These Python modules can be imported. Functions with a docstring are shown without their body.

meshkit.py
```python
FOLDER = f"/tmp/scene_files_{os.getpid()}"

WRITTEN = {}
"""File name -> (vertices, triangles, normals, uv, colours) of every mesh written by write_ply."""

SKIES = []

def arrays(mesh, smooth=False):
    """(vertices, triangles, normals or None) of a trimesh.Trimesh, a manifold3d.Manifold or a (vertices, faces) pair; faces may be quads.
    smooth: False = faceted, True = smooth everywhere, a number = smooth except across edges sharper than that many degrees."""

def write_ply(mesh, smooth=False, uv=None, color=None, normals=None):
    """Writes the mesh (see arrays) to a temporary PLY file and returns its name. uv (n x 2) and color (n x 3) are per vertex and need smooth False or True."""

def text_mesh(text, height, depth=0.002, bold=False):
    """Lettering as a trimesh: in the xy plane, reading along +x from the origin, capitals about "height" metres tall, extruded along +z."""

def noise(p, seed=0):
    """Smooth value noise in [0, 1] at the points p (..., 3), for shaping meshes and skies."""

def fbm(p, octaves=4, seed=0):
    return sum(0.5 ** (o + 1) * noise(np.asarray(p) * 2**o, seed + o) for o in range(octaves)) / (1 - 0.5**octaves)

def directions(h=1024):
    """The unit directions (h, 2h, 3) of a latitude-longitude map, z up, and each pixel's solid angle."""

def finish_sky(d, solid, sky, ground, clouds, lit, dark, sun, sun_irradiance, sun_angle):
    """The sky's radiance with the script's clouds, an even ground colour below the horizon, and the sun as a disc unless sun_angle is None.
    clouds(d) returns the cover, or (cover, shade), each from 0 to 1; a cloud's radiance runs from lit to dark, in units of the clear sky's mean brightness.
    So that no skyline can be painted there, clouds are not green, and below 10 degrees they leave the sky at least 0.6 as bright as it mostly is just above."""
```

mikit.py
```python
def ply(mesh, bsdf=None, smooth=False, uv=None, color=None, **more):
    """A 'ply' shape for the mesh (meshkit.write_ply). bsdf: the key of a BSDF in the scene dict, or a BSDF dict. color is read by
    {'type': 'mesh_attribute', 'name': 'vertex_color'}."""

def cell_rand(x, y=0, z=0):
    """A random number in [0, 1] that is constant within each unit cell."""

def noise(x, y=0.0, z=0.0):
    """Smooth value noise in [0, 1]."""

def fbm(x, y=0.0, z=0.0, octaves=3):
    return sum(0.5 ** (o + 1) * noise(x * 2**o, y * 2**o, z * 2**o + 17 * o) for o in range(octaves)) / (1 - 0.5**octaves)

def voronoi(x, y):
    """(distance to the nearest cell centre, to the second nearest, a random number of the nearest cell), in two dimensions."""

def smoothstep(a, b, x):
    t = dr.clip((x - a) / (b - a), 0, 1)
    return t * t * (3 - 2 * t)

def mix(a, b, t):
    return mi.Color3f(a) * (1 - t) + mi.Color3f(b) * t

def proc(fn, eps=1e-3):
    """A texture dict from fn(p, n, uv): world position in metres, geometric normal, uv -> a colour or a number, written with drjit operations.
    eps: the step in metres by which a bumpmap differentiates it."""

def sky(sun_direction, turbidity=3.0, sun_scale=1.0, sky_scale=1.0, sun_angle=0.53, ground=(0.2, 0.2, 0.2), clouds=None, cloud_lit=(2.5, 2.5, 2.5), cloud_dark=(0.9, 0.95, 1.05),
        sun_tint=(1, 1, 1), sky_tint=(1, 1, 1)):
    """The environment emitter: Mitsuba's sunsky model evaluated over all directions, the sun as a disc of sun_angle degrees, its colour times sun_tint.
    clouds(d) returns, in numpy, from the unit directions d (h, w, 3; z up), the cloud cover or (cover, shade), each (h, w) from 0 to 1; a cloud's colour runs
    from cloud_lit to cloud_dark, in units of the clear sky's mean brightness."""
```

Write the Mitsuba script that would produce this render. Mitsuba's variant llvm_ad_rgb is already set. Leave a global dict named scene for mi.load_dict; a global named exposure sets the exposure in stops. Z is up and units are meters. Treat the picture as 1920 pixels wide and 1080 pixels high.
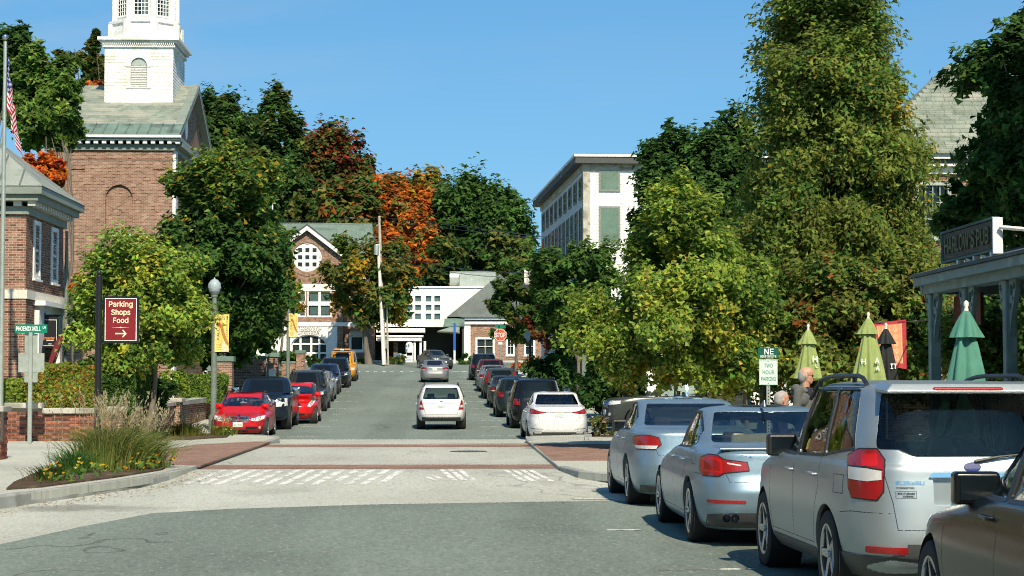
import math, numpy as np, trimesh, shapely, drjit as dr, mitsuba as mi, mikit, meshkit
import manifold3d as m3
from shapely import Polygon, Point, LineString, box as sbox
from mikit import noise, fbm, voronoi, cell_rand, smoothstep, mix, proc

T = mi.ScalarTransform4f
scene, labels = {}, {}

# ---------------------------------------------------------------- camera, sky, exposure
FPX = 3600.0                       # focal length in pixels of the 1920 x 1080 photograph
CAM = np.array([0.0, 0.0, 1.69])   # seated in a tall vehicle in the right-hand lane; +y runs along the street
YAW, PITCH = math.radians(1.75), math.radians(2.8)
FWD = np.array([math.sin(YAW) * math.cos(PITCH), math.cos(YAW) * math.cos(PITCH), math.sin(PITCH)])
RGT = np.array([math.cos(YAW), -math.sin(YAW), 0.0])
UPV = np.cross(RGT, FWD)
scene['camera'] = {'type': 'perspective', 'fov': 2 * math.degrees(math.atan(960 / FPX)), 'fov_axis': 'x', 'near_clip': 0.2, 'far_clip': 3000.0,
                   'to_world': T().look_at(origin=CAM.tolist(), target=(CAM + FWD).tolist(), up=[0, 0, 1])}
SUN_AZ, SUN_EL = math.radians(11.0), math.radians(42.0)   # behind the camera, to its right
SUN = [math.sin(SUN_AZ) * math.cos(SUN_EL), -math.cos(SUN_AZ) * math.cos(SUN_EL), math.sin(SUN_EL)]


def wisps(d):
    d = np.asarray(d)
    q = np.stack([d[..., 0] * 7 + d[..., 2] * 9, d[..., 1] * 3, d[..., 2] * 42 - d[..., 0] * 6], -1)
    n = meshkit.fbm(q, 5, 7)
    m = meshkit.fbm(d * 2.6, 3, 4)
    haze = .30 * np.exp(-np.maximum(d[..., 2], 0) / .13)        # the air pales towards the horizon all round
    return np.clip(haze + np.clip((n - .48) * 2.2, 0, 1) * np.clip((m - .30) * 3, 0, 1) * .42, 0, 1)


scene['sky'] = mikit.sky(SUN, turbidity=3.4, clouds=wisps, cloud_lit=(1.75, 2.0, 2.15), ground=(.16, .17, .14), sky_tint=(.50, .97, 1.20), sky_scale=.80, sun_tint=(.95, 1.0, 1.05))
exposure = 2.1


def ray(px, py):
    return FWD + (px - 960) / FPX * RGT - (py - 540) / FPX * UPV


def P(px, py, d):
    """The point at distance d (metres along the street) that a pixel of the photograph shows."""
    r = ray(px, py)
    return CAM + r * (d / r[1])


def X(px, d, py=700):
    return float(P(px, py, d)[0])


def Z(py, d, px=900):
    return float(P(px, py, d)[2])


# ---------------------------------------------------------------- ground heights
_GY = np.array([-40, 52, 61, 67, 71, 85, 97, 110, 127, 145, 162, 175, 190, 400.])
_GZ = np.array([0, 0, -.085, .04, .11, .38, .80, 1.25, 1.80, 2.45, 3.3, 3.7, 3.9, 4.0])
from scipy.interpolate import PchipInterpolator
_gp = PchipInterpolator(_GY, _GZ)


def G(y):
    """Street level along the street."""
    return _gp(np.clip(y, -40, 400))


_TY = np.array([-50, 31.2, 34.6, 49.6, 53.5, 300.])
_TZ = np.array([0, 0, .10, .10, 0, 0.])


def S(y):
    """Road surface with the raised crosswalk table."""
    return G(y) + np.interp(y, _TY, _TZ)


def drift(y):
    return -.014 * np.maximum(0, np.asarray(y, float) - 57)


# ---------------------------------------------------------------- naming
_used = {}


def newkey(base):
    n = _used.get(base, -1) + 1
    _used[base] = n
    return base if n == 0 else f"{base}_{n:03d}"


def thing(name, label, cat=None, group=None, kind=None):
    k = newkey(name)
    e = {}
    if label: e['label'] = label
    if cat: e['category'] = cat
    if group: e['group'] = group
    if kind: e['kind'] = kind
    labels[k] = e
    return k


def part(parent, name, mesh, mat, smooth=False, color=None, label=None, kind=None):
    k = newkey(parent + '__' + name)
    scene[k] = mikit.ply(mesh, mat, smooth=smooth, color=color)
    if label or kind:
        labels[k] = {**({'label': label} if label else {}), **({'kind': kind} if kind else {})}
    return k


def single(name, mesh, mat, label, cat=None, smooth=False, color=None, group=None, kind=None):
    k = thing(name, label, cat, group, kind)
    scene[k] = mikit.ply(mesh, mat, smooth=smooth, color=color)
    return k


# ---------------------------------------------------------------- mesh helpers
def TM(v, f):
    f = np.asarray(f, int)
    if f.shape[1] == 4:
        f = np.vstack([f[:, [0, 1, 2]], f[:, [0, 2, 3]]])
    return trimesh.Trimesh(np.asarray(v, float), f, process=False)


def cat(*ms):
    ms = [m for x in ms for m in (x if isinstance(x, (list, tuple)) else [x])]
    vs, fs, o = [], [], 0
    for m in ms:
        vs.append(np.asarray(m.vertices)); fs.append(np.asarray(m.faces) + o); o += len(m.vertices)
    return TM(np.vstack(vs), np.vstack(fs))


_BF = np.array([[0, 2, 3, 1], [4, 5, 7, 6], [0, 1, 5, 4], [2, 6, 7, 3], [0, 4, 6, 2], [1, 3, 7, 5]])


def bx(x0, x1, y0, y1, z0, z1):
    """Axis-aligned box from its limits."""
    v = np.array([[x, y, z] for z in (z0, z1) for y in (y0, y1) for x in (x0, x1)], float)
    return TM(v, _BF)


def cbx(x0, x1, y0, y1, z0, z1, c=.01):
    """The same with chamfered edges."""
    lo, hi = np.array([x0, y0, z0]), np.array([x1, y1, z1])
    c = min(c, float((hi - lo).min()) * .45)
    pts = []
    for ax in range(3):
        a, b = lo + c, hi - c
        a = a.copy(); b = b.copy(); a[ax], b[ax] = lo[ax], hi[ax]
        pts += [[p, q, r] for p in (a[0], b[0]) for q in (a[1], b[1]) for r in (a[2], b[2])]
    return mt(m3.Manifold.hull_points(np.array(pts)))


def mt(m):
    me = m.to_mesh()
    return TM(np.array(me.vert_properties[:, :3]), np.array(me.tri_verts))


def man(tm):
    return m3.Manifold(m3.Mesh(np.ascontiguousarray(tm.vertices, np.float32), np.ascontiguousarray(tm.faces, np.uint32)))


def rot(m, deg, axis=(0, 0, 1), at=(0, 0, 0)):
    m = m.copy()
    m.apply_transform(trimesh.transformations.rotation_matrix(math.radians(deg), axis, at))
    return m


def mv(m, x=0, y=0, z=0):
    m = m.copy(); m.vertices = np.asarray(m.vertices) + [x, y, z]
    return m


def tube(pts, r, n=8, cap=True):
    """A tube along a polyline, radius given per point or once."""
    p = np.asarray(pts, float)
    r = np.broadcast_to(np.asarray(r, float), (len(p),))
    t = np.gradient(p, axis=0); t /= np.linalg.norm(t, axis=1, keepdims=True) + 1e-12
    ref = np.array([0, 0, 1.0]) if np.abs(t[:, 2]).mean() < .9 else np.array([1.0, 0, 0])
    a = np.cross(t, ref); a /= np.linalg.norm(a, axis=1, keepdims=True) + 1e-12
    b = np.cross(t, a)
    ang = np.arange(n) * 2 * np.pi / n
    v = p[:, None] + r[:, None, None] * (np.cos(ang)[None, :, None] * a[:, None] + np.sin(ang)[None, :, None] * b[:, None])
    i, j = np.meshgrid(np.arange(len(p) - 1), np.arange(n), indexing='ij')
    q = np.stack([i * n + j, i * n + (j + 1) % n, (i + 1) * n + (j + 1) % n, (i + 1) * n + j], -1).reshape(-1, 4)
    v = v.reshape(-1, 3)
    f = np.vstack([q[:, [0, 2, 1]], q[:, [0, 3, 2]]])
    if cap:
        c0, c1 = len(v), len(v) + 1
        v = np.vstack([v, p[:1], p[-1:]])
        k = np.arange(n)
        f = np.vstack([f, np.stack([np.full(n, c0), k, (k + 1) % n], 1), np.stack([np.full(n, c1), (len(p) - 1) * n + (k + 1) % n, (len(p) - 1) * n + k], 1)])
        f = f[:, ::1]
    m = TM(v, f)
    if m.volume < 0: m.invert()
    return m


def lathe(prof, n=24, at=(0, 0, 0)):
    """Revolve [(r, z), ...] about z."""
    prof = np.asarray(prof, float)
    ang = np.arange(n) * 2 * np.pi / n
    v = np.stack([prof[:, None, 0] * np.cos(ang), prof[:, None, 0] * np.sin(ang), np.broadcast_to(prof[:, None, 1], (len(prof), n))], -1).reshape(-1, 3)
    i, j = np.meshgrid(np.arange(len(prof) - 1), np.arange(n), indexing='ij')
    q = np.stack([i * n + j, i * n + (j + 1) % n, (i + 1) * n + (j + 1) % n, (i + 1) * n + j], -1).reshape(-1, 4)
    return mv(TM(v, q), *at)


def prism(poly, h):
    """Extrude a shapely polygon along +z."""
    polys = getattr(poly, 'geoms', [poly])
    return cat([trimesh.creation.extrude_polygon(g, h, engine='earcut') for g in polys if g.area > 1e-9])


def wallprism(poly, axis, at, depth):
    """A polygon drawn on an upright wall: (u, z) with u = x (axis 'x', facing -y) or y (axis 'y', facing +-x), depth grows along +y or +x."""
    m = prism(poly, depth)
    v = np.asarray(m.vertices)
    if axis == 'x':
        m.vertices = np.stack([v[:, 0], at + v[:, 2], v[:, 1]], 1); m.invert()
    else:
        m.vertices = np.stack([at + v[:, 2], v[:, 0], v[:, 1]], 1)
    return m


def loft(rings, close=True, caps=True):
    """Join equally long rings of points."""
    R = np.asarray(rings, float); m, n = R.shape[:2]
    v = R.reshape(-1, 3)
    i, j = np.meshgrid(np.arange(m - 1), np.arange(n if close else n - 1), indexing='ij')
    q = np.stack([i * n + j, i * n + (j + 1) % n, (i + 1) * n + (j + 1) % n, (i + 1) * n + j], -1).reshape(-1, 4)
    f = np.vstack([q[:, [0, 1, 2]], q[:, [0, 2, 3]]])
    if caps:
        c0, c1 = len(v), len(v) + 1
        v = np.vstack([v, R[0].mean(0, keepdims=True), R[-1].mean(0, keepdims=True)])
        k = np.arange(n)
        f = np.vstack([f, np.stack([np.full(n, c0), (k + 1) % n, k], 1), np.stack([np.full(n, c1), (m - 1) * n + k, (m - 1) * n + (k + 1) % n], 1)])
    t = TM(v, f)
    if t.volume < 0: t.invert()
    return t


def strip(xy_left, xy_right, zf, dz=0.0):
    """A ground sheet between two plan polylines of equal length."""
    l, r = np.asarray(xy_left, float), np.asarray(xy_right, float)
    n = len(l)
    v = np.vstack([np.c_[l, zf(l[:, 1]) + dz], np.c_[r, zf(r[:, 1]) + dz]])
    k = np.arange(n - 1)
    return TM(v, np.stack([k, n + k, n + k + 1, k + 1], 1))


def sheet(poly, zf, dz=0.0, step=2.0, skirt=0.0):
    """A ground sheet (with optional side skirt) over a plan polygon, following zf(y)."""
    out_v, out_f, o = [], [], 0
    x0, y0, x1, y1 = poly.bounds
    ys = np.unique(np.r_[np.arange(math.floor(y0 / step) * step, y1 + step, step), [31.2, 34.6, 49.6, 53.5]])
    for a, b in zip(ys[:-1], ys[1:]):
        if b < y0 or a > y1: continue
        g = poly.intersection(sbox(x0 - 1, a, x1 + 1, b))
        for q in getattr(g, 'geoms', [g]):
            if q.geom_type != 'Polygon' or q.area < 1e-7: continue
            v, f = trimesh.creation.triangulate_polygon(q, engine='earcut')
            v = np.c_[v, zf(v[:, 1]) + dz]
            m = TM(v, f)
            if m.face_normals[:, 2].mean() < 0: m.invert()
            out_v.append(np.asarray(m.vertices)); out_f.append(np.asarray(m.faces) + o); o += len(v)
    if skirt:
        for ring in [poly.exterior, *poly.interiors]:
            c = np.asarray(ring.segmentize(step).coords)[:, :2]
            n = len(c)
            z = zf(c[:, 1]) + dz
            v = np.vstack([np.c_[c, z], np.c_[c, z - skirt]])
            k = np.arange(n - 1)
            ccw = ring.is_ccw
            q = np.stack([k, k + 1, n + k + 1, n + k], 1)
            q = q[:, ::-1] if ccw else q
            out_v.append(v); out_f.append(np.vstack([q[:, [0, 1, 2]], q[:, [0, 2, 3]]]) + o); o += len(v)
    return TM(np.vstack(out_v), np.vstack(out_f))


def hullballs(balls, n=12):
    """Hull of spheres [(x, y, z, r), ...] as a Manifold."""
    return m3.Manifold.batch_hull([m3.Manifold.sphere(b[3], n).translate(b[:3]) for b in balls])


def text(s, h, depth=.004, bold=False):
    return meshkit.text_mesh(s, h, depth, bold)


def text_c(s, h, width=None, depth=.004, bold=False):
    """Lettering centred on the origin, squeezed to a width if given; reads along +x in the xz plane, facing -y."""
    m = text(s, h, depth, bold)
    v = np.array(m.vertices)
    x0, x1 = v[:, 0].min(), v[:, 0].max()
    v[:, 0] -= (x0 + x1) / 2
    if width: v[:, 0] *= width / (x1 - x0)
    v[:, 1] -= h / 2
    return TM(np.stack([v[:, 0], -v[:, 2], v[:, 1]], 1), m.faces)
# ---------------------------------------------------------------- materials
def C(*c):
    return {'type': 'rgb', 'value': [float(x) for x in c]}


def mat(name, color, rough=.6, metal=0.0, two=True, **k):
    b = {'type': 'principled', 'base_color': C(*color) if isinstance(color, tuple) else color, 'roughness': rough, 'metallic': metal, **k}
    scene['m_' + name] = {'type': 'twosided', 'bsdf': b} if two else b


def diff(name, color, two=True):
    b = {'type': 'diffuse', 'reflectance': C(*color) if isinstance(color, tuple) else color}
    scene['m_' + name] = {'type': 'twosided', 'bsdf': b} if two else b


def paint(name, color, metal=0.0, rough=.35):
    # lacquer over colour; metallic paints have flakes below the lacquer
    lac = {'type': 'roughplastic', 'diffuse_reflectance': C(*(np.array(color) * (.42 if metal else 1))), 'alpha': .045, 'distribution': 'ggx', 'int_ior': 1.5, 'nonlinear': False}
    if metal:
        lac = {'type': 'blendbsdf', 'weight': .5, 'a': {'type': 'principled', 'base_color': C(*color), 'metallic': metal, 'roughness': rough, 'specular': .5}, 'b': lac}
    scene['m_paint_' + name] = {'type': 'twosided', 'bsdf': lac}


def tone(p, s=1.0, o=3):
    return fbm(p.x * s, p.y * s, p.z * s, o)


def brickfn(dark, mid, light, mortar, bw=.215, bh=.072, mo=.011):
    def fn(p, n, uv):
        u = dr.select(dr.abs(n.x) > dr.abs(n.y), p.y, p.x)
        row = dr.floor(p.z / bh)
        uu = u / bw + .5 * (row - 2 * dr.floor(row / 2))
        col = dr.floor(uu)
        r = cell_rand(col, row, 5)
        base = mix(dark, mid, smoothstep(.0, .45, r))
        base = mix(base, light, smoothstep(.75, 1.0, r))
        base = base * (.82 + .36 * fbm(u * 3, p.z * 3, p.x + p.y, 2)) * (.85 + .3 * noise(u * .35, p.z * .35))
        fx, fz = (uu - col) * bw, p.z - row * bh
        m = dr.select((fx < mo) | (fz < mo), 1.0, 0.0)
        return mix(base, mi.Color3f(mortar) * (.85 + .3 * noise(u * 5, p.z * 5)), m)
    return proc(fn)


diff('brick_red', brickfn((.13, .06, .04), (.245, .128, .088), (.35, .215, .15), (.50, .44, .36)))
diff('brick_pale', brickfn((.16, .08, .052), (.265, .152, .108), (.36, .24, .175), (.48, .41, .33)))
diff('brick_shade', brickfn((.05, .026, .02), (.085, .045, .034), (.12, .07, .05), (.13, .115, .10)))  # darker copy of the brick: deep shade of the pub wall put into the colour


def stain(c, amt=.25, s=.6, c2=None, s2=9.0):
    def fn(p, n, uv):
        a = fbm(p.x * s, p.y * s, p.z * s, 4)
        b = noise(p.x * s2, p.y * s2, p.z * s2)
        base = mi.Color3f(c) * (1 - amt + 2 * amt * a) * (.92 + .16 * b)
        if c2 is not None:
            base = mix(base, c2, smoothstep(.52, .72, fbm(p.x * s * 1.7 + 9, p.y * s * 1.7, p.z * s * 1.7, 4)))
        return base
    return proc(fn)


def asphalt(p, n, uv):
    big = fbm(p.x * .35, p.y * .16, 0, 4)
    fine = noise(p.x * 55, p.y * 28, 3)
    grit = noise(p.x * 26, p.y * 9, 8)
    spk = smoothstep(.80, .95, noise(p.x * 40 + 11, p.y * 14, 1))
    wear = smoothstep(.3, .8, noise(p.x * .9 + 4, p.y * .03, 2))
    base = mi.Color3f(.205, .25, .222) * (.80 + .26 * big) * (.76 + .26 * fine + .22 * grit) * (.93 + .14 * wear)
    crack = dr.abs(fbm(p.x * .5 + 3, p.y * .22, 7, 4) - .5)
    base = base * (1 - .42 * (1 - smoothstep(.0, .008, crack)) * smoothstep(.45, .55, noise(p.x * .2, p.y * .1, 9)))
    base = base * (1 - .13 * smoothstep(.55, .75, fbm(p.x * .8 + 31, p.y * .22, 5, 4)))
    return mix(base, (.32, .33, .30), spk * .75)


def concrete(p, n, uv):
    big = fbm(p.x * .5, p.y * .25, 1, 4)
    lane = noise(p.x * 1.1 + 2, p.y * .05, 5)
    fine = noise(p.x * 40, p.y * 18, 2)
    spk = smoothstep(.78, .95, noise(p.x * 25, p.y * 9, 4))
    base = mi.Color3f(.45, .47, .41) * (.80 + .4 * big) * (.86 + .28 * fine) * (.93 + .14 * lane)
    base = mix(base, (.20, .20, .17), spk * .35)
    oil = smoothstep(.62, .80, fbm(p.x * 1.3 + 20, p.y * .5, 6, 4))
    crack = dr.abs(fbm(p.x * .33 + 13, p.y * .2, 17, 4) - .5)
    base = base * (1 - .35 * (1 - smoothstep(.0, .005, crack)))
    dirt = dr.sqrt(dr.square((p.x + 5.0) / 1.3) + dr.square((p.y - 26.0) / .9)) + 1.1 * (fbm(p.x * 2.5, p.y * 1.5, 3, 4) - .5)
    base = base * (1 - .38 * (1 - smoothstep(.35, 1.0, dirt)))
    return mix(base, (.24, .235, .2), oil * .25)


def slab(p, n, uv):
    j = dr.minimum(dr.abs(p.y / 1.6 - dr.round(p.y / 1.6)) * 1.6, 9.0)
    big = fbm(p.x * .7, p.y * .4, 3, 4)
    fine = noise(p.x * 30, p.y * 14, 4)
    base = mi.Color3f(.46, .475, .41) * (.82 + .36 * big) * (.9 + .2 * fine)
    return base * (1 - .4 * (1 - smoothstep(.0, .018, j)))


def paver(p, n, uv):
    row = dr.floor(p.y / .11)
    uu = p.x / .215 + .5 * (row - 2 * dr.floor(row / 2))
    r = cell_rand(dr.floor(uu), row, 2)
    base = mix((.235, .145, .115), (.335, .215, .17), r) * (.85 + .3 * noise(p.x * 2, p.y * 2))
    m = dr.select((uu - dr.floor(uu) < .05) | (p.y / .11 - row < .1), 1.0, 0.0)
    return mix(base, (.26, .2, .16), m)


def worn_white(p, n, uv):
    w = fbm(p.x * 6, p.y * 3, 2, 4)
    fine = noise(p.x * 50, p.y * 20, 3)
    return mix((.74, .75, .72), (.45, .46, .41), smoothstep(.44, .63, w * .7 + fine * .3))


def line_white(p, n, uv):
    w = fbm(p.x * 6, p.y * 3, 2, 4)
    return mix((.70, .72, .66), (.20, .215, .19), smoothstep(.48, .66, w))


diff('asphalt', proc(asphalt)); diff('concrete', proc(concrete)); diff('slab', proc(slab)); diff('paver', proc(paver))
diff('worn_white', proc(worn_white)); diff('line_white', proc(line_white))
diff('granite', stain((.34, .36, .34), .35, 1.6, (.24, .25, .22), 30))
diff('stone_cap', stain((.44, .43, .38), .3, 1.2, (.28, .28, .23), 22))
diff('earth', stain((.10, .075, .055), .4, 2.0, (.16, .12, .09), 20))
diff('grassland', stain((.075, .10, .03), .4, .2, (.12, .11, .05), 3))
diff('brick_face', proc(lambda p, n, uv: mix((.11, .05, .04), (.36, .145, .09), cell_rand(dr.floor(p.x / .225 + .001), dr.floor(p.y / .225), dr.floor(p.z / .076))) * (.8 + .4 * noise(p.x * 14, p.y * 14, p.z * 14))))
diff('mortar', stain((.36, .33, .28), .25, 2.0))


def slate(p, n, uv):
    u = dr.select(dr.abs(n.x) > dr.abs(n.y), p.y, p.x)
    row = dr.floor(p.z / .14)
    c = cell_rand(dr.floor(u / .3 + .5 * row), row, 3)
    base = mix((.18, .22, .18), (.285, .32, .27), c) * (.75 + .5 * fbm(u * .8, p.z * 1.2, 4, 4))
    base = mix(base, (.38, .37, .31), smoothstep(.5, .75, fbm(u * .5 + 3, p.z * 5, 8, 4)) * .7)
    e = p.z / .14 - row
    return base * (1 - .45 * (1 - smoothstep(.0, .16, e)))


diff('slate', proc(slate))
diff('copper_green', stain((.16, .235, .205), .3, .8, (.11, .15, .14), 6))
diff('roof_post', stain((.27, .30, .275), .25, .8, (.20, .24, .21), 5))
diff('roof_green', stain((.165, .225, .19), .2, .5, (.13, .18, .15), 9))
diff('roof_grey', stain((.155, .175, .165), .2, .5, (.12, .135, .13), 8))
diff('white_wall', stain((.80, .80, .78), .06, .7))
diff('white_old', stain((.78, .79, .76), .10, .8, (.62, .64, .56), 8))
mat('white_trim', (.80, .80, .78), .5)
mat('cream', stain((.72, .72, .66), .08, .6), .6)
mat('limestone', stain((.62, .60, .52), .15, .8), .7)
mat('green_trim', stain((.20, .235, .20), .2, 1.0), .6)
mat('dark_trim', (.06, .065, .06), .55)
mat('shutter', stain((.10, .18, .135), .25, 1.2, (.13, .20, .16), 7), .55)
mat('weathered', stain((.45, .43, .35), .3, 2.0, (.25, .23, .18), 12), .7)
mat('post_green', stain((.145, .185, .155), .2, 3.0), .5)
mat('porch_green', stain((.17, .235, .205), .22, 2.5, (.24, .30, .26), 14), .6)
mat('galv', stain((.40, .45, .40), .15, 4.0), .45, .5)
mat('steel', (.55, .56, .57), .28, 1.0)
mat('chrome', (.80, .80, .80), .08, 1.0)
mat('black_metal', (.012, .013, .014), .35)
mat('black_plastic', (.018, .019, .02), .45)
mat('trim_grey', (.055, .06, .062), .5)
mat('rubber', (.016, .016, .017), .75)
mat('alloy', (.50, .51, .52), .25, .9)
mat('interior', (.035, .037, .038), .8)
mat('interior_tan', (.26, .245, .17), .8)
mat('dark_glass', (.006, .009, .010), .04, specular=.5)
mat('window_glass', (.028, .040, .042), .05, specular=.65)
mat('window_teal', (.075, .125, .125), .08, specular=.6)
mat('lamp_red', (.30, .006, .008), .10, clearcoat=1.0, specular=.6)
mat('lamp_clear', (.62, .62, .60), .12, clearcoat=1.0, specular=.8)
mat('lamp_amber', (.75, .28, .02), .15, clearcoat=1.0)
mat('plate', (.66, .74, .68), .4)
mat('plate_text', (.10, .28, .16), .5)
mat('logo_blue', (.01, .02, .13), .15, clearcoat=.5)
mat('sign_maroon', (.20, .012, .016), .35)
mat('sign_cream', (.80, .70, .48), .5)
mat('sign_green', (.0, .20, .125), .35)
mat('sign_dgreen', (.01, .10, .07), .35)
mat('sign_white', (.80, .82, .78), .4)
mat('sign_mint', (.62, .78, .70), .4)
mat('text_green', (.05, .24, .19), .5)
mat('stop_red', (.60, .10, .045), .4)
mat('sign_black', (.012, .011, .012), .4)
mat('text_gold', (.20, .165, .07), .5)
mat('text_orange', (.80, .22, .05), .5)
mat('board_green', stain((.055, .095, .075), .25, 3.0), .5)
mat('pub_board', (.010, .017, .013), .5)
mat('pub_letter', (.085, .085, .035), .5)
mat('globe', (.33, .40, .42), .10, spec_trans=0.0, clearcoat=1.0)
mat('flag_red', (.42, .035, .05), .8)
mat('flag_white', (.72, .70, .72), .8)
mat('flag_blue', (.035, .06, .22), .8)
mat('awning_maroon', (.17, .02, .03), .8)
mat('pole_wood', stain((.42, .37, .29), .25, 1.5, (.28, .24, .19), 9), .8)
mat('pole_white', stain((.72, .70, .63), .15, 1.0), .7)
diff('bark', proc(lambda p, n, uv: mix((.10, .085, .065), (.24, .215, .18), fbm(p.x * 9, p.y * 9, p.z * 2.2, 3))))
diff('twig', (.17, .13, .09))
mat('umbrella_lime', stain((.27, .345, .115), .14, 1.5), .9); mat('umbrella_teal', stain((.075, .24, .18), .12, 1.5), .9); mat('umbrella_black', (.012, .014, .013), .8)
mat('blue_sign', (.02, .10, .42), .4)
mat('rust_red', (.16, .045, .02), .7)
mat('skin', (.52, .29, .20), .5); mat('hair_grey', (.36, .35, .33), .8); mat('hoodie', stain((.10, .11, .105), .15, 9), .9)
mat('jeans', (.05, .07, .12), .9); mat('shirt_white', (.7, .7, .72), .8); mat('shirt_navy', (.02, .022, .04), .9); mat('lens_dark', (.01, .01, .01), .08)
scene['m_glass'] = {'type': 'thindielectric', 'int_ior': 1.5, 'specular_transmittance': C(.60, .66, .62), 'specular_reflectance': C(1, 1, 1)}
scene['m_glass_tint'] = {'type': 'thindielectric', 'int_ior': 1.52, 'specular_transmittance': C(.035, .045, .04), 'specular_reflectance': C(.55, .55, .55)}
VC = {'type': 'mesh_attribute', 'name': 'vertex_color'}
scene['m_leaf'] = {'type': 'principledthin', 'base_color': VC, 'roughness': .42, 'diff_trans': 1.0, 'spec_trans': 0.0, 'eta': 1.38, 'sheen': 0.0, 'spec_tint': 0.0, 'anisotropic': 0.0, 'flatness': 0.0, 'sheen_tint': 0.0}
scene['m_vc'] = {'type': 'twosided', 'bsdf': {'type': 'diffuse', 'reflectance': VC}}
# car paints
paint('ice_silver', (.52, .60, .62), .85, .38); paint('blue_silver', (.34, .49, .60), .82, .38); paint('sky_silver', (.34, .49, .60), .82, .38)
paint('black', (.006, .007, .008), 0, .14); paint('red', (.50, .012, .02)); paint('bright_red', (.62, .012, .012)); paint('white', (.80, .80, .79))
paint('pearl', (.70, .71, .72)); paint('navy', (.008, .016, .030)); paint('charcoal', (.035, .04, .04), .3); paint('slate_green', (.075, .09, .08), .4)
paint('blue', (.02, .035, .085), .3); paint('taxi', (.62, .28, .02)); paint('silver', (.46, .47, .47), .8, .34); paint('maroon', (.12, .02, .025), .3)
paint('dark_teal', (.02, .035, .035), .3)
# ---------------------------------------------------------------- ground, street, pavements
def ss(a, b, x):
    t = np.clip((np.asarray(x, float) - a) / (b - a), 0, 1)
    return t * t * (3 - 2 * t)


def terrain(x, y):
    x, y = np.asarray(x, float), np.asarray(y, float)
    h = G(y) + 17 * ss(182, 290, y) * (1 - .35 * ss(10, 80, x)) + 10 * ss(-24, -80, x) * ss(60, 150, y) + 3 * ss(30, 90, x) * ss(40, 140, y)
    return h + (meshkit.noise(np.stack([x / 25, y / 25, 0 * x], -1)) - .5) * 2.2 * ss(178, 215, y)


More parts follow.
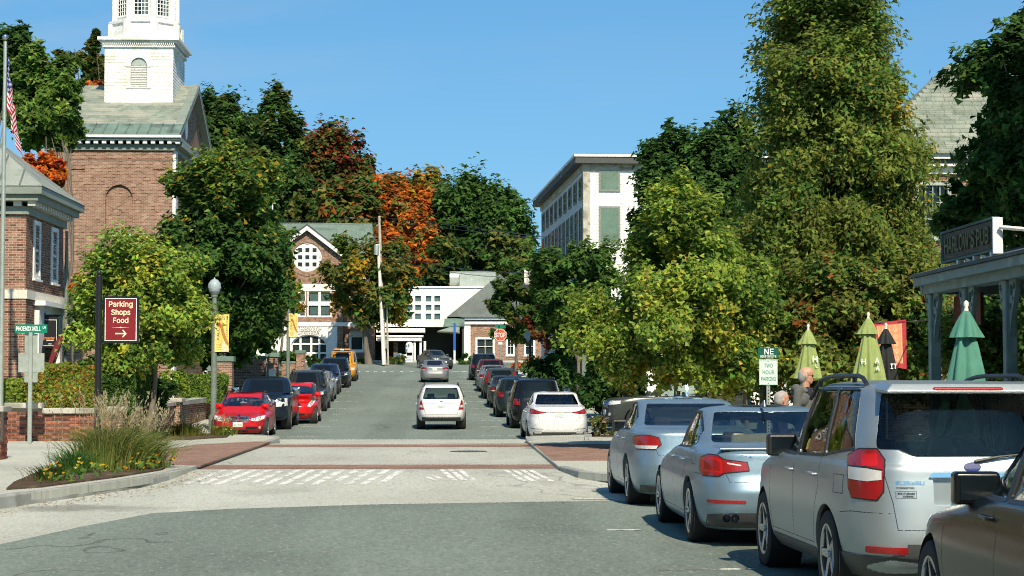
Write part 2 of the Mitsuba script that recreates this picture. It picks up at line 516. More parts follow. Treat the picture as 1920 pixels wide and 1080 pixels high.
gx = np.unique(np.r_[np.linspace(-900, -120, 8), np.linspace(-120, 120, 61), np.linspace(120, 900, 8)])
gy = np.unique(np.r_[np.linspace(-300, -40, 5), np.linspace(-40, 340, 96), np.linspace(340, 1500, 8)])
XX, YY = np.meshgrid(gx, gy)
ZZ = terrain(XX, YY) - .06
nx_ = len(gx)
ii, jj = np.meshgrid(np.arange(len(gy) - 1), np.arange(nx_ - 1), indexing='ij')
a_ = ii * nx_ + jj
single('ground', TM(np.c_[XX.ravel(), YY.ravel(), ZZ.ravel()], np.stack([a_, a_ + 1, a_ + nx_ + 1, a_ + nx_], -1).reshape(-1, 4)), 'm_grassland', 'grassy ground and wooded hillside behind the town', smooth=True, kind='structure')

far_y = np.r_[59.6, np.arange(62, 146, 3.0), 146]
kl = np.c_[-7.6 + drift(far_y), far_y]
kr = np.c_[4.4 + drift(far_y), far_y]
con_poly = Polygon([(-30, 2), (5.3, 2), (5.3, 59.6), (-8.2, 59.6), (-8.2, 30), (-30, 30)])
single('crosswalk', sheet(con_poly, S, 0.0), 'm_concrete', 'pale concrete street apron with a raised crosswalk', kind='structure')
asp = Polygon([(-30, -40), (5.2, -40), (5.2, 27.5), (2.25, 27.35), (-1.1, 26.6), (-3.0, 25.7), (-3.87, 24.9), (-4.35, 22.5), (-4.75, 19.9), (-5.4, 16.5), (-7, 12), (-30, 4)])
single('road', sheet(asp, S, .006), 'm_asphalt', 'grey asphalt street nearest the viewer', kind='structure')
single('road', strip(np.c_[kl[:, 0] - .2, far_y], np.c_[kr[:, 0] + .2, far_y], G, .006), 'm_asphalt', 'grey asphalt street running uphill beyond the crosswalk', kind='structure')
cy_ = np.array([146, 152, 158, 163.])
single('road', strip(np.c_[np.full(4, -90.), cy_], np.c_[np.full(4, 60.), cy_], G, .004), 'm_asphalt', 'cross street at the top of the hill before the bank', kind='structure')

LK1 = [(-14, 17.5), (-9.0, 20.2), (-7.2, 22.6), (-6.25, 24.6), (-5.97, 26.3), (-5.72, 27.4), (-5.31, 29.25), (-4.98, 30.9), (-4.72, 33.1), (-4.66, 34.6)]
LK2 = [(-4.70, 49.6), (-4.76, 53), (-5.0, 55.2), (-5.6, 57), (-6.6, 58.4), (-7.6, 59.4)] + [(float(-7.6 + drift(y)), float(y)) for y in np.arange(64, 146, 8)]
RK1 = [(5.05, -20), (5.05, 29.7), (4.7, 30.7), (3.6, 31.3), (2.6, 31.7), (2.15, 32.8), (1.9, 34.6)]
RK2 = [(1.92, 49.6), (2.0, 53), (2.05, 54.4), (2.5, 55.6), (3.5, 56.3), (4.4, 57.0)] + [(float(4.4 + drift(y)), float(y)) for y in np.arange(65, 146, 8)]
KH = .165


def Sw(y):
    return G(y) + KH


def pave(name, path1, path2, outer, label):
    pg = Polygon(path1 + path2 + outer)
    single(name, sheet(pg, Sw, 0.0, skirt=.12), 'm_slab', label, kind='structure')


pave('sidewalk', LK1, LK2, [(-10.6, 144), (-9.9, 80), (-9.4, 70), (-8.95, 50.2), (-40, 50.2), (-40, 17.5)], 'pale concrete pavement on the left side')
pave('sidewalk', RK1, RK2, [(9.5, 144), (11, 110), (14, 60), (16, 40), (16, -20)], 'pale concrete pavement on the right side')
single('car_park', sheet(Polygon([(4.6, 58.9), (30, 58.9), (30, 78), (4.3, 78)]), Sw, .012), 'm_asphalt', 'small car park opening off the right pavement', kind='structure')
cross_pv = Polygon([(-60, 163), (-60, 164.8), (40, 164.8), (40, 163)])
single('sidewalk', sheet(cross_pv, lambda y: G(y) + .13, 0, skirt=.15), 'm_slab', 'pavement in front of the bank across the top street', kind='structure')


def kerb(path, side, name, label, stone=1.5, until=75):
    """Granite kerb stones along a path; side +1 puts the stone to the left of the walking direction."""
    k = thing(name, label, None, kind='structure')
    ls = LineString(path)
    s, rng = 0.0, np.random.default_rng(5)
    while s < ls.length - .2:
        ln = stone * rng.uniform(.75, 1.25)
        e = min(s + ln, ls.length)
        a, b = np.array(ls.interpolate(s).coords[0]), np.array(ls.interpolate(e - .012).coords[0])
        s = e
        if not -5 < a[1] < until or a[0] < -9.5: continue
        t = (b - a) / np.linalg.norm(b - a); n = np.array([-t[1], t[0]]) * side
        za, zb = float(S(a[1])), float(S(b[1]))
        h = KH + .008 + rng.uniform(-.006, .006)
        pts = []
        j = rng.uniform(-.008, .008)
        for q, z, u in ((a + t * .004, za, 1), (b - t * .004, zb, -1)):
            g = float(G(q[1]))
            for dn, dz in ((-.012 + j, -.05), (.004 + j, h - .025), (.024 + j, h), (.15, h), (.16, -.05)):
                p = q + n * dn
                pts.append((p[0], p[1], g + dz))
            pts.append(((q + t * u * .014 + n * .03)[0], (q + t * u * .014 + n * .03)[1], g + h + .004))
        part(k, 'kerb_stone', mt(m3.Manifold.hull_points(np.array(pts))), 'm_granite')
    return k


kerb(LK1, 1, 'kerb', 'granite kerb round the planted corner at left', 1.35)
kerb(LK2, 1, 'kerb', 'granite kerb beside the left parked cars', 1.7)
kerb([(5.05, 6), (5.05, 29.7)], -1, 'kerb', 'granite kerb beside the silver cars at right', 1.8)
kerb(RK1[1:], -1, 'kerb', 'rough granite kerb nose before the crosswalk at right', .62)
kerb(RK2, -1, 'kerb', 'granite kerb beside the right parked cars', 1.7)
# ramps of red pavers and the two red bands across the raised table
single('paving', sheet(Polygon([(-5.85, 36.2), (-4.60, 35.2), (-4.66, 49.4), (-5.1, 49.4), (-6.3, 47.0), (-6.6, 40)]), Sw, .005, skirt=.03), 'm_paver', 'red brick paver ramp at the left end of the crosswalk', kind='structure')
single('paving', sheet(Polygon([(1.92, 37.2), (6.5, 37.2), (6.5, 47.2), (1.95, 47.2)]), Sw, .005, skirt=.03), 'm_paver', 'red brick paver ramp at the right end of the crosswalk', kind='structure')
single('paving', sheet(sbox(-4.62, 35.3, 1.88, 37.0), S, .005), 'm_paver', 'nearer red brick band across the street', kind='structure')
single('paving', sheet(sbox(-4.66, 47.1, 1.93, 49.0), S, .005), 'm_paver', 'farther red brick band across the street', kind='structure')
hz = thing('road_marking', 'worn white slanted hatching on the near ramp of the crosswalk', None, kind='structure')
for i in range(13):
    x = -4.45 + i * .265
    part(hz, 'stripe', sheet(Polygon([(x, 31.6), (x + .125, 31.6), (x + .42, 34.9), (x + .295, 34.9)]), S, .005), 'm_worn_white')
for i in range(5):
    x = -.52 + i * .16
    part(hz, 'stripe', sheet(Polygon([(x + .18, 32.4), (x + .28, 32.4), (x + .02 + .05 * i * 0, 35.0 if i > 1 else 33.6), (x - .07, 35.0 if i > 1 else 33.6)]), S, .005), 'm_worn_white')
for i in range(4):
    x = .95 + i * .15
    part(hz, 'stripe', sheet(Polygon([(x + .2, 32.2), (x + .29, 32.2), (x + .04, 34.6), (x - .05, 34.6)]), S, .005), 'm_worn_white')
hz2 = thing('road_marking', 'faint white hatching on the far ramp of the crosswalk', None, kind='structure')
for i in range(14):
    x = -.7 + i * .19
    part(hz2, 'stripe', sheet(Polygon([(x + .2, 50.0), (x + .29, 50.0), (x + .05, 52.8), (x - .04, 52.8)]), S, .005), 'm_worn_white')
pk = thing('road_marking', 'white parking space ticks beside the parked cars', None, kind='structure')
for y, x0, x1 in [(17.3, 1.85, 2.75), (21.9, 1.75, 2.15), (27.7, 1.7, 2.3)]:
    part(pk, 'tick', sheet(sbox(x0, y - .06, x1, y + .06), S, .010), 'm_line_white')
for y in np.arange(62.5, 135, 6.4):
    d_ = float(drift(y))
    part(pk, 'tick', sheet(sbox(1.0 + d_, y - .07, 2.1 + d_, y + .07), G, .010), 'm_line_white')
    part(pk, 'tick', sheet(sbox(-5.3 + d_, y - .07, -4.2 + d_, y + .07), G, .010), 'm_line_white')
part(pk, 'tick', sheet(sbox(-4.2, 16.75, -3.72, 16.85), S, .010), 'm_line_white')
st = thing('road_marking', 'row of short white dashes at the top of the street', None, kind='structure')
for px in (671, 688, 703, 719, 734, 752, 771):
    x = X(px, 145)
    part(st, 'dash', sheet(Polygon([(x, 144.2), (x + .22, 144.2), (x + .05, 146), (x - .17, 146)]), G, .012), 'm_line_white')
part(st, 'dash', sheet(sbox(X(842, 145), 144.6, X(930, 145), 145.4), G, .012), 'm_line_white')
mh = lathe([(.001, .012), (.41, .012), (.43, .008), (.43, 0)], 30, (.35, 44.0, float(S(44.))))
single('manhole_cover', mh, 'm_trim_grey', 'dark round manhole cover on the raised crosswalk', 'manhole cover', 30)
bed = Polygon([(-6.30, 27.4), (-5.95, 28.0), (-5.35, 30.9), (-5.02, 33.4), (-5.15, 35.2), (-5.9, 36.8), (-6.8, 36.4), (-7.0, 33), (-6.6, 29.2)])
single('soil', sheet(bed, Sw, .03, skirt=.04), 'm_earth', 'dark mulched soil of the corner planting bed at left', kind='structure')
bed2 = Polygon([(-8.7, 50.3), (-7.0, 50.6), (-6.2, 53), (-6.6, 57), (-7.8, 59.5), (-8.9, 59)])
single('soil', sheet(bed2, Sw, .03, skirt=.04), 'm_earth', 'soil of the planting bed around the small street tree at left', kind='structure')
bed3 = Polygon([(3.55, 50.5), (6.2, 50.5), (6.2, 55.3), (3.9, 55.3)])
single('soil', sheet(bed3, Sw, .03, skirt=.04), 'm_earth', 'soil of the small bed on the right pavement', kind='structure')
bk_ = thing('bed_edging', 'pale stone edging round the small bed on the right pavement', None, kind='structure')
for i, (a, b) in enumerate([((3.55, 50.5), (6.2, 50.5)), ((3.55, 50.5), (3.9, 55.3))]):
    a, b = np.array(a), np.array(b); t = (b - a) / np.linalg.norm(b - a); n = np.array([-t[1], t[0]]) * .09
    z = float(Sw(53))
    part(bk_, 'edging_stone', mt(m3.Manifold.hull_points(np.array([[*(p + m), z + h] for p in (a, b) for m in (n, -n) for h in (0, .08)]))), 'm_granite')
# fallen leaves and grit along the kerb
rng = np.random.default_rng(3)
lv, lf, lc = [], [], []
for i in range(420):
    t = rng.uniform(0, 1)
    q = np.array(LineString(LK1[3:]).interpolate(t, normalized=True).coords[0]) + [abs(rng.normal(0, .35)) + .05, -abs(rng.normal(0, .35))]
    a, r = rng.uniform(0, 6.28), rng.uniform(.012, .035)
    z = float(S(q[1])) + .012
    o = len(lv)
    for k in range(4):
        rr = r * (1 if k % 2 == 0 else .6)
        lv.append([q[0] + rr * math.cos(a + k * 1.57), q[1] + rr * math.sin(a + k * 1.57), z + rng.uniform(0, .012)])
        lc.append(np.array([.22, .12, .05]) * rng.uniform(.5, 1.6))
    lf += [[o, o + 1, o + 2], [o, o + 2, o + 3]]
single('fallen_leaves', TM(lv, lf), 'm_vc', 'brown fallen leaves and grit lying along the kerb', 'leaves', color=np.array(lc), kind='stuff')
# ---------------------------------------------------------------- buildings
def wallbox(x0, x1, y0, y1, z0, z1, cuts=()):
    m = man(bx(x0, x1, y0, y1, z0, z1))
    for c in cuts:
        m -= man(bx(*c))
    return mt(m)


def sash(k, axis, at, u0, u1, z0, z1, cols=2, rows=2, out=-1, frame=.09, bar=.03, fmat='m_white_trim', gmat='m_window_glass', depth=.10, pane=True, name='window', sill=True):
    """A window set in a wall: frame and sill proud of the wall by a little, panes recessed. axis 'x': wall facing -y at y = at; axis 'y': wall facing +x or -x (out) at x = at."""
    def q(a0, a1, b0, b1, d0, d1):
        # a along the wall, b height, d out of the wall
        if axis == 'x': return bx(a0, a1, at - d1, at - d0, b0, b1)
        return bx(at + (d0 if out > 0 else -d1), at + (d1 if out > 0 else -d0), a0, a1, b0, b1)
    fr = [q(u0 - frame, u1 + frame, z1, z1 + frame, -depth, .04), q(u0 - frame, u1 + frame, z0 - frame, z0, -depth, .04), q(u0 - frame, u0, z0, z1, -depth, .04), q(u1, u1 + frame, z0, z1, -depth, .04)]
    if sill: fr.append(q(u0 - frame - .05, u1 + frame + .05, z0 - frame - .05, z0 - frame, -.02, .09))
    cw, rh = (u1 - u0) / cols, (z1 - z0) / rows
    for i in range(1, cols): fr.append(q(u0 + i * cw - bar / 2, u0 + i * cw + bar / 2, z0, z1, -depth, -.02))
    for j in range(1, rows):
        b = bar * (1.6 if rows % 2 == 0 and j == rows // 2 else 1)
        fr.append(q(u0, u1, z0 + j * rh - b / 2, z0 + j * rh + b / 2, -depth, -.018))
    n = newkey(k + '__' + name)
    scene[n] = mikit.ply(cat(fr), fmat)
    for i in range(cols):
        for j in range(rows):
            part(n, 'pane', q(u0 + i * cw + bar * .4, u0 + (i + 1) * cw - bar * .4, z0 + j * rh + bar * .4, z0 + (j + 1) * rh - bar * .4, -depth + .02, -depth + .035), gmat)
    return n


def dentils(axis, at, u0, u1, z0, z1, w, gap, d, out=-1):
    ms = []
    for u in np.arange(u0, u1 - w, w + gap):
        ms.append(bx(u, u + w, at - d, at, z0, z1) if axis == 'x' else bx(at if out > 0 else at - d, at + d if out > 0 else at, u, u + w, z0, z1))
    return ms


def hip(x0, x1, y0, y1, z, pitch):
    """Hipped roof over a rectangle."""
    h = min(x1 - x0, y1 - y0) / 2
    zz = z + h * pitch
    if x1 - x0 > y1 - y0:
        r = [(x0 + h, y0 + h, zz), (x1 - h, y0 + h, zz)]
        v = [(x0, y0, z), (x1, y0, z), (x1, y1, z), (x0, y1, z)] + r
        f = [[0, 1, 5], [0, 5, 4], [1, 2, 5], [2, 3, 4], [2, 4, 5], [3, 0, 4], [0, 2, 1], [0, 3, 2]]
    else:
        r = [(x0 + h, y0 + h, zz), (x0 + h, y1 - h, zz)]
        v = [(x0, y0, z), (x1, y0, z), (x1, y1, z), (x0, y1, z)] + r
        f = [[0, 1, 4], [1, 2, 5], [1, 5, 4], [2, 3, 5], [3, 0, 4], [3, 4, 5], [0, 2, 1], [0, 3, 2]]
    return TM(v, f)


def brick_course(k, axis, at, u0, u1, z0, z1, out=-1, mat='m_brick_face', bw=.205, bh=.065, mo=.012, d=.02, limit=300, seed=0):
    """Real bricks laid on one face of a wall in running bond."""
    rng = np.random.default_rng(seed)
    n, row, z = 0, 0, z0
    while z + bh <= z1 + .004:
        u = u0 - (bw + mo) * .5 * (row % 2)
        while u < u1:
            a, b = max(u, u0), min(u + bw, u1)
            if b - a > .04 and n < limit:
                e = rng.uniform(-.004, .004)
                q = cbx(a, b, at - d - e, at + .01, z, z + bh, .004) if axis == 'x' else cbx(*((at - .01, at + d + e) if out > 0 else (at - d - e, at + .01)), a, b, z, z + bh, .004)
                part(k, 'brick', q, mat); n += 1
            u += bw + mo
        z += bh + mo; row += 1


# low garden wall facing the viewer, real bricks
gw = thing('garden_wall', 'low red brick garden wall with grey stone caps in front of the clipped hedge', 'wall')
WZ = float(Sw(50.))
part(gw, 'backing', bx(-13.2, -8.8, 50.02, 50.36, 0, WZ + .83), 'm_mortar')
brick_course(gw, 'x', 50.02, -12.35, -8.8, WZ + .0, WZ + .83, limit=300, seed=2)
for a, b, z in [(-13.3, -12.0, .985), (-11.99, -10.6, .985), (-10.585, -9.75, .85), (-9.735, -8.72, .85)]:
    part(gw, 'cap_stone', cbx(a, b, 49.90, 50.46, WZ + z - .145, WZ + z, .015), 'm_stone_cap')
part(gw, 'backing', bx(-13.2, -10.6, 50.02, 50.36, WZ + .831, WZ + .84), 'm_mortar')
g2 = thing('garden_wall', 'low brick wall running up the street beside the left pavement, stone capped', 'wall')
wp = [(-8.80, 50.4), (-9.05, 58), (-9.3, 68), (-9.5, 77)]
for (xa, ya), (xb, yb) in zip(wp[:-1], wp[1:]):
    za, zb = float(G(ya)), float(G(yb))
    hz_ = [(xa, ya), (xb, yb)]
    q = lambda w, lo, hi, ex=0: mt(m3.Manifold.hull_points(np.array([[x + s, y + ex * (1 if y == yb else -1) * 0, (za if y == ya else zb) * (1 if lo_ else 0) * .5 + h] for (x, y) in hz_ for s in (-w, w) for h, lo_ in ((lo, False), (hi, True))])))
    part(g2, 'brickwork', q(.17, 0, .92), 'm_brick_red')
    part(g2, 'cap_stone', mv(q(.24, .925, 1.05), 0, 0, .0), 'm_stone_cap')
pz = float(G(62.6))
part(g2, 'pier', bx(-9.45, -8.80, 62.3, 62.95, pz, pz + 1.10), 'm_brick_red')
part(g2, 'pier_cap', cbx(-9.52, -8.73, 62.23, 63.02, pz + 1.10, pz + 1.24, .02), 'm_stone_cap')
part(g2, 'downpipe', tube([(-8.76, 62.3, pz + .1), (-8.76, 62.3, pz + 1.0), (-8.9, 62.25, pz + 1.08)], .025, 6), 'm_trim_grey', 40)
# brick pier cut by the left edge
p0 = thing('brick_pier', 'brick gate pier cut by the left edge of the picture', 'pier')
pz = float(Sw(38.))
part(p0, 'backing', bx(-9.50, -8.88, 38.02, 38.6, pz, pz + .93), 'm_mortar')
brick_course(p0, 'x', 38.02, -9.5, -8.86, pz, pz + .92, seed=4)
brick_course(p0, 'y', -8.88, 38.03, 38.6, pz, pz + .92, out=1, seed=5)
part(p0, 'cap_stone', cbx(-9.57, -8.80, 37.93, 38.68, pz + .935, pz + 1.05, .015), 'm_stone_cap')
part(p0, 'hinge_bracket', cbx(-8.855, -8.80, 37.94, 37.99, pz + .35, pz + .95, .01), 'm_trim_grey')
# piers and walls further up the left side
def pier(x0, x1, y, top, label, w=None):
    k = thing('brick_pier', label, 'pier', 'brick piers along the left pavement')
    z = float(G(y))
    part(k, 'shaft', bx(x0, x1, y, y + (w or x1 - x0), z, top - .22), 'm_brick_red')
    part(k, 'cap_stone', cbx(x0 - .07, x1 + .07, y - .07, y + (w or x1 - x0) + .07, top - .22, top, .03), 'm_copper_green')
    return k
pier(X(405, 78), X(435, 78), 78, 2.72, 'brick pier with green stone cap beside the first banner lamp post')
pk_ = pier(X(500, 88), X(521, 88), 88, 3.02, 'brick pier carrying a small white notice, second from the viewer')
part(pk_, 'notice', bx(X(504, 87.9), X(517, 87.9), 87.86, 87.99, 1.95, 2.28), 'm_sign_white')
pier(X(555, 110), X(571, 110), 110, 3.50, 'reddish brick pier standing farthest up the left pavement')
def lowwall(x0, x1, y, top, label):
    k = thing('garden_wall', label, 'wall')
    z = float(G(y))
    part(k, 'brickwork', bx(x0, x1, y, y + .35, z - .1, top - .14), 'm_brick_red')
    part(k, 'cap_stone', cbx(x0 - .02, x1 + .02, y - .05, y + .40, top - .14, top, .02), 'm_copper_green')
lowwall(X(415, 89.2), X(498, 89.2), 89.2, 2.90, 'brick wall in dappled tree shade between the two nearer piers')
lowwall(X(528, 112), X(553, 112), 112, 2.9, 'short low brick wall left of the farthest pier')
rl = thing('railing', 'black iron railing behind the box hedge left of the first banner lamp post', 'railing')
for px in np.arange(362, 402, 5.5):
    x = X(px, 80); part(rl, 'bar', bx(x - .02, x + .02, 80, 80.04, .3, 2.0), 'm_black_metal')
part(rl, 'rail', bx(X(360, 80), X(404, 80), 79.99, 80.05, 1.98, 2.03), 'm_black_metal')
part(rl, 'rail', bx(X(360, 80), X(404, 80), 79.99, 80.05, .6, .65), 'm_black_metal')

# brick building cut by the left edge
po = thing('brick_building', 'red brick building with a hipped metal roof and white doorway at the left edge', 'building')
XR, Y0, Y1 = -12.4, 56.0, 61.3
side_w = [(57.05, 57.75, 4.85, 6.35), (59.55, 60.3, 4.85, 6.35)]
cuts = [(XR - .3, XR + .1, a, b, c, d) for a, b, c, d in side_w] + [(XR - .35, XR + .1, 57.6, 60.3, .2, 3.2)]
part(po, 'wall', wallbox(-34, XR, Y0, Y1, -.1, 6.55, cuts), 'm_brick_red')
part(po, 'string_course', bx(-34, XR + .06, Y0 - .06, Y1 + .02, 4.10, 4.36), 'm_limestone')
part(po, 'cornice', cat(bx(-34, XR + .10, Y0 - .10, Y1 + .1, 6.55, 6.78), bx(-34, XR + .42, Y0 - .42, Y1 + .42, 6.92, 7.10), bx(-34, XR + .55, Y0 - .55, Y1 + .55, 7.10, 7.32)), 'm_green_trim')
dk = newkey(po + '__dentil_row')
scene[dk] = mikit.ply(cat(dentils('x', Y0 - .10, -20, XR + .3, 6.78, 6.92, .22, .30, .16), dentils('y', XR + .10, Y0 - .3, Y1 + .3, 6.78, 6.92, .16, .20, .22, 1)), 'm_limestone')
labels[dk] = {'kind': 'stuff'}
part(po, 'roof', hip(-34, XR + .58, Y0 - .58, Y1 + .58, 7.33, .80), 'm_roof_post')
for i, u in enumerate(np.arange(-16.2, XR + .4, .62)):
    t = min(XR + .55 - u, 3.3)
    if t > .1: part(po, 'roof_seam', tube([(u, Y0 - .57, 7.35), (u, Y0 - .57 + t, 7.36 + t * .80)], .025, 4), 'm_roof_grey')
for a, b, c, d in side_w:
    sash(po, 'y', XR, a, b, c, d, 2, 4, out=1, frame=.12, depth=.2)
ark = Polygon([(57.6, .2), (60.3, .2), (60.3, 2.4)] + [(58.95 + 1.35 * math.cos(a), 2.4 + .9 * math.sin(a)) for a in np.linspace(0, np.pi, 14)] + [(57.6, 2.4)])
sur = Polygon([(57.25, .1), (60.65, .1), (60.65, 3.95), (57.25, 3.95)]) - ark
part(po, 'door_surround', wallprism(sur, 'y', XR, .14), 'm_white_wall')
part(po, 'pediment', bx(XR, XR + .35, 57.1, 60.8, 3.95, 4.09), 'm_white_trim')
part(po, 'door_recess', wallprism(ark, 'y', XR - .34, .04), 'm_green_trim')  # greenish shadow inside the arch, put into the colour of this panel
part(po, 'door', bx(XR - .30, XR - .24, 58.3, 59.6, .2, 2.4), 'm_white_wall')
part(po, 'door__pane', bx(XR - .24, XR - .23, 58.5, 59.4, .9, 2.2), 'm_window_glass')
part(po, 'downpipe', tube([(XR + .05, 61.6, .2), (XR + .05, 61.6, 6.5)], .05, 8), 'm_green_trim', 40)
part(po, 'corner_pilaster', bx(XR - .5, XR + .02, Y0 - .02, Y0 + .9, .1, 4.1), 'm_brick_red')

# town hall: brick block, slate roof, white belfry
th = thing('town_hall', 'tall brick town hall with slate roof and white wooden belfry', 'building')
TX0, TX1, TY0, TY1 = -20.0, -13.9, 95.0, 108.4
EZ = 13.3
TMX = (TY0 + TY1) / 2
arch = lambda cx, hw, z0, z1: Polygon([(cx - hw, z0), (cx + hw, z0), (cx + hw, z1)] + [(cx + hw * math.cos(a), z1 + hw * math.sin(a)) for a in np.linspace(0, np.pi, 16)] + [(cx - hw, z1)])
ac = X(220, 95)
body = man(bx(TX0, TX1, TY0, TY1, -1, EZ)) - man(wallprism(arch(ac, .66, 9.0, 10.75), 'x', TY0 - .5, .62)) - man(bx(X(203, 95), X(232, 95), TY0 - .5, TY0 + .25, 6.2, 8.05))
part(th, 'wall', mt(body), 'm_brick_pale')
part(th, 'arch_sill', bx(ac - .72, ac + .72, TY0 - .03, TY0 + .1, 8.90, 9.0), 'm_limestone')
ringp = arch(ac, .80, 9.0, 10.75) - arch(ac, .66, 8.9, 10.75)
part(th, 'arch_ring', wallprism(ringp, 'x', TY0 - .025, .05), 'm_brick_red')
for px in (140, 297):
    part(th, 'stone_tablet', bx(X(px - 14, 95), X(px + 15, 95), TY0 - .06, TY0 + .05, 12.18, 12.42), 'm_brick_red')
part(th, 'belt_course', bx(TX0, TX1 + .03, TY0 - .05, TY0 + .1, 12.66, 12.74), 'm_brick_red')
part(th, 'header_course', bx(X(195, 95), X(245, 95), TY0 - .02, TY0 + .1, 11.55, 11.62), 'm_brick_red')
part(th, 'cornice', cat(bx(TX0 - .2, TX1 + .12, TY0 - .12, TY1 + .12, EZ - .18, EZ + .12), bx(TX0 - .3, TX1 + .45, TY0 - .5, TY1 + .5, EZ + .28, EZ + .46)), 'm_green_trim')
dk = newkey(th + '__dentil_row'); labels[dk] = {'kind': 'stuff'}
scene[dk] = mikit.ply(cat(dentils('x', TY0 - .12, TX0 - .1, TX1 + .4, EZ + .12, EZ + .28, .2, .2, .3)), 'm_white_trim')
part(th, 'gutter', bx(TX0 - .35, TX1 + .5, TY0 - .62, TY0 - .5, EZ + .40, EZ + .52), 'm_white_trim')
RZ = 17.25
slope = (RZ - EZ - .46) / (TMX - TY0 + .5)
def roofslab(y0, y1, mat, name, up=.0):
    z = lambda y: EZ + .47 + (y - TY0 + .5) * slope
    m = mt(m3.Manifold.hull_points(np.array([[x, y, z(y) + h + up] for x in (TX0 - .35, TX1 + .42) for y in (y0, y1) for h in (0, .12)])))
    part(th, name, m, mat)
roofslab(TY0 - .55, TY0 + .85, 'm_copper_green', 'roof_flashing', .01)
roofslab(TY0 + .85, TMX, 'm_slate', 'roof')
for u in np.arange(TX0, TX1 + .4, .55):
    part(th, 'flashing_seam', tube([(u, TY0 - .54, EZ + .62), (u, TY0 + .83, EZ + .62 + 1.37 * slope)], .03, 4), 'm_copper_green')
z2 = lambda y: RZ - (y - TMX) * slope
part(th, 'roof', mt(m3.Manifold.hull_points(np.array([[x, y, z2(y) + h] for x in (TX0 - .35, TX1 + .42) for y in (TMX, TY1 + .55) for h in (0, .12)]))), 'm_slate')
gab = Polygon([(TY0, EZ + .1), (TY1, EZ + .1), (TMX, RZ - .05)])
part(th, 'gable', wallprism(gab, 'y', TX1 - .3, .3), 'm_brick_pale')
part(th, 'gable_window', wallprism(shapely.affinity.scale(Point(TMX - 2.0, EZ + 1.6).buffer(.5, 16), .8, 1.35), 'y', TX1 - .02, .06), 'm_white_trim')
for a, b in (((TY0 - .5, EZ + .35), (TMX, RZ + .02)), ((TY1 + .5, EZ + .35), (TMX, RZ + .02))):
    p = LineString([a, b]).buffer(.19, cap_style='flat')
    part(th, 'raking_cornice', wallprism(p, 'y', TX1 + .0, .40), 'm_green_trim')
part(th, 'gable_cornice', bx(TX1 - .02, TX1 + .44, TY0 + .3, TY1 - .3, EZ + .05, EZ + .46), 'm_green_trim')
for y in (TY0 + .45, TY1 - .6):
    part(th, 'pilaster', bx(TX1 - .02, TX1 + .16, y - .35, y + .35, .5, EZ - .2), 'm_white_old')
sash(th, 'x', TY0, X(203, 95), X(232, 95), 6.2, 8.05, 4, 4, frame=.14, depth=.15)
part(th, 'downpipe', tube([(X(116, 95), TY0 - .1, 11.0), (X(116, 95), TY0 - .1, 13.2)], .06, 8), 'm_green_trim', 40)
part(th, 'chimney_flue', tube([(TX0 + .2, TY0 - .1, 2), (TX0 + .2, TY0 - .1, 13.2)], .05, 6), 'm_green_trim', 40)
# belfry
BX0, BX1, BY0, BY1, BZ0, BZ1 = X(191, 99), X(319, 99), 99.0, 103.2, 15.2, 18.95
lc_ = X(255, 99)
lp = arch(lc_, .42, 16.9, 18.0)
bell = man(bx(BX0, BX1, BY0, BY1, BZ0, BZ1)) - man(wallprism(lp, 'x', BY0 - .4, .55))
part(th, 'belfry_base', mt(bell), 'm_white_old')
bd = newkey(th + '__clapboard'); labels[bd] = {'kind': 'stuff'}
bo = []
for z in np.arange(BZ0 + .9, BZ1 - .15, .17):
    for a, b in ((BX0 - .02, lc_ - .62), (lc_ + .62, BX1 + .02)):
        bo.append(mt(m3.Manifold.hull_points(np.array([[x, y, zz] for x in (a, b) for y, zz in ((BY0, z), (BY0 - .03, z + .01), (BY0 - .006, z + .165), (BY0, z + .165))]))))
    bo.append(mt(m3.Manifold.hull_points(np.array([[x, y, zz] for y in (BY0 - .02, BY1 + .02) for x, zz in ((BX1, z), (BX1 + .03, z + .01), (BX1 + .006, z + .165), (BX1, z + .165))]))))
scene[bd] = mikit.ply(cat(bo), 'm_white_old')
for i in range(12):
    z = 16.0 + .95 + i * .088
    part(th, 'louvre_slat', rot(bx(lc_ - .40, lc_ + .40, BY0 + .0, BY0 + .10, z, z + .03), -28, (1, 0, 0), (0, BY0 + .05, z)), 'm_white_trim')
part(th, 'louvre_back', bx(lc_ - .42, lc_ + .42, BY0 + .12, BY0 + .145, 16.9, 18.0), 'm_green_trim')
fan = arch(lc_, .40, 17.98, 18.0) & sbox(lc_ - 1, 18.0, lc_ + 1, 19)
part(th, 'fanlight', wallprism(fan, 'x', BY0 + .06, .05), 'm_galv')
part(th, 'fanlight_surround', wallprism(arch(lc_, .50, 17.98, 18.0) - arch(lc_, .42, 17.9, 18.0), 'x', BY0 - .05, .05), 'm_white_trim')
for z, w in ((17.95, .72), (16.82, .66)):
    for xa, xb in ([(lc_ - w, lc_ + w)] if z < 17 else [(lc_ - w, lc_ - .44), (lc_ + .44, lc_ + w)]):
        part(th, 'louvre_moulding', bx(xa, xb, BY0 - .06, BY0, z, z + .05), 'm_white_trim')
part(th, 'belfry_cornice', cat(bx(BX0 - .12, BX1 + .12, BY0 - .12, BY1 + .12, BZ1, BZ1 + .12), bx(BX0 - .22, BX1 + .22, BY0 - .22, BY1 + .22, BZ1 + .22, BZ1 + .34), bx(BX0 - .36, BX1 + .36, BY0 - .36, BY1 + .36, BZ1 + .34, BZ1 + .50)), 'm_white_old')
dk = newkey(th + '__dentil_row'); labels[dk] = {'kind': 'stuff'}
scene[dk] = mikit.ply(cat(dentils('x', BY0 - .12, BX0 - .1, BX1 + .15, BZ1 + .12, BZ1 + .22, .05, .05, .08)), 'm_white_trim')
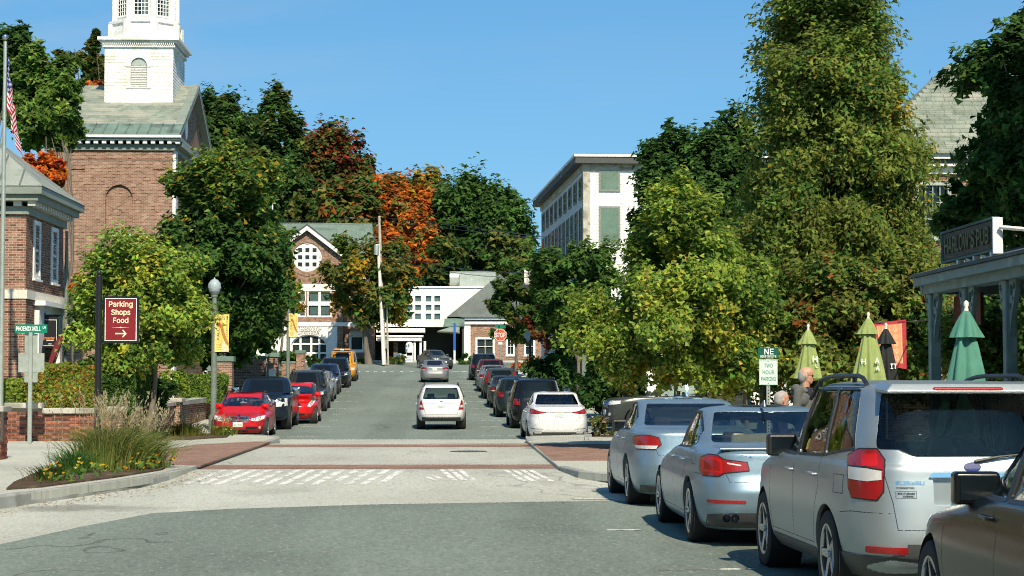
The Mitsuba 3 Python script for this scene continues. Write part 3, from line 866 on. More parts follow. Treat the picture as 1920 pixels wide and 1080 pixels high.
ocx, ocy, orad = (BX0 + BX1) / 2, (BY0 + BY1) / 2, 1.80
def octo(r, z0, z1, name, m):
    a = np.radians(22.5 + 45 * np.arange(8))
    part(th, name, mv(prism(Polygon(np.c_[r * np.cos(a), r * np.sin(a)]), z1 - z0), ocx, ocy, z0), m)
octo(orad + .05, BZ1 + .50, BZ1 + 1.42, 'octagon_base', 'm_white_old')
octo(orad + .16, BZ1 + 1.42, BZ1 + 1.56, 'octagon_cornice', 'm_white_old')
octo(orad - .22, BZ1 + 1.56, BZ1 + 5.0, 'lantern_wall', 'm_white_old')
octo(orad + .25, BZ1 + 5.0, BZ1 + 5.3, 'lantern_cornice', 'm_white_old')
part(th, 'dome', lathe([(orad, BZ1 + 5.3), (orad * .9, BZ1 + 6.0), (orad * .55, BZ1 + 6.9), (.15, BZ1 + 7.3), (.02, BZ1 + 9.5)], 24, (ocx, ocy, 0)), 'm_copper_green', 40)
for i in range(8):
    a = math.radians(45 * i); r = (orad - .22) * math.cos(math.pi / 8)
    wv = 2 * (orad - .22) * math.sin(math.pi / 8)
    fr = [bx(-.36 - .08, -.36, -.06, .03, 0, 2.9), bx(.36, .44, -.06, .03, 0, 2.9), bx(-.44, .44, -.06, .03, -.08, 0), bx(-.44, .44, -.06, .03, 2.9, 3.0)]
    fr += [bx(-.36 + .18 * j - .017, -.36 + .18 * j + .017, -.05, .02, 0, 2.9) for j in (1, 2, 3)] + [bx(-.36, .36, -.05, .02, .2 * j - .014 * (1.8 if j == 3 else 1), .2 * j + .014 * (1.8 if j == 3 else 1)) for j in range(1, 15)]
    q = rot(mv(cat(fr), 0, -r, 0), math.degrees(a))
    w = newkey(th + '__lantern_window')
    scene[w] = mikit.ply(mv(q, ocx, ocy, BZ1 + 1.85), 'm_white_trim')
    if i in (0, 1, 2, 7, 6):
        for j in range(4):
            for l_ in range(9):
                g = rot(mv(bx(-.36 + .18 * j + .015, -.36 + .18 * (j + 1) - .015, -.018, -.006, .2 * l_ + .012, .2 * (l_ + 1) - .012), 0, -r, 0), math.degrees(a))
                part(w, 'pane', mv(g, ocx, ocy, BZ1 + 1.85), 'm_dark_glass' if j < 2 else 'm_window_teal')
    ca = math.radians(45 * i + 22.5)
    part(th, 'lantern_pilaster', lathe([(.17, BZ1 + 1.56), (.17, BZ1 + 5.0)], 10, (ocx + (orad - .16) * math.sin(ca), ocy - (orad - .16) * math.cos(ca), 0)), 'm_white_old', 30)
    part(th, 'pedestal', lathe([(.24, BZ1 + .5), (.24, BZ1 + 1.42)], 8, (ocx + (orad - .0) * math.sin(ca), ocy - (orad - .0) * math.cos(ca), 0)), 'm_white_old')

# savings bank at the head of the street
bk = thing('bank', 'brick savings bank with round gable window and green roof at the street head', 'bank')
BY, BB = 166.0, 3.4
bX = lambda px: X(px, BY)
bZ = lambda py: Z(py, BY)
gx0, gx1, gxm = bX(508), bX(642), bX(575)
rc, rr_ = (bX(575), bZ(483)), 27 / 21.7
wins = [(bX(548), bX(571)), (bX(578), bX(619))]
gable = Polygon([(gx0, BB), (gx1, BB), (gx1, bZ(478)), (gxm, bZ(433)), (gx0, bZ(478))])
door = Polygon([(bX(546), BB), (bX(613), BB), (bX(613), bZ(648))] + [(bX(579.5) + (bX(613) - bX(579.5)) * math.cos(a), bZ(648) + (bZ(628) - bZ(648)) * math.sin(a)) for a in np.linspace(0, np.pi, 12)] + [(bX(546), bZ(648))])
gcut = gable - Point(*rc).buffer(rr_, 24)
for a, b in wins: gcut = gcut - sbox(a, bZ(592), b, bZ(547))
gcut = gcut - door.buffer(.1)
part(bk, 'wall', wallprism(gcut, 'x', BY, .5), 'm_brick_red')
part(bk, 'wall', wallbox(bX(480), gx0, BY + .6, BY + 14, BB - 1, bZ(490)), 'm_brick_red')
rw = (bX(658), bX(678), bZ(655), bZ(632)); rw2 = (bX(656), bX(686), bZ(588), bZ(548))
part(bk, 'wall', wallbox(gx1, bX(700), BY + .6, BY + 14, BB - 1, bZ(494), [(rw[0], rw[1], BY, BY + .8, rw[2], rw[3]), (rw2[0], rw2[1], BY, BY + .8, rw2[2], rw2[3])]), 'm_brick_red')
part(bk, 'round_surround', wallprism(Point(*rc).buffer(rr_ + .38, 24) - Point(*rc).buffer(rr_ + .02, 24), 'x', BY - .05, .1), 'm_brick_pale')
rw_ = newkey(bk + '__round_window')
bars = Point(*rc).buffer(rr_, 24) - Point(*rc).buffer(rr_ - .12, 24)
for k in (-1.5, -.5, .5, 1.5):
    bars = bars.union((sbox(rc[0] + k * .62 - .13, rc[1] - 2, rc[0] + k * .62 + .13, rc[1] + 2).union(sbox(rc[0] - 2, rc[1] + k * .62 - .13, rc[0] + 2, rc[1] + k * .62 + .13))) & Point(*rc).buffer(rr_, 24))
scene[rw_] = mikit.ply(wallprism(bars, 'x', BY + .05, .10), 'm_white_trim')
for i in range(-2, 3):
    for j in range(-2, 3):
        q = sbox(rc[0] + i * .62 - .19, rc[1] + j * .62 - .19, rc[0] + i * .62 + .19, rc[1] + j * .62 + .19) & Point(*rc).buffer(rr_ - .08, 24)
        if q.area > .02: part(rw_, 'pane', wallprism(q, 'x', BY + .13, .03), 'm_window_glass')
part(bk, 'gable_panel', bx(bX(552), bX(630), BY - .10, BY - .01, bZ(546), bZ(533)), 'm_white_wall')
for a, b in wins:
    sash(bk, 'x', BY, a, b, bZ(592), bZ(547), 2, 2, frame=.10, bar=.22, depth=.2, gmat='m_window_teal')
sash(bk, 'x', BY + .6, rw2[0], rw2[1], rw2[2], rw2[3], 2, 2, frame=.10, bar=.16, depth=.2, gmat='m_window_teal')
sash(bk, 'x', BY + .6, rw[0], rw[1], rw[2], rw[3], 1, 1, frame=.22, depth=.2, gmat='m_window_glass')
part(bk, 'window_canopy', mt(m3.Manifold.hull_points(np.array([[x, y, z] for x0, x1, y, z in ((bX(652), bX(684), BY + .0, bZ(631)), (bX(656), bX(680), BY + .6, bZ(620)), (bX(652), bX(684), BY + .6, bZ(631))) for x in (x0, x1)]))), 'm_galv')
part(bk, 'string_course', bx(bX(495), bX(700), BY - .16, BY - .01, bZ(612), bZ(604.5)), 'm_white_trim')
part(bk, 'portal', wallprism(Polygon([(bX(512), BB), (bX(632), BB), (bX(632), bZ(613)), (bX(512), bZ(613))]) - door, 'x', BY - .14, .13), 'm_white_wall')
part(bk, 'portal_column', bx(bX(616), bX(631), BY - .25, BY - .14, BB, bZ(640)), 'm_white_wall')
part(bk, 'portal_column', bx(bX(517), bX(536), BY - .25, BY - .14, BB, bZ(640)), 'm_white_wall')
ent = newkey(bk + '__entrance')
eb = door - door.buffer(-.10)
for px in (563, 583, 598):
    eb = eb.union(sbox(bX(px) - .09, BB, bX(px) + .09, bZ(632)))
for py in (645, 662):
    eb = eb.union(sbox(bX(547), bZ(py) - .08, bX(612), bZ(py) + .08) & door)
scene[ent] = mikit.ply(wallprism(eb & door, 'x', BY + .10, .08), 'm_white_trim')
for g in (door.buffer(-.05) - eb).geoms:
    part(ent, 'pane', wallprism(g, 'x', BY + .16, .03), 'm_window_glass')
part(bk, 'door_panel', bx(bX(565), bX(582), BY + .02, BY + .09, BB, bZ(664)), 'm_weathered')
t = text_c('PETERBOROUGH', .40, bX(602) - bX(552), .03, False); part(bk, 'lettering', mv(t, bX(577), BY - .14, bZ(618.5)), 'm_dark_trim')
t = text_c('SAVINGS BANK', .36, bX(600) - bX(556), .03, False); part(bk, 'lettering', mv(t, bX(577), BY - .14, bZ(625.5)), 'm_dark_trim')
ry = BY + 7
part(bk, 'roof', mt(m3.Manifold.hull_points(np.array([[bX(478), BY + .2, bZ(490)], [bX(478), BY + .2, bZ(490) + .2], [bX(703), BY + .2, bZ(490)], [bX(703), BY + .2, bZ(490) + .2], [bX(490), ry, bZ(417) + .5], [bX(690), ry, bZ(417) + .5], [bX(478), BY + 14, bZ(490)], [bX(703), BY + 14, bZ(490)]]))), 'm_roof_green')
part(bk, 'eave', bx(bX(650), bX(704), BY + .05, BY + .2, bZ(493), bZ(487)), 'm_white_trim')
part(bk, 'canopy_roof', mt(m3.Manifold.hull_points(np.array([[bX(650), BY - .6, bZ(521)], [bX(706), BY - .6, bZ(521)], [bX(652), BY + .6, bZ(503)], [bX(700), BY + .6, bZ(503)], [bX(650), BY + .6, bZ(521)], [bX(706), BY + .6, bZ(521)]]))), 'm_roof_green')
part(bk, 'canopy_fascia', bx(bX(650), bX(706), BY - .64, BY - .61, bZ(524), bZ(520)), 'm_white_trim')
for s, xe in ((-1, gx0 - .5), (1, gx1 + .5)):
    zl, zt = bZ(478) - .35, bZ(433) + .30
    m = mt(m3.Manifold.hull_points(np.array([[x, y, z + h] for (x, z) in ((gxm, zt), (xe, zl)) for y in (BY - .45, BY + 6.5) for h in (-.05, .14)])))
    part(bk, 'gable_roof', m, 'm_roof_green')
    part(bk, 'bargeboard', mt(m3.Manifold.hull_points(np.array([[x, y, z + h] for (x, z) in ((gxm, zt), (xe, zl)) for y in (BY - .5, BY - .46) for h in (-.30, .10)]))), 'm_white_trim')
    part(bk, 'bargeboard_trim', mt(m3.Manifold.hull_points(np.array([[x, y, z + h] for (x, z) in ((gxm, zt), (xe, zl)) for y in (BY - .55, BY - .47) for h in (.105, .26)]))), 'm_dark_trim')
part(bk, 'side_wall', bx(bX(478), bX(512), BY - .05, BY + .6, BB - 1, bZ(640)), 'm_white_wall')

# white block with a grid of small windows
wb = thing('office_building', 'white flat-roofed office with a grid of small square windows right of the utility poles', 'building')
WY = 169.0
wX = lambda px: X(px, WY); wZ = lambda py: Z(py, WY)
cols = [(743, 753), (762, 773), (778, 789), (798, 808.5), (814, 825)]
rows_ = [(555, 565.5), (572, 582), (588, 599)]
cut = [(wX(a), wX(b), WY - .2, WY + .25, wZ(d), wZ(c)) for a, b in cols for c, d in rows_]
part(wb, 'wall', wallbox(wX(700), wX(936), WY, WY + 12, wZ(613), wZ(540), cut), 'm_white_wall')
for a, b in cols:
    for c, d in rows_:
        sash(wb, 'x', WY, wX(a), wX(b), wZ(d), wZ(c), 1, 1, frame=.05, depth=.18, gmat='m_window_teal', sill=False)
part(wb, 'parapet', bx(wX(698), wX(938), WY - .12, WY + 12.1, wZ(540), wZ(536.5)), 'm_white_trim')
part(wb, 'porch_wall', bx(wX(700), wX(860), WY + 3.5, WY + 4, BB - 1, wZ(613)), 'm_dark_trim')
for i, (a, b) in enumerate(((616, 624), (629, 632.5), (634, 640))):
    part(wb, 'awning', bx(wX(706), wX(797 - i * 3), WY - 1.4, WY + 3.4, wZ(b), wZ(a)), 'm_white_trim')
for px in (778, 789, 797):
    part(wb, 'porch_post', bx(wX(px) - .10, wX(px) + .10, WY - 1.2, WY - 1.0, BB, wZ(640)), 'm_white_trim')
part(wb, 'brick_pier', bx(wX(738), wX(746), WY - .3, WY + .3, BB, wZ(640)), 'm_brick_red')
dt = lathe([(wX(0) * 0 + .62, 0), (.62, 3.4)], 18)
m = rot(lathe([(.001, 0), (.66, 0), (.66, 4.1), (.001, 4.1)], 20), 90, (0, 1, 0))
ac_ = thing('air_duct', 'rounded silver air duct on the white office roof', 'duct')
part(ac_, 'duct', mv(m, wX(843), WY + 3, wZ(519)), 'm_galv', 40)
part(ac_, 'housing', cbx(wX(860), wX(932), WY + 2.2, WY + 4, wZ(536), wZ(511), .1), 'm_galv')
for px in (875, 893, 911, 925): part(ac_, 'rib', bx(wX(px) - .05, wX(px) + .05, WY + 2.14, WY + 2.2, wZ(535), wZ(511)), 'm_galv')

# low building with grey hipped roof and drive-through
db = thing('brick_building', 'low brick building with a grey hipped roof and drive-through canopy beyond the stop sign', 'building')
DY = 165.6
dX = lambda px: X(px, DY); dZ = lambda py: Z(py, DY)
dw = [(dX(895), dX(924)), (dX(952), dX(962)), (dX(986), dX(1000))]
part(db, 'wall', wallbox(dX(872), dX(1030), DY, DY + 12, BB - 1, dZ(608), [(a, b, DY - .2, DY + .3, BB + .7, dZ(636)) for a, b in dw]), 'm_brick_red')
for a, b in dw: sash(db, 'x', DY, a, b, BB + .7, dZ(636), 2, 2, frame=.16, depth=.2)
part(db, 'corner_pilaster', bx(dX(870), dX(882), DY - .08, DY + .8, BB - .2, dZ(608)), 'm_white_trim')
part(db, 'frieze', cat(bx(dX(866), dX(1034), DY - .25, DY + 12, dZ(608), dZ(602)), bx(dX(864), dX(1036), DY - .45, DY + 12.2, dZ(600), dZ(595))), 'm_white_trim')
part(db, 'frieze_band', bx(dX(866.5), dX(1033), DY - .22, DY + 11.9, dZ(602) - .0, dZ(600)), 'm_dark_trim')
part(db, 'roof', hip(dX(838), dX(1040), DY - .7, DY + 13, dZ(595) + .01, .85), 'm_roof_grey')
part(db, 'canopy_fascia', mt(m3.Manifold.hull_points(np.array([[dX(833), DY - .7, dZ(613)], [dX(833), DY - .7, dZ(598)], [dX(871), DY - .46, dZ(612)], [dX(871), DY - .46, dZ(596)], [dX(833), DY + 10, dZ(613)], [dX(833), DY + 10, dZ(598)], [dX(871), DY + 10, dZ(612)], [dX(871), DY + 10, dZ(596)]]))), 'm_copper_green')
part(db, 'canopy_roof', mt(m3.Manifold.hull_points(np.array([[dX(820), DY - 2, dZ(622)], [dX(858), DY - 2, dZ(624)], [dX(848), DY - .3, dZ(612)], [dX(862), DY - .3, dZ(612)], [dX(820), DY, dZ(624)], [dX(862), DY, dZ(626)]]))), 'm_galv')
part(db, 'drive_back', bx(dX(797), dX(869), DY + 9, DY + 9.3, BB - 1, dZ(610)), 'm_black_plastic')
part(db, 'downpipe', tube([(dX(868), DY - .15, BB), (dX(868), DY - .15, dZ(603))], .09, 8), 'm_dark_trim', 40)
bp = thing('bollard_sign', 'blue and cream upright post at the drive-through entrance', 'post')
part(bp, 'panel', bx(X(850, 160), X(854.5, 160), 160, 160.2, 4.3, 6.6), 'm_blue_sign')
part(bp, 'base', bx(X(850.4, 160), X(854.1, 160), 159.98, 160.18, 3.1, 4.3), 'm_cream')

# tall white clapboard house on the right, turned a little to the street
wh = thing('clapboard_house', 'tall white clapboard house with dark green shuttered windows right of centre', 'house')
HX, HY, HL, HWd = 6.15, 90.0, 22.0, 14.0
def hl(m): return mv(rot(m, 2.6), HX, HY, 0)
HZ = 11.95
fz = lambda py: Z(py, HY)
fw = [(.78, 1.62, fz(355), fz(322)), (.78, 1.62, fz(454), fz(390)), (3.2, 4.1, fz(355), fz(322)), (3.2, 4.1, fz(454), fz(390))]
sw = [(.6 + i * 2.4, 1.6 + i * 2.4, 10.45, 11.3) for i in range(9)] + [(.75 + i * 1.95, 1.55 + i * 1.95, 8.1, 9.85) for i in range(11)] + [(.9 + i * 2.6, 1.9 + i * 2.6, 4.6, 6.6) for i in range(8)]
part(wh, 'wall', hl(bx(0, HWd, 0, HL, -.5, HZ)), 'm_white_wall')
cl = newkey(wh + '__clapboard'); labels[cl] = {'kind': 'stuff'}
ms = []
for z in np.arange(.4, HZ - .5, .145):
    ms.append(mt(m3.Manifold.hull_points(np.array([[x, y, zz] for x in (.28, HWd - .2) for y, zz in ((0, z), (-.028, z), (-.008, z + .14), (0, z + .14))]))))
    ms.append(mt(m3.Manifold.hull_points(np.array([[x, y, zz] for y in (.28, HL) for x, zz in ((0, z), (-.028, z), (-.008, z + .14), (0, z + .14))]))))
scene[cl] = mikit.ply(hl(cat(ms)), 'm_white_wall')
part(wh, 'corner_board', hl(cat(bx(-.05, .28, -.05, 0, -.5, HZ - .3), bx(-.05, 0, 0, .28, -.5, HZ - .3))), 'm_weathered')
part(wh, 'frieze', hl(cat(bx(-.08, HWd, -.08, 0, HZ - .3, HZ), bx(-.08, 0, 0, HL, HZ - .3, HZ))), 'm_weathered')
part(wh, 'eave', hl(bx(-.46, HWd + .5, -.46, HL + .5, HZ, HZ + .30)), 'm_dark_trim')
part(wh, 'roof_edge', hl(bx(-.52, HWd + .5, -.52, HL + .55, HZ + .305, HZ + .42)), 'm_white_trim')
part(wh, 'roof', mv(hl(hip(-.5, HWd + .5, -.5, HL + .5, 0, .06)), 0, 0, HZ + .425), 'm_roof_grey')
for (a, b, c, d) in fw:
    w = newkey(wh + '__window')
    scene[w] = mikit.ply(hl(cat(bx(a - .09, b + .09, -.07, -.03, d, d + .09), bx(a - .09, b + .09, -.09, -.03, c - .09, c), bx(a - .09, a, -.07, -.03, c, d), bx(b, b + .09, -.07, -.03, c, d))), 'm_green_trim')
    part(w, 'shutter', hl(bx(a, b, -.055, -.03, c, d)), 'm_shutter')
for (a, b, c, d) in sw:
    w = newkey(wh + '__window')
    scene[w] = mikit.ply(hl(cat(bx(-.08, -.03, a - .08, b + .08, d, d + .09), bx(-.09, -.03, a - .08, b + .08, c - .09, c), bx(-.08, -.03, a - .08, a, c, d), bx(-.08, -.03, b, b + .08, c, d), bx(-.075, -.03, a, b, (c + d) / 2 - .03, (c + d) / 2 + .03))), 'm_green_trim')
    part(w, 'pane', hl(bx(-.05, -.03, a, b, c, d)), 'm_dark_glass')
br = thing('balcony_railing', 'white wooden balcony railing left of the tall clapboard house', 'railing')
ry_ = 118
for px in np.arange(986, 1020, 2.6):
    part(br, 'baluster', bx(X(px, ry_) - .02, X(px, ry_) + .02, ry_, ry_ + .04, Z(527, ry_), Z(511, ry_)), 'm_white_trim')
part(br, 'handrail', bx(X(984, ry_), X(1021, ry_), ry_ - .03, ry_ + .07, Z(511, ry_), Z(509, ry_)), 'm_white_trim')
part(br, 'post', bx(X(985, ry_) - .07, X(985, ry_) + .07, ry_ - .05, ry_ + .09, Z(530, ry_), Z(506, ry_)), 'm_white_trim')
part(br, 'deck', bx(X(984, ry_), X(1060, ry_), ry_, ry_ + 4, Z(533, ry_), Z(527, ry_)), 'm_weathered')
for px in (1040,): part(br, 'deck_post', bx(X(px, ry_) - .1, X(px, ry_) + .1, ry_ + .2, ry_ + .4, 1.3, Z(533, ry_)), 'm_weathered')

# brick building with slate roof behind the cedar
rb = thing('brick_building', 'brick building with a steep slate hipped roof behind the tall cedar at right', 'building')
RY, RX = 50.0, 11.3
rwz = (X(1726, RY), X(1780, RY), Z(440, RY), Z(345, RY))
part(rb, 'wall', wallbox(RX, RX + 12, RY, RY + 4.8, -.3, 7.15, [(rwz[0], rwz[1], RY - .2, RY + .3, rwz[2], rwz[3]), (X(1500, RY) , X(1540, RY), RY - .2, RY + .3, 2.0, 4.0)]), 'm_brick_pale')
sash(rb, 'x', RY, rwz[0], rwz[1], rwz[2], rwz[3], 4, 3, frame=.09, bar=.028, depth=.16, fmat='m_galv', gmat='m_dark_glass')
part(rb, 'cornice', cat(bx(RX - .1, RX + 12, RY - .1, RY + 4.9, 7.15, 7.34), bx(RX - .28, RX + 12, RY - .28, RY + 5.0, 7.34, 7.42)), 'm_white_trim')
part(rb, 'eave', bx(RX - .42, RX + 12.3, RY - .42, RY + 5.2, 7.52, 7.64), 'm_white_trim')
part(rb, 'soffit', bx(RX - .30, RX + 12.1, RY - .30, RY + 5.1, 7.42, 7.52), 'm_dark_trim')
hx0, hx1, hy0, hy1 = RX - .5, RX + 12.4, RY - .5, RY + 5.3
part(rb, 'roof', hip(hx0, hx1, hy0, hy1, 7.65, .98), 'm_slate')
# visible slate courses on the front slope: each course a row of overlapping strips
sc_ = newkey(rb + '__slate_course'); labels[sc_] = {'kind': 'stuff'}
rng = np.random.default_rng(8)
ms = []
for i in range(22):
    t0, t1 = i * .125, (i + 1) * .125 + .02
    x = hx0 + t0 + .05
    while x < hx1 - t0 - 4:
        w = rng.uniform(.22, .34)
        e = rng.uniform(0, .012)
        pts = [(xx, hy0 + t, 7.66 + t * .98 + up) for xx in (x, x + w - .008) for t, up in ((t0 - .02, .004), (t0 - .02, .03 + e), (t1, .008))]
        ms.append(mt(m3.Manifold.hull_points(np.array(pts))))
        x += w
scene[sc_] = mikit.ply(cat(ms), 'm_slate')
sash(rb, 'x', RY, X(1500, RY), X(1540, RY), 2.0, 4.0, 2, 3, depth=.16)

# the pub: two-storey wall with its shade painted in, columned porch, sign
pb = thing('pub', 'pub in deep shade at the right edge with a green columned porch', 'pub')
PX = 7.75
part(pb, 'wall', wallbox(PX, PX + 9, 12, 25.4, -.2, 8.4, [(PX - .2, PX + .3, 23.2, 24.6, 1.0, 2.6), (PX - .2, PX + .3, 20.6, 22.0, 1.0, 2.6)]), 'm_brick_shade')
for a, b in ((23.2, 24.6), (20.6, 22.0)): sash(pb, 'y', PX, a, b, 1.0, 2.6, 2, 2, out=-1, fmat='m_porch_green', gmat='m_dark_glass')
part(pb, 'porch_roof', mt(m3.Manifold.hull_points(np.array([[x, y, z] for y in (14, 26.0) for x, z in ((6.22, 3.10), (6.22, 3.14), (7.8, 3.55), (7.8, 3.16))]))), 'm_roof_grey')
part(pb, 'fascia', bx(6.26, 6.36, 14, 25.95, 2.985, 3.095), 'm_porch_green')
part(pb, 'beam', bx(6.37, 6.62, 14, 25.9, 2.875, 3.02), 'm_porch_green')
part(pb, 'end_fascia', bx(6.36, 7.75, 25.85, 25.95, 2.88, 3.09), 'm_porch_green')
for y in (25.72, 23.98, 22.2, 20.4, 18.6):
    col = newkey(pb + '__column')
    scene[col] = mikit.ply(cat(cbx(6.42, 6.56, y - .07, y + .07, .13, 2.875, .012), cbx(6.39, 6.59, y - .10, y + .10, .13, .33, .012)), 'm_porch_green')
    for s in (-1, 1):
        o = 2.875
        br_ = Polygon([(y + s * .07, o), (y + s * .34, o), (y + s * .335, o - .10), (y + s * .26, o - .26), (y + s * .15, o - .46), (y + s * .09, o - .64), (y + s * .07, o - .66)])
        br_ = br_ - Point(y + s * .165, o - .12).buffer(.068, 10) - Point(y + s * .275, o - .075).buffer(.045, 10) - Point(y + s * .13, o - .31).buffer(.042, 10) - Point(y + s * .225, o - .22).buffer(.026, 8)
        part(col, 'bracket', wallprism(br_, 'y', 6.46, .06), 'm_porch_green')
part(pb, 'porch_deck', bx(6.3, 7.75, 14, 26.6, .0, .16), 'm_weathered')
part(pb, 'hanging_board', bx(6.70, 6.74, 24.2, 25.5, 2.42, 2.83), 'm_rust_red')
sg = thing('pub_sign', "dark green HARLOW'S PUB sign board on white struts above the porch roof", 'sign')
sy0, sy1, sx = 22.3, 24.65, 6.34
part(sg, 'board', cbx(sx, sx + .05, sy0, sy1, 3.25, 3.60, .01), 'm_pub_board')
part(sg, 'frame', cat(bx(sx - .02, sx + .07, sy0, sy1, 3.601, 3.63), bx(sx - .02, sx + .07, sy0, sy1, 3.22, 3.249), bx(sx - .02, sx + .07, sy1 + .001, sy1 + .04, 3.22, 3.63)), 'm_copper_green')
part(sg, 'end_post', cbx(sx - .02, sx + .10, sy0 - .035, sy0 - .002, 3.19, 3.62, .006), 'm_white_trim')
tt = meshkit.text_mesh("HARLOW'S PUB", .19, .02, True)
v = np.array(tt.vertices); v[:, 0] *= 2.05 / v[:, 0].max()
tl = TM(np.stack([sx - v[:, 2] * 1.0, sy1 - .13 - v[:, 0], 3.335 + v[:, 1]], 1), tt.faces)
if tl.volume < 0: tl.invert()
part(sg, 'lettering', tl, 'm_pub_letter')
for y in (22.35, 23.1, 23.85): part(sg, 'strut', bx(sx - .02, sx + .07, y, y + .06, 3.155, 3.219), 'm_cream')
part(sg, 'rail', bx(sx - .03, sx + .03, 21.4, 23.95, 3.11, 3.154), 'm_cream')
part(sg, 'brace', tube([(sx + .05, sy0 - .08, 3.50), (sx + .9, sy0 - .7, 3.36)], .028, 6), 'm_cream')
for y in (22.9, 23.6): part(sg, 'brace', tube([(sx + .02, y, 3.22), (sx + .02, y - .35, 3.13)], .022, 5), 'm_cream')

ob = thing('brick_building', 'unseen brick building added to the left of the viewer for the car reflections', 'building')  # added out of view to darken the flanks of the parked cars
part(ob, 'wall', bx(-30, -17, -30, 24, -.2, 8.5), 'm_brick_red')
part(ob, 'cornice', bx(-30, -16.7, -30, 24.2, 8.5, 8.9), 'm_white_trim')
for y in np.arange(-26, 22, 3.4):
    for z in (1.0, 4.8): sash(ob, 'y', -17, y, y + 1.3, z, z + 2.2, 2, 2, out=1)
b2 = thing('brick_building', 'unseen block added behind the viewer for the car reflections', 'building')  # added out of view so that car glass reflects it instead of sky
part(b2, 'wall', bx(-40, 40, -75, -60, -.2, 9), 'm_brick_pale')
part(b2, 'roof', hip(-41, 41, -76, -59, 9, .5), 'm_slate')
# ---------------------------------------------------------------- trees and plants
DARK, MID, LIGHT = (.055, .120, .034), (.105, .205, .05), (.175, .285, .06)
YEL, LIME, OLIVE = (.52, .52, .08), (.33, .44, .075), (.175, .185, .05)
ORANGE, RED, MAROON, RUST, CEDAR, GOLD = (.74, .22, .035), (.42, .05, .035), (.16, .05, .03), (.32, .11, .035), (.235, .30, .066), (.40, .27, .035)


def sph(rng, n):
    v = rng.normal(size=(n, 3))
    return v / np.linalg.norm(v, axis=1, keepdims=True)


def leaves(pos, nrm, size, col, rng, aspect=1.6, droop=None, tri=False):
    """One bent four-cornered leaf per point."""
    n = len(pos)
    nrm = nrm / (np.linalg.norm(nrm, axis=1, keepdims=True) + 1e-9)
    a = np.cross(nrm, rng.normal(size=(n, 3)))
    if droop is not None:
        a = a + np.array([0, 0, -droop])
        a -= nrm * (a * nrm).sum(1, keepdims=True)
    a /= np.linalg.norm(a, axis=1, keepdims=True) + 1e-9
    b = np.cross(nrm, a)
    s = (np.asarray(size) * rng.uniform(.65, 1.3, n))[:, None]
    L, Wd = s * .5 * aspect ** .5, s * .5 / aspect ** .5
    fold = nrm * s * .10
    if tri:
        v = np.stack([pos - a * L * 1.1 + b * Wd * .2, pos + a * L * .5 + b * Wd * 1.25 + fold, pos + a * L * .7 - b * Wd * 1.05 - fold], 1).reshape(-1, 3)
        return v, np.arange(n * 3).reshape(-1, 3), np.repeat(np.clip(col, 0, 1), 3, axis=0)
    v = np.stack([pos - a * L, pos + b * Wd + fold, pos + a * L, pos - b * Wd + fold], 1).reshape(-1, 3)
    o = np.arange(n) * 4
    f = np.vstack([np.stack([o, o + 1, o + 2], 1), np.stack([o, o + 2, o + 3], 1)])
    return v, f, np.repeat(np.clip(col, 0, 1), 4, axis=0)


def palette(rng, n, pal):
    cs = np.array([p[0] for p in pal]); w = np.array([p[1] for p in pal], float)
    return cs[rng.choice(len(cs), n, p=w / w.sum())]


def crown_points(rng, c, r, n_clump, shape, rough=1.0):
    """Clump centres filling an uneven crown: more of them near its surface."""
    c, r = np.asarray(c, float), np.asarray(r, float)
    out, rad = [], []
    seed = int(rng.integers(0, 9999))
    while len(out) < n_clump:
        d = sph(rng, 1)[0]
        if shape == 'round': d = d / (np.abs(d) ** 3).sum() ** (1 / 3) * .94
        t = rng.uniform(.12, 1) ** .45
        bump = .93 - .31 * rough + .62 * rough * float(meshkit.noise(d * 2.4 + seed, seed))
        if shape == 'cone':
            h = rng.uniform(0, 1) ** .92
            prof = (1 - h) ** .62 * (1 - .35 * max(0, .22 - h) / .22)
            p = c + np.array([d[0] / max(np.hypot(d[0], d[1]), .2) * r[0] * prof * t * bump, d[1] / max(np.hypot(d[0], d[1]), .2) * r[1] * prof * t * bump, (h * 2 - 1) * r[2]])
            rad.append((.16 + .20 * prof) * r[0])
        elif shape == 'oval':
            h = rng.uniform(0, 1) ** 1.25
            prof = min(1, .62 + 1.5 * h) if h < .28 else (1 - (h - .28) / .72) ** .72
            e = d[:2] / max(np.hypot(d[0], d[1]), .2)
            p = c + np.array([e[0] * r[0] * prof * t * (bump + .12), e[1] * r[1] * prof * t * (bump + .12), (h * 2 - 1) * r[2]])
            rad.append((.13 + .13 * prof) * r[0] * rng.uniform(.8, 1.3))
        else:
            p = c + d * r * t * bump
            if d[2] < 0: p[2] = c[2] + (p[2] - c[2]) * .8
            rad.append(.27 * r[0] * rng.uniform(.7, 1.25))
        out.append(p)
    return np.array(out), np.array(rad)


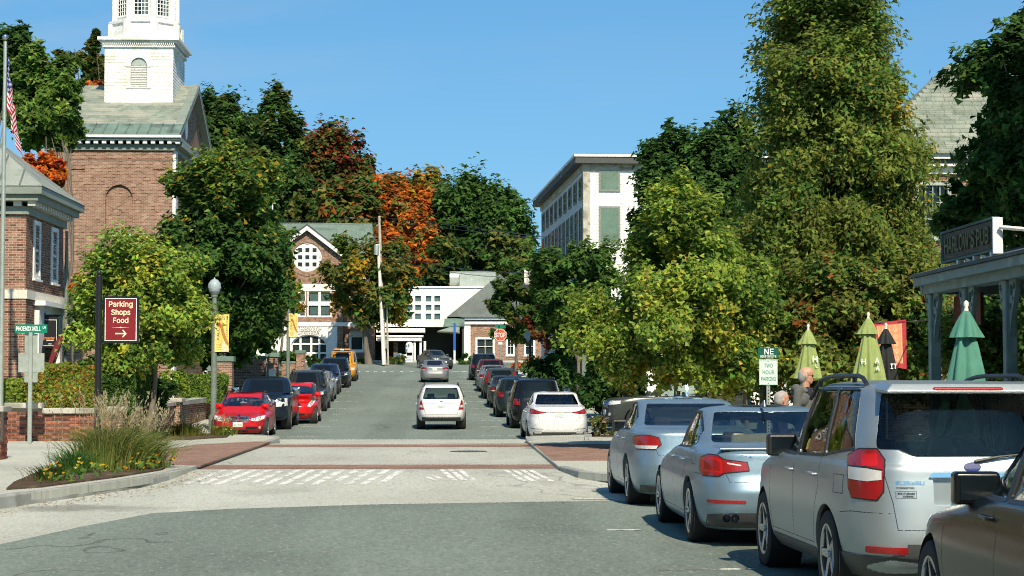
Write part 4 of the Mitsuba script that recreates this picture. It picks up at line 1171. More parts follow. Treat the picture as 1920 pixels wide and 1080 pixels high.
def crown(c, r, n, leaf, pal, seed, n_clump=60, shape='round', aspect=1.6, flat=.62, droop=None, spill=1.0, top_pal=None, rough=.7):
    rng = np.random.default_rng(seed)
    pc, pr = crown_points(rng, c, r, n_clump, shape, rough)
    pr = pr * rng.uniform(.8, 1.45, len(pr)); w = pr ** 1.7; k = rng.choice(n_clump, n, p=w / w.sum())
    # leaves sit along short twigs that fan out of each clump
    ntw = 9
    base_out = pc - np.asarray(c); base_out = base_out / (np.linalg.norm(base_out / np.asarray(r), axis=1, keepdims=True) * np.mean(r) + 1e-9)
    tw = sph(rng, n_clump * ntw).reshape(n_clump, ntw, 3) * .95 + base_out[:, None] * .55 + np.array([0, 0, .22 if droop is None else -.25])
    tw *= (flat if droop is None else 1.0) ** .5 * rng.uniform(.65, 1.35, (n_clump, ntw, 1))
    j = rng.integers(0, ntw, n)
    u = rng.uniform(.05, 1, n)[:, None] ** .75
    off = tw[k, j] * u + rng.normal(size=(n, 3)) * (.16 + .10 * (1 - u)) * spill
    pos = pc[k] + off * pr[k][:, None]
    out = pos - np.asarray(c)
    out /= np.linalg.norm(out / np.asarray(r), axis=1, keepdims=True) * np.mean(r) + 1e-9
    nrm = sph(rng, n) * .85 + off * .35 + out * .35 + np.array([0, -.12, .80])
    cc = palette(rng, n_clump, pal)
    col = cc[k] * rng.uniform(.70, 1.30, n_clump)[k][:, None] * rng.uniform(.60, 1.40, (n, 1)) * (1 + .12 * rng.normal(size=(n, 3)))
    mixin = rng.uniform(0, 1, n) < .5
    col[mixin] = palette(rng, int(mixin.sum()), pal) * rng.uniform(.7, 1.3, (int(mixin.sum()), 1))
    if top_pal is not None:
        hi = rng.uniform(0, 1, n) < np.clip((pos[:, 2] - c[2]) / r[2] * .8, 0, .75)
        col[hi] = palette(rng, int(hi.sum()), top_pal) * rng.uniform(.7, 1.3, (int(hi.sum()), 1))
    v, f, cl = leaves(pos, nrm, leaf, col, rng, aspect, droop, tri=True)
    return TM(v, f), cl, pc


def limbs(base, c, pc, r0, seed, n=14, top=None):
    """Trunk with curved, tapering limbs that run out to clumps of the crown."""
    rng = np.random.default_rng(seed)
    base, c = np.asarray(base, float), np.asarray(c, float)
    top = np.array([c[0], c[1], c[2] + .3 * (c[2] - base[2]) * .5]) if top is None else np.asarray(top, float)
    t = np.linspace(0, 1, 8)[:, None]
    bend = np.array([rng.normal() * .05, rng.normal() * .05, 0]) * (top[2] - base[2])
    trunk = base + (top - base) * t + bend * np.sin(t * np.pi)
    rad = r0 * (1 - .78 * t[:, 0]); rad[0] *= 1.35
    ms = [tube(trunk, rad, 9)]
    for q in pc[rng.choice(len(pc), min(n, len(pc)), replace=False)]:
        s = rng.uniform(.35, .9)
        p = base + (top - base) * s + bend * math.sin(s * math.pi)
        mid = (p + q) / 2 + np.array([0, 0, .12 * np.linalg.norm(q - p)])
        u = np.linspace(0, 1, 6)[:, None]
        br = (1 - u) ** 2 * p + 2 * u * (1 - u) * mid + u ** 2 * q
        r1 = r0 * (1 - .78 * s) * .55
        ms.append(tube(br, r1 * (1 - .85 * u[:, 0]), 5))
    return cat(ms)


def tree(name, label, base, c, r, n, leaf, pal, seed, r0=.18, group=None, cat_='tree', n_limb=14, **k):
    t = thing(name, label, cat_, group)
    m, col, pc = crown(c, r, n, leaf, pal, seed, **k)
    part(t, 'trunk', limbs(base, c, pc, r0, seed + 1, n_limb), 'm_bark', 50)
    part(t, 'crown', m, 'm_leaf', color=col)
    return t


def ptree(name, label, x0, x1, yt, yb, d, n, leaf, pal, seed, depth=None, r0=None, ground=None, trunk_px=None, **k):
    """A tree whose crown fills a box of the photograph (pixels) at distance d."""
    xa, xb = X(x0, d), X(x1, d)
    zt, zb = Z(yt, d), Z(yb, d)
    rx, rz = (xb - xa) / 2, (zt - zb) / 2
    cx, cz = (xa + xb) / 2, (zt + zb) / 2
    g = float(terrain(cx, d)) if ground is None else ground
    bxp = cx if trunk_px is None else X(trunk_px, d)
    return tree(name, label, (bxp, d, g - .1), (cx, d, cz), (rx * .94, (depth or rx) * .94, rz * .94), n, leaf, pal, seed, r0 or max(.06, rx * .06), **k)


# --- far wooded hillside behind the bank
GH = 'trees on the hillside behind the bank'
HILL = [
    ('hill_tree', 'dark green tree just right of the town hall gable', 345, 478, 180, 350, 205, 17000, .52, [(DARK, 3), (MID, 2), (OLIVE, 1)], 'round'),
    ('hill_tree', 'tall pointed dark evergreen, highest tree between town hall and bank', 440, 590, 160, 480, 200, 24000, .50, [(DARK, 4), (MID, 2), (OLIVE, 2)], 'oval'),
    ('hill_tree', 'maple turning crimson at the top behind the bank roof', 540, 702, 240, 480, 206, 30000, .50, [(OLIVE, 4), (MAROON, 1), (DARK, 3), (RUST, .5)], 'round'),
    ('hill_tree', 'bright orange maple on the hillside behind the utility poles', 672, 812, 318, 560, 195, 28000, .48, [(ORANGE, 5), (GOLD, 1), (RUST, 2), (OLIVE, 2)], 'round'),
    ('hill_tree', 'orange maple spreading low at the right above the office roof', 745, 822, 385, 550, 189, 12000, .44, [(ORANGE, 4), (RUST, 1), (OLIVE, 2)], 'round'),
    ('hill_tree', 'olive brown tree peeking over the orange maple', 715, 860, 325, 500, 216, 14000, .62, [(OLIVE, 3), (GOLD, 1), (MID, 1)], 'round'),
    ('hill_tree', 'large round dark green tree right of the orange maple', 790, 1000, 340, 580, 198, 38000, .46, [(DARK, 4), (MID, 2)], 'round'),
    ('hill_tree', 'small olive tree at the right foot of the big round dark tree', 905, 1008, 440, 560, 192, 8000, .55, [(OLIVE, 2), (MID, 2), (DARK, 1)], 'round'),
    ('hill_tree', 'dark tree filling the slope left of the bank roof', 395, 520, 300, 520, 188, 12000, .6, [(DARK, 3), (MID, 2)], 'round'),
    ('hill_tree', 'olive green tree low on the slope above the bank ridge', 590, 720, 340, 500, 192, 10000, .58, [(OLIVE, 3), (MID, 2), (RUST, 1)], 'round'),
    ('hill_tree', 'orange brown tree low on the slope between bank and office', 690, 770, 430, 560, 186, 8000, .5, [(ORANGE, 2), (RUST, 2), (OLIVE, 2)], 'round'),
    ('hill_tree', 'dark low tree on the slope behind the white office roof', 770, 880, 440, 560, 190, 9000, .55, [(DARK, 3), (OLIVE, 1)], 'round'),
    ('hill_tree', 'dark green crown between the pointed evergreen and the crimson topped maple', 510, 650, 225, 480, 212, 16000, .52, [(DARK, 3), (MID, 1)], 'round'),
    ('hill_tree', 'broad dark crown between the town hall gable and the pointed evergreen', 400, 530, 205, 480, 214, 16000, .52, [(DARK, 3), (MID, 1), (OLIVE, 1)], 'round'),
    ('hill_tree', 'dark tree at the foot of the slope behind the town hall', 330, 420, 280, 480, 190, 7000, .6, [(DARK, 3), (MID, 1)], 'round'),
]
for i, (nm, lb, x0, x1, yt, yb, d, n, lf, pal, sh) in enumerate(HILL):
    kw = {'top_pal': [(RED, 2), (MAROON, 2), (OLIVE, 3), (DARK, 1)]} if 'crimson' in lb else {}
    ptree(nm, lb, x0, x1, yt, yb, d, n, lf, pal, 100 + i, group=GH, shape=sh, n_clump=150, n_limb=6, spill=1.2, rough=.3, **kw)
# --- left background
ptree('tree', 'bright green maple between the flagpole and the town hall', 8, 148, 92, 300, 84, 42000, .21, [(MID, 3), (LIGHT, 5), (LIME, 1)], 201, n_clump=80)
ptree('tree', 'dark green trees top at the upper left corner behind the flagpole', -60, 62, 45, 240, 120, 12000, .40, [(DARK, 3), (MID, 1)], 202, n_clump=60)
ptree('tree', 'olive gold tree behind the bright green maple at left', 70, 196, 84, 260, 150, 13000, .42, [(OLIVE, 3), (MID, 2), (GOLD, 1)], 203, n_clump=60)
ptree('tree', 'slim dark conifer left of the white belfry', 150, 194, 54, 240, 145, 8000, .36, [(DARK, 3), (OLIVE, 2)], 204, shape='cone', n_clump=50)
ptree('tree', 'rust orange tree against the left side of the belfry', 150, 200, 160, 200, 128, 2500, .34, [(RUST, 3), (ORANGE, 1)], 205, n_clump=20)
ptree('shrub', 'bright orange vine bush between the hipped roof and the town hall', 40, 122, 288, 372, 70, 9000, .17, [(ORANGE, 4), (RED, 1), (RUST, 1)], 206, n_clump=40, cat_='shrub')
ptree('shrub', 'small orange creeper low on the town hall wall', 128, 160, 505, 560, 72, 2200, .15, [(ORANGE, 2), (RUST, 2)], 207, n_clump=16, cat_='shrub')
# --- left street trees
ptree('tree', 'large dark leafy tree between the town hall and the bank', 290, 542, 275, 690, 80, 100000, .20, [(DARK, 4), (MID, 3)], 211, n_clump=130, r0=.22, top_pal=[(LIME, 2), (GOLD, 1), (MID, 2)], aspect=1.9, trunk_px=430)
ptree('tree', 'dark lower bough of leaves over the brick wall left of the first banner', 330, 528, 520, 695, 84, 20000, .25, [(DARK, 4), (MID, 2)], 212, n_clump=60)
ptree('street_tree', 'small yellow green tree behind the maroon parking sign', 138, 382, 446, 730, 52, 42000, .115, [(LIME, 5), (LIGHT, 3), (YEL, 2), (MID, 2)], 213, n_clump=85, r0=.10, trunk_px=270, aspect=1.3, ground=.12)
ptree('shrub', 'dark bush in the shade behind the small yellow green tree', 128, 300, 480, 760, 60, 14000, .16, [(DARK, 2), (MID, 3)], 214, n_clump=50, cat_='shrub')
ptree('shrub', 'dark shaded shrub below the small yellow green tree', 232, 330, 690, 770, 58, 5000, .13, [(DARK, 4), (MID, 1)], 215, n_clump=25, cat_='shrub')
ptree('tree', 'olive leaved tree with a pale trunk in front of the bank', 612, 772, 440, 620, 158, 19000, .36, [(OLIVE, 3), (MID, 2), (GOLD, 2), (DARK, 1)], 216, n_clump=75, r0=.28, trunk_px=692, spill=1.05)
ptree('tree', 'golden green tree beside the bank gable at left', 470, 572, 480, 610, 150, 6000, .34, [(OLIVE, 2), (LIME, 2), (GOLD, 2)], 217, n_clump=34)
# --- right side
ptree('street_tree', 'slender green street tree behind the stop sign', 918, 1018, 485, 668, 128, 15000, .30, [(MID, 3), (DARK, 2), (OLIVE, 1)], 221, n_clump=60, r0=.13)
ptree('tree', 'dense mid green tree in front of the clapboard house', 1005, 1165, 462, 650, 82, 24000, .22, [(MID, 3), (DARK, 2), (LIGHT, 1)], 222, n_clump=75)
ptree('tree', 'tall dark green maple behind the yellow green street tree', 1192, 1445, 215, 640, 66, 100000, .18, [(DARK, 4), (MID, 3)], 223, n_clump=150, r0=.25, rough=.3)
ptree('tree', 'reddish brown low maple beside the dark hanging signs', 985, 1080, 570, 660, 98, 6000, .20, [(MAROON, 2), (RUST, 2), (OLIVE, 2)], 224, n_clump=34)
ptree('tree', 'shaded dark tree filling the gap under the mid green tree', 1030, 1180, 590, 720, 88, 14000, .22, [(DARK, 4), (MID, 1)], 225, n_clump=50)
ptree('street_tree', 'yellow green street tree rising over the silver saloons', 1098, 1470, 338, 716, 43, 82000, .102, [(LIME, 5), (LIGHT, 4), (MID, 2), (YEL, 1)], 226, n_clump=120, r0=.12, trunk_px=1314, aspect=1.3, shape='oval', ground=.12)
ptree('cedar_tree', 'huge olive gold cedar towering over the right side', 1375, 1758, -190, 700, 46, 290000, .105, [(CEDAR, 6), ((.20, .225, .055), 2), (MID, 2), (LIGHT, 1), (GOLD, .3)], 227, shape='cone', n_clump=330, rough=1.25, droop=.8, aspect=2.2, flat=1.15, r0=.28)
ptree('shrub', 'dense vine covered hedge behind the closed umbrellas', 1470, 1765, 470, 755, 43, 42000, .12, [(CEDAR, 4), (OLIVE, 3), (MID, 3), (RUST, .4)], 228, n_clump=130, cat_='hedge', droop=.5, depth=1.1)
ptree('tree', 'dark leafy tree against the pub wall at the upper right', 1848, 2090, -20, 480, 28.2, 60000, .11, [(DARK, 4), (MID, 2)], 229, n_clump=150, r0=.16, droop=.5, aspect=1.9)
ptree('shrub', 'leafy vine on the pub wall beside the sign', 1752, 1905, 330, 470, 29.5, 9000, .11, [(MID, 3), (LIGHT, 1), (DARK, 2)], 230, n_clump=30, cat_='shrub')
ptree('shrub', 'yellow green vine hanging behind the porch columns', 1755, 1905, 575, 730, 27.6, 9000, .085, [(OLIVE, 2), (LIME, 2), (CEDAR, 3), (DARK, 2)], 231, n_clump=60, cat_='shrub', depth=.35)
ptree('shrub', 'dark ivy mass filling the space behind the porch columns', 1742, 2010, 480, 750, 40, 20000, .12, [(DARK, 4), (OLIVE, 1), (MID, 1)], 244, n_clump=80, cat_='shrub', depth=.9)
ptree('shrub', 'shrub with yellow and red leaves behind the two hour parking sign', 1455, 1545, 560, 720, 43, 9000, .10, [(LIME, 2), (OLIVE, 2), (RUST, 1), (MID, 2)], 232, n_clump=45, cat_='shrub')
ptree('shrub', 'dark evergreen bush beyond the white saloon on the right pavement', 1078, 1215, 650, 790, 66, 15000, .15, [(DARK, 4), (MID, 1)], 233, n_clump=55, cat_='shrub', ground=.1)
ptree('shrub', 'dark clipped shrub behind the row of parked cars at right', 985, 1100, 668, 760, 84, 8000, .17, [(DARK, 4), (MID, 2)], 234, n_clump=40, cat_='shrub')
ptree('shrub', 'bare twiggy bush left of the dark green utility car', 1142, 1205, 690, 752, 64, 1200, .09, [(OLIVE, 2), (RUST, 1)], 235, n_clump=24, cat_='shrub', n_limb=24)
ptree('shrub', 'small rose bush in the bed on the right pavement', 1105, 1150, 778, 826, 53.5, 1500, .07, [(OLIVE, 2), (MID, 2), ((.5, .42, .4), 1)], 236, n_clump=20, cat_='shrub', ground=.1, r0=.02)
ptree('shrub', 'green bush below the bank windows left of the entrance', 500, 556, 660, 690, 140, 2500, .22, [(DARK, 3), (MID, 2)], 237, n_clump=20, cat_='shrub')
ptree('shrub', 'green bush right of the bank entrance', 572, 600, 664, 688, 140, 1500, .22, [(DARK, 3), (MID, 2)], 238, n_clump=14, cat_='shrub')
ptree('shrub', 'low bush at the right corner of the bank', 660, 690, 670, 690, 160, 1200, .24, [(OLIVE, 2), (MID, 2)], 239, n_clump=12, cat_='shrub')
ptree('shrub', 'low bush around the foot of the utility poles', 725, 760, 664, 688, 158, 1200, .24, [(OLIVE, 2), (MID, 2), (DARK, 1)], 240, n_clump=12, cat_='shrub')
ptree('shrub', 'rounded green bush at the corner of the drive-through building', 858, 890, 662, 694, 158, 1500, .24, [(DARK, 2), (MID, 2)], 241, n_clump=12, cat_='shrub')
ptree('flower_bed', 'bed of red orange flowers before the drive-through building', 956, 1000, 678, 692, 140, 1200, .16, [(RED, 2), (ORANGE, 3), (MID, 1)], 242, n_clump=22, cat_='flowers', n_limb=0)
# street light green pear tree leaves in yellow beside the banner on the right
ptree('shrub', 'yellow leaved branch cluster beside the right street lamp', 1385, 1425, 545, 640, 42.5, 700, .12, [(YEL, 3), (LIME, 2)], 243, n_clump=12, cat_='shrub', n_limb=2)


def hedge(name, label, x0, x1, y0, y1, z0, z1, n, leaf, pal, seed, rough=.07):
    rng = np.random.default_rng(seed)
    t = thing(name, label, 'hedge')
    core = cbx(x0 + .15, x1 - .15, y0 + .15, y1 - .15, z0, z1 - .16, .1)
    part(t, 'stems', core, 'm_bark')
    u = rng.uniform(0, 1, (n, 3))
    face = rng.choice(4, n, p=[.42, .34, .12, .12])
    pos = np.empty((n, 3))
    pos[:, 0] = x0 + (x1 - x0) * u[:, 0]; pos[:, 1] = y0 + (y1 - y0) * u[:, 1]; pos[:, 2] = z0 + (z1 - z0) * u[:, 2]
    dpt = np.abs(rng.normal(0, .07, n))
    nr = np.zeros((n, 3))
    for f_, ax, val, s in ((0, 1, y0, -1), (1, 2, z1, 1), (2, 0, x0, -1), (3, 0, x1, 1)):
        m = face == f_
        pos[m, ax] = val - s * dpt[m]; nr[m, ax] = s
    bump = (meshkit.noise(pos * 2.3, seed) - .5) * rough * 4
    pos += nr * bump[:, None]
    nr = nr * .6 + sph(rng, n) * .8 + [0, 0, .3]
    g = meshkit.fbm(pos * 1.1, 3, seed)
    pk_ = palette(rng, n, pal)
    alt = palette(rng, n, pal[::-1])
    col = np.where((g > .5)[:, None], pk_, alt) * rng.uniform(.7, 1.3, (n, 1))
    v, f, c = leaves(pos, nr, leaf, col, rng, 1.5)
    part(t, 'foliage', TM(v, f), 'm_leaf', color=c)
    return t


hedge('hedge', 'clipped hedge turning rusty red on top of the low garden wall', X(62, 51.5), X(186, 51.5), 50.6, 53.6, .8, 2.10, 17000, .085, [(LIME, 4), ((.45, .17, .06), 2), (LIGHT, 3), (YEL, 1)], 301)
hedge('hedge', 'short green yellow hedge at the far left behind the garden wall', X(-40, 51.5), X(52, 51.5), 50.7, 53.0, .8, 1.72, 7000, .085, [(LIME, 3), (YEL, 1), (LIGHT, 2)], 302)
hedge('hedge', 'green hedge shaded by the small yellow green tree', X(186, 52), X(262, 52), 51.2, 54.5, .7, 1.95, 9000, .085, [(MID, 3), (DARK, 2), (LIGHT, 1)], 303)
hedge('hedge', 'clipped bright green box hedge beside the first brick pier', X(338, 72), X(416, 72), 71.5, 74.0, .9, 1.95, 8000, .10, [(LIGHT, 3), (LIME, 1), (MID, 1)], 304, .05)
ptree('shrub', 'light green leafy bush left of the box hedge', 298, 352, 695, 742, 66, 4000, .11, [(LIME, 3), (LIGHT, 2)], 305, n_clump=24, cat_='shrub')
ptree('shrub', 'grey green lavender clump on top of the low wall', 262, 312, 708, 752, 62, 2500, .07, [((.16, .20, .15), 3), (MID, 1)], 306, n_clump=20, cat_='shrub')
# yellow chrysanthemums
for i, px in enumerate((127, 152, 176, 194)):
    rng = np.random.default_rng(320 + i)
    x, y, z, r = X(px, 54.2), 54.2, 2.0, (.21, .24, .19, .16)[i]
    k = thing('flower_mound', ['leftmost yellow chrysanthemum mound above the rusty hedge', 'largest yellow chrysanthemum mound above the rusty hedge', 'yellow chrysanthemum mound just left of the black sign post', 'small yellow chrysanthemum mound just right of the black sign post'][i], 'flowers', 'yellow flower mounds behind the hedge')
    d = sph(rng, 900); d[:, 2] = np.abs(d[:, 2])
    p = np.array([x, y, z]) + d * [r, r, r * .8] * rng.uniform(.9, 1.05, (900, 1))
    v, f, c = leaves(p, d + sph(rng, 900) * .4, .05, palette(rng, 900, [((.75, .60, .02), 5), ((.62, .45, .02), 1), (MID, .4)]) * rng.uniform(.8, 1.1, (900, 1)), rng, 1.1)
    part(k, 'blossom', TM(v, f), 'm_leaf', color=c)
    part(k, 'stems', lathe([(.05, .6), (r * .6, 1.9), (r * .8, 2.05), (.01, 2.1)], 10, (x, y, 0)), 'm_bark')


def grass_clump(name, label, x, y, z, h, spread, n, seed, plume=True, cols=None, cat_='grass', lean=(0, 0)):
    rng = np.random.default_rng(seed)
    t = thing(name, label, cat_)
    cols = cols or [((.14, .21, .045), 3), ((.22, .27, .065), 3), ((.33, .31, .11), 2)]
    V, F, CL = [], [], []
    P_, PF, PC = [], [], []
    for i in range(n):
        a = rng.uniform(0, 2 * np.pi); r0 = abs(rng.normal(0, .42)) * spread * .5
        hh = h * rng.uniform(.40, .80) * (1 - .25 * min(1, r0 / spread))
        out = rng.uniform(.12, .85) * hh * (.6 + r0 / spread)
        d = np.array([math.cos(a), math.sin(a), 0])
        b = np.array([x, y, z]) + d * r0
        pl = plume and rng.uniform() < .06
        if pl: hh = h * rng.uniform(.74, 1.02); out *= .75
        u = np.linspace(0, 1, 5)
        pts = b + d * (out * u ** 2)[:, None] + np.c_[lean[0] * u ** 2, lean[1] * u ** 2, hh * (u - (.0 if pl else .28) * u ** 3)]
        side = np.array([-d[1], d[0], 0]) * .5 + rng.normal(size=3) * .3; side /= np.linalg.norm(side)
        w = (.011 if not pl else .005) * (1 - u * .85)[:, None]
        o = len(V)
        c = np.array(palette(rng, 1, cols)[0]) * rng.uniform(.75, 1.25)
        if pl: c = np.array([.42, .36, .19]) * rng.uniform(.8, 1.2)
        for q, ww in zip(pts, w):
            V += [q - side * ww, q + side * ww]; CL += [c, c]
        for j in range(4):
            F += [[o + 2 * j, o + 2 * j + 1, o + 2 * j + 3], [o + 2 * j, o + 2 * j + 3, o + 2 * j + 2]]
        if pl:
            for m in range(11):
                s = rng.uniform(.70, 1.0); q = b + d * out * s ** 2 + np.array([lean[0] * s * s, lean[1] * s * s, hh * s]) + rng.normal(size=3) * .009
                o = len(P_); e = np.array([0, 0, .05]) + d * .015; f_ = rng.normal(size=3) * .008
                P_ += [q - f_, q + f_, q + e]; PF.append([o, o + 1, o + 2]); cc = np.array([.50, .44, .27]) * rng.uniform(.75, 1.2); PC += [cc] * 3
    part(t, 'blades', TM(V, F), 'm_leaf', color=np.array(CL))
    if P_: part(t, 'plumes', TM(P_, PF), 'm_leaf', color=np.array(PC))
    return t


gz = float(Sw(33)) + .03
grass_clump('ornamental_grass', 'tall plumed ornamental grass clump, tallest plant of the corner bed', -5.95, 33.4, gz, 1.34, 1.5, 2400, 401, lean=(.05, .1))
grass_clump('ornamental_grass', 'second plumed grass clump leaning right in the corner bed', -5.55, 34.2, gz, 1.05, 1.0, 1000, 402, lean=(.2, .1))
grass_clump('ornamental_grass', 'broad bright green leafy clump at the left foot of the tall grass', -6.25, 31.9, gz, .72, .9, 420, 403, plume=False, cols=[((.07, .17, .04), 3), ((.10, .21, .05), 2)])
grass_clump('ornamental_grass', 'low drooping grass at the left tip of the corner bed', -6.15, 29.6, gz, .42, .7, 420, 404, plume=False, cols=[((.07, .11, .03), 3), ((.14, .16, .05), 2)])
grass_clump('ornamental_grass', 'yellowing weeds around the base of the small street tree', -7.5, 54.0, float(Sw(54)) + .03, .72, 1.5, 900, 405, cols=[((.16, .19, .04), 3), ((.26, .24, .05), 2), ((.10, .14, .03), 2)])
grass_clump('ornamental_grass', 'weedy grass tuft before the red estate car', -6.6, 55.6, float(Sw(55)) + .03, .55, .9, 420, 406, cols=[((.16, .19, .04), 3), ((.28, .25, .05), 2)])


def flowers(name, label, pts, n, seed, cols, green=(MID, LIGHT), size=.034):
    rng = np.random.default_rng(seed)
    t = thing(name, label, 'flowers')
    ls = LineString(pts)
    q = np.array([ls.interpolate(s, normalized=True).coords[0] for s in rng.uniform(0, 1, n * 3)])
    q = np.c_[q + rng.normal(0, .13, q.shape), np.abs(rng.normal(0, .10, len(q)))]
    q[:, 2] += Sw(q[:, 1]) + .03
    v, f, c = leaves(q, sph(rng, len(q)) + [0, 0, .6], .085, palette(rng, len(q), [(g, 1) for g in green]) * rng.uniform(.7, 1.3, (len(q), 1)), rng, 1.8)
    part(t, 'leaves', TM(v, f), 'm_leaf', color=c)
    b = q[:n] + [0, 0, .07] + rng.normal(0, .03, (n, 3))
    V, F, CL = [], [], []
    for p in b:
        col = palette(rng, 1, cols)[0] * rng.uniform(.8, 1.15)
        nn = np.array([rng.normal() * .4, -.55, .8]); nn /= np.linalg.norm(nn)
        a = np.cross(nn, [1, 0, .1]); a /= np.linalg.norm(a); e = np.cross(nn, a)
        o = len(V); k = 6
        V.append(p + nn * .012); CL.append(col * .7)
        for i in range(k):
            V.append(p + size * (.62 + .38 * (i % 2)) * (a * math.cos(i * 1.047) + e * math.sin(i * 1.047))); CL.append(col)
        F += [[o, o + 1 + i, o + 1 + (i + 1) % k] for i in range(k)]
    part(t, 'blossom', TM(V, F), 'm_leaf', color=np.array(CL))


flowers('flower_bed', 'orange and yellow marigolds along the right end of the corner bed', [(-5.35, 32.2), (-5.18, 33.8), (-5.2, 35.3)], 34, 411, [((.75, .30, .02), 3), ((.78, .50, .03), 2)])
flowers('flower_bed', 'yellow flowers in the middle front of the corner bed', [(-5.75, 30.3), (-5.5, 31.6)], 9, 412, [((.80, .62, .06), 3)])
flowers('flower_bed', 'orange flowers at the left front of the corner bed', [(-6.05, 28.6), (-5.9, 29.6)], 12, 413, [((.72, .36, .03), 3), ((.75, .52, .05), 1)])
flowers('flower_bed', 'small yellow flowers at the kerb end near the red estate car', [(-6.4, 55.0), (-6.9, 57.5)], 30, 414, [((.75, .6, .08), 3)])

# trees added out of view at left to darken reflections in the parked cars
tree('tree', 'unseen street tree added left of the viewer for the car reflections', (-13, 12, 0), (-13, 12, 4.6), (2.6, 2.6, 2.6), 5000, .28, [(MID, 3), (LIGHT, 2)], 501, n_clump=40)
tree('tree', 'second unseen street tree added farther back at left for the car reflections', (-13.5, 3, 0), (-13.5, 3, 4.8), (2.7, 2.7, 2.8), 5000, .28, [(LIME, 3), (LIGHT, 2)], 502, n_clump=40)
# ---------------------------------------------------------------- signs, lamps, poles, umbrellas
def post(x, y, z0, z1, r=.035, m='m_galv', n=8):
    return lathe([(r, z0), (r, z1), (.001, z1 + .005)], n, (x, y, 0))


# flagpole and flag
fp = thing('flagpole', 'grey flagpole with a ball on top at the left edge', 'flagpole')
fx, fy = X(2, 50.0), 49.2
fx = X(2, fy)
part(fp, 'pole', lathe([(.07, 0), (.065, 3), (.045, 10.4), (.001, 10.41)], 12, (fx, fy, 0)), 'm_galv', 40)
part(fp, 'ball', trimesh.creation.icosphere(3, .075).apply_translation([fx, fy, 10.52]), 'm_steel', True)
fl = thing('flag', 'american flag hanging limp from the pole at the left edge', 'flag')
# a hanging flag: gathered folds, stripes running down, canton at the hoist top
def flag_mesh(x, y, ztop, hoist, fly, seed, folds=3.0, spread=.42):
    nu, nv = 40, 53
    u = np.linspace(0, 1, nu); v = np.linspace(0, 1, nv)
    U, V = np.meshgrid(u, v)        # U along the fly, V from top of hoist to bottom
    px = x + .06 + U * spread * fly * (.55 + .45 * V) + .035 * np.sin(U * folds * 6.28 + V * 2.2)
    py = y + .10 * np.sin(U * folds * 6.28 + .7 + V * 1.2) * (.3 + U)
    pz = ztop - V * hoist - U * fly * (.80 - .15 * V) + .03 * np.sin(U * 9)
    stripe = np.floor(V * 13).astype(int) % 2
    col = np.where(stripe[..., None] == 0, np.array([.48, .03, .05]), np.array([.74, .72, .72]))
    can = (U < .4) & (V < 7 / 13)
    star = can & (((np.floor(U / .4 * 11).astype(int) + np.floor(V * 13 / 7 * 9).astype(int)) % 2 == 0) & (np.abs((U / .4 * 11) % 1 - .5) < .34) & (np.abs((V * 13 / 7 * 9) % 1 - .5) < .34))
    i, j = np.meshgrid(np.arange(nv - 1), np.arange(nu - 1), indexing='ij')
    a = i * nu + j
    P3 = np.stack([px, py, pz], -1).reshape(-1, 3)
    q = np.stack([a, a + 1, a + nu + 1, a + nu], -1)
    cc = col; cc = np.where(can[..., None], np.array([.03, .05, .22]), cc); cc = np.where(star[..., None], np.array([.72, .72, .74]), cc)
    # each small face its own colour
    fv = P3[q.reshape(-1, 4)].reshape(-1, 3)
    fc = np.repeat(cc[:-1, :-1].reshape(-1, 3), 4, axis=0)
    n = len(q.reshape(-1, 4))
    o = np.arange(n) * 4
    return TM(fv, np.stack([o, o + 1, o + 2, o + 3], 1)), fc
m, c = flag_mesh(fx, fy - .02, Z(110, fy), 1.2, 2.2, 1, spread=.17)
part(fl, 'cloth', m, 'm_vc', color=c)
fb = thing('flagpole', 'thin white flagpole standing before the bank roof', 'flagpole')
bfx, bfy = X(509, 150), 150
part(fb, 'pole', lathe([(.09, 2.5), (.05, Z(385, bfy)), (.001, Z(385, bfy) + .01)], 8, (bfx, bfy, 0)), 'm_white_trim', 40)
f2 = thing('flag', 'small american flag drooping in front of the bank roof', 'flag')
m, c = flag_mesh(bfx, bfy, Z(418, bfy), 1.3, 1.5, 2, spread=-.5)
part(f2, 'cloth', m, 'm_vc', color=c)

# street name sign and the backs of road signs on one post
ss_ = thing('street_sign', 'green PHOENIX MILL LN street name sign on a grey post with sign backs', 'sign')
py_ = 48.2
px_ = X(57, py_)
z0 = float(Sw(py_))
part(ss_, 'post', cbx(px_ - .05, px_ + .05, py_ - .04, py_ + .04, z0, Z(624, py_), .01), 'm_galv')
nx0, nx1, nz0, nz1 = X(27, py_), X(88, py_), Z(625, py_), Z(609, py_)
part(ss_, 'name_blade', cbx(nx0, nx1, py_ - .03, py_ - .01, nz0, nz1, .004), 'm_sign_green')
t = text_c('PHOENIX MILL', (nz1 - nz0) * .50, (nx1 - nx0) * .76, .004, True)
part(ss_, 'name_blade__lettering', mv(t, nx0 + (nx1 - nx0) * .42, py_ - .031, (nz0 + nz1) / 2), 'm_sign_white')
t = text_c('LN', (nz1 - nz0) * .28, (nx1 - nx0) * .09, .004, True)
part(ss_, 'name_blade__lettering', mv(t, nx0 + (nx1 - nx0) * .91, py_ - .031, (nz0 + nz1) / 2 + .03), 'm_sign_white')
pl = lambda x0, x1, y0, y1, dy: cbx(X(x0, py_), X(x1, py_), py_ + dy, py_ + dy + .006, Z(y1, py_), Z(y0, py_), .002)
part(ss_, 'sign_back', pl(45, 69, 626, 662.5, .045), 'm_galv')
part(ss_, 'sign_back', pl(33, 82, 662.5, 698, .052), 'm_galv')
part(ss_, 'sign_back', pl(45, 70, 698.5, 717, .045), 'm_galv')

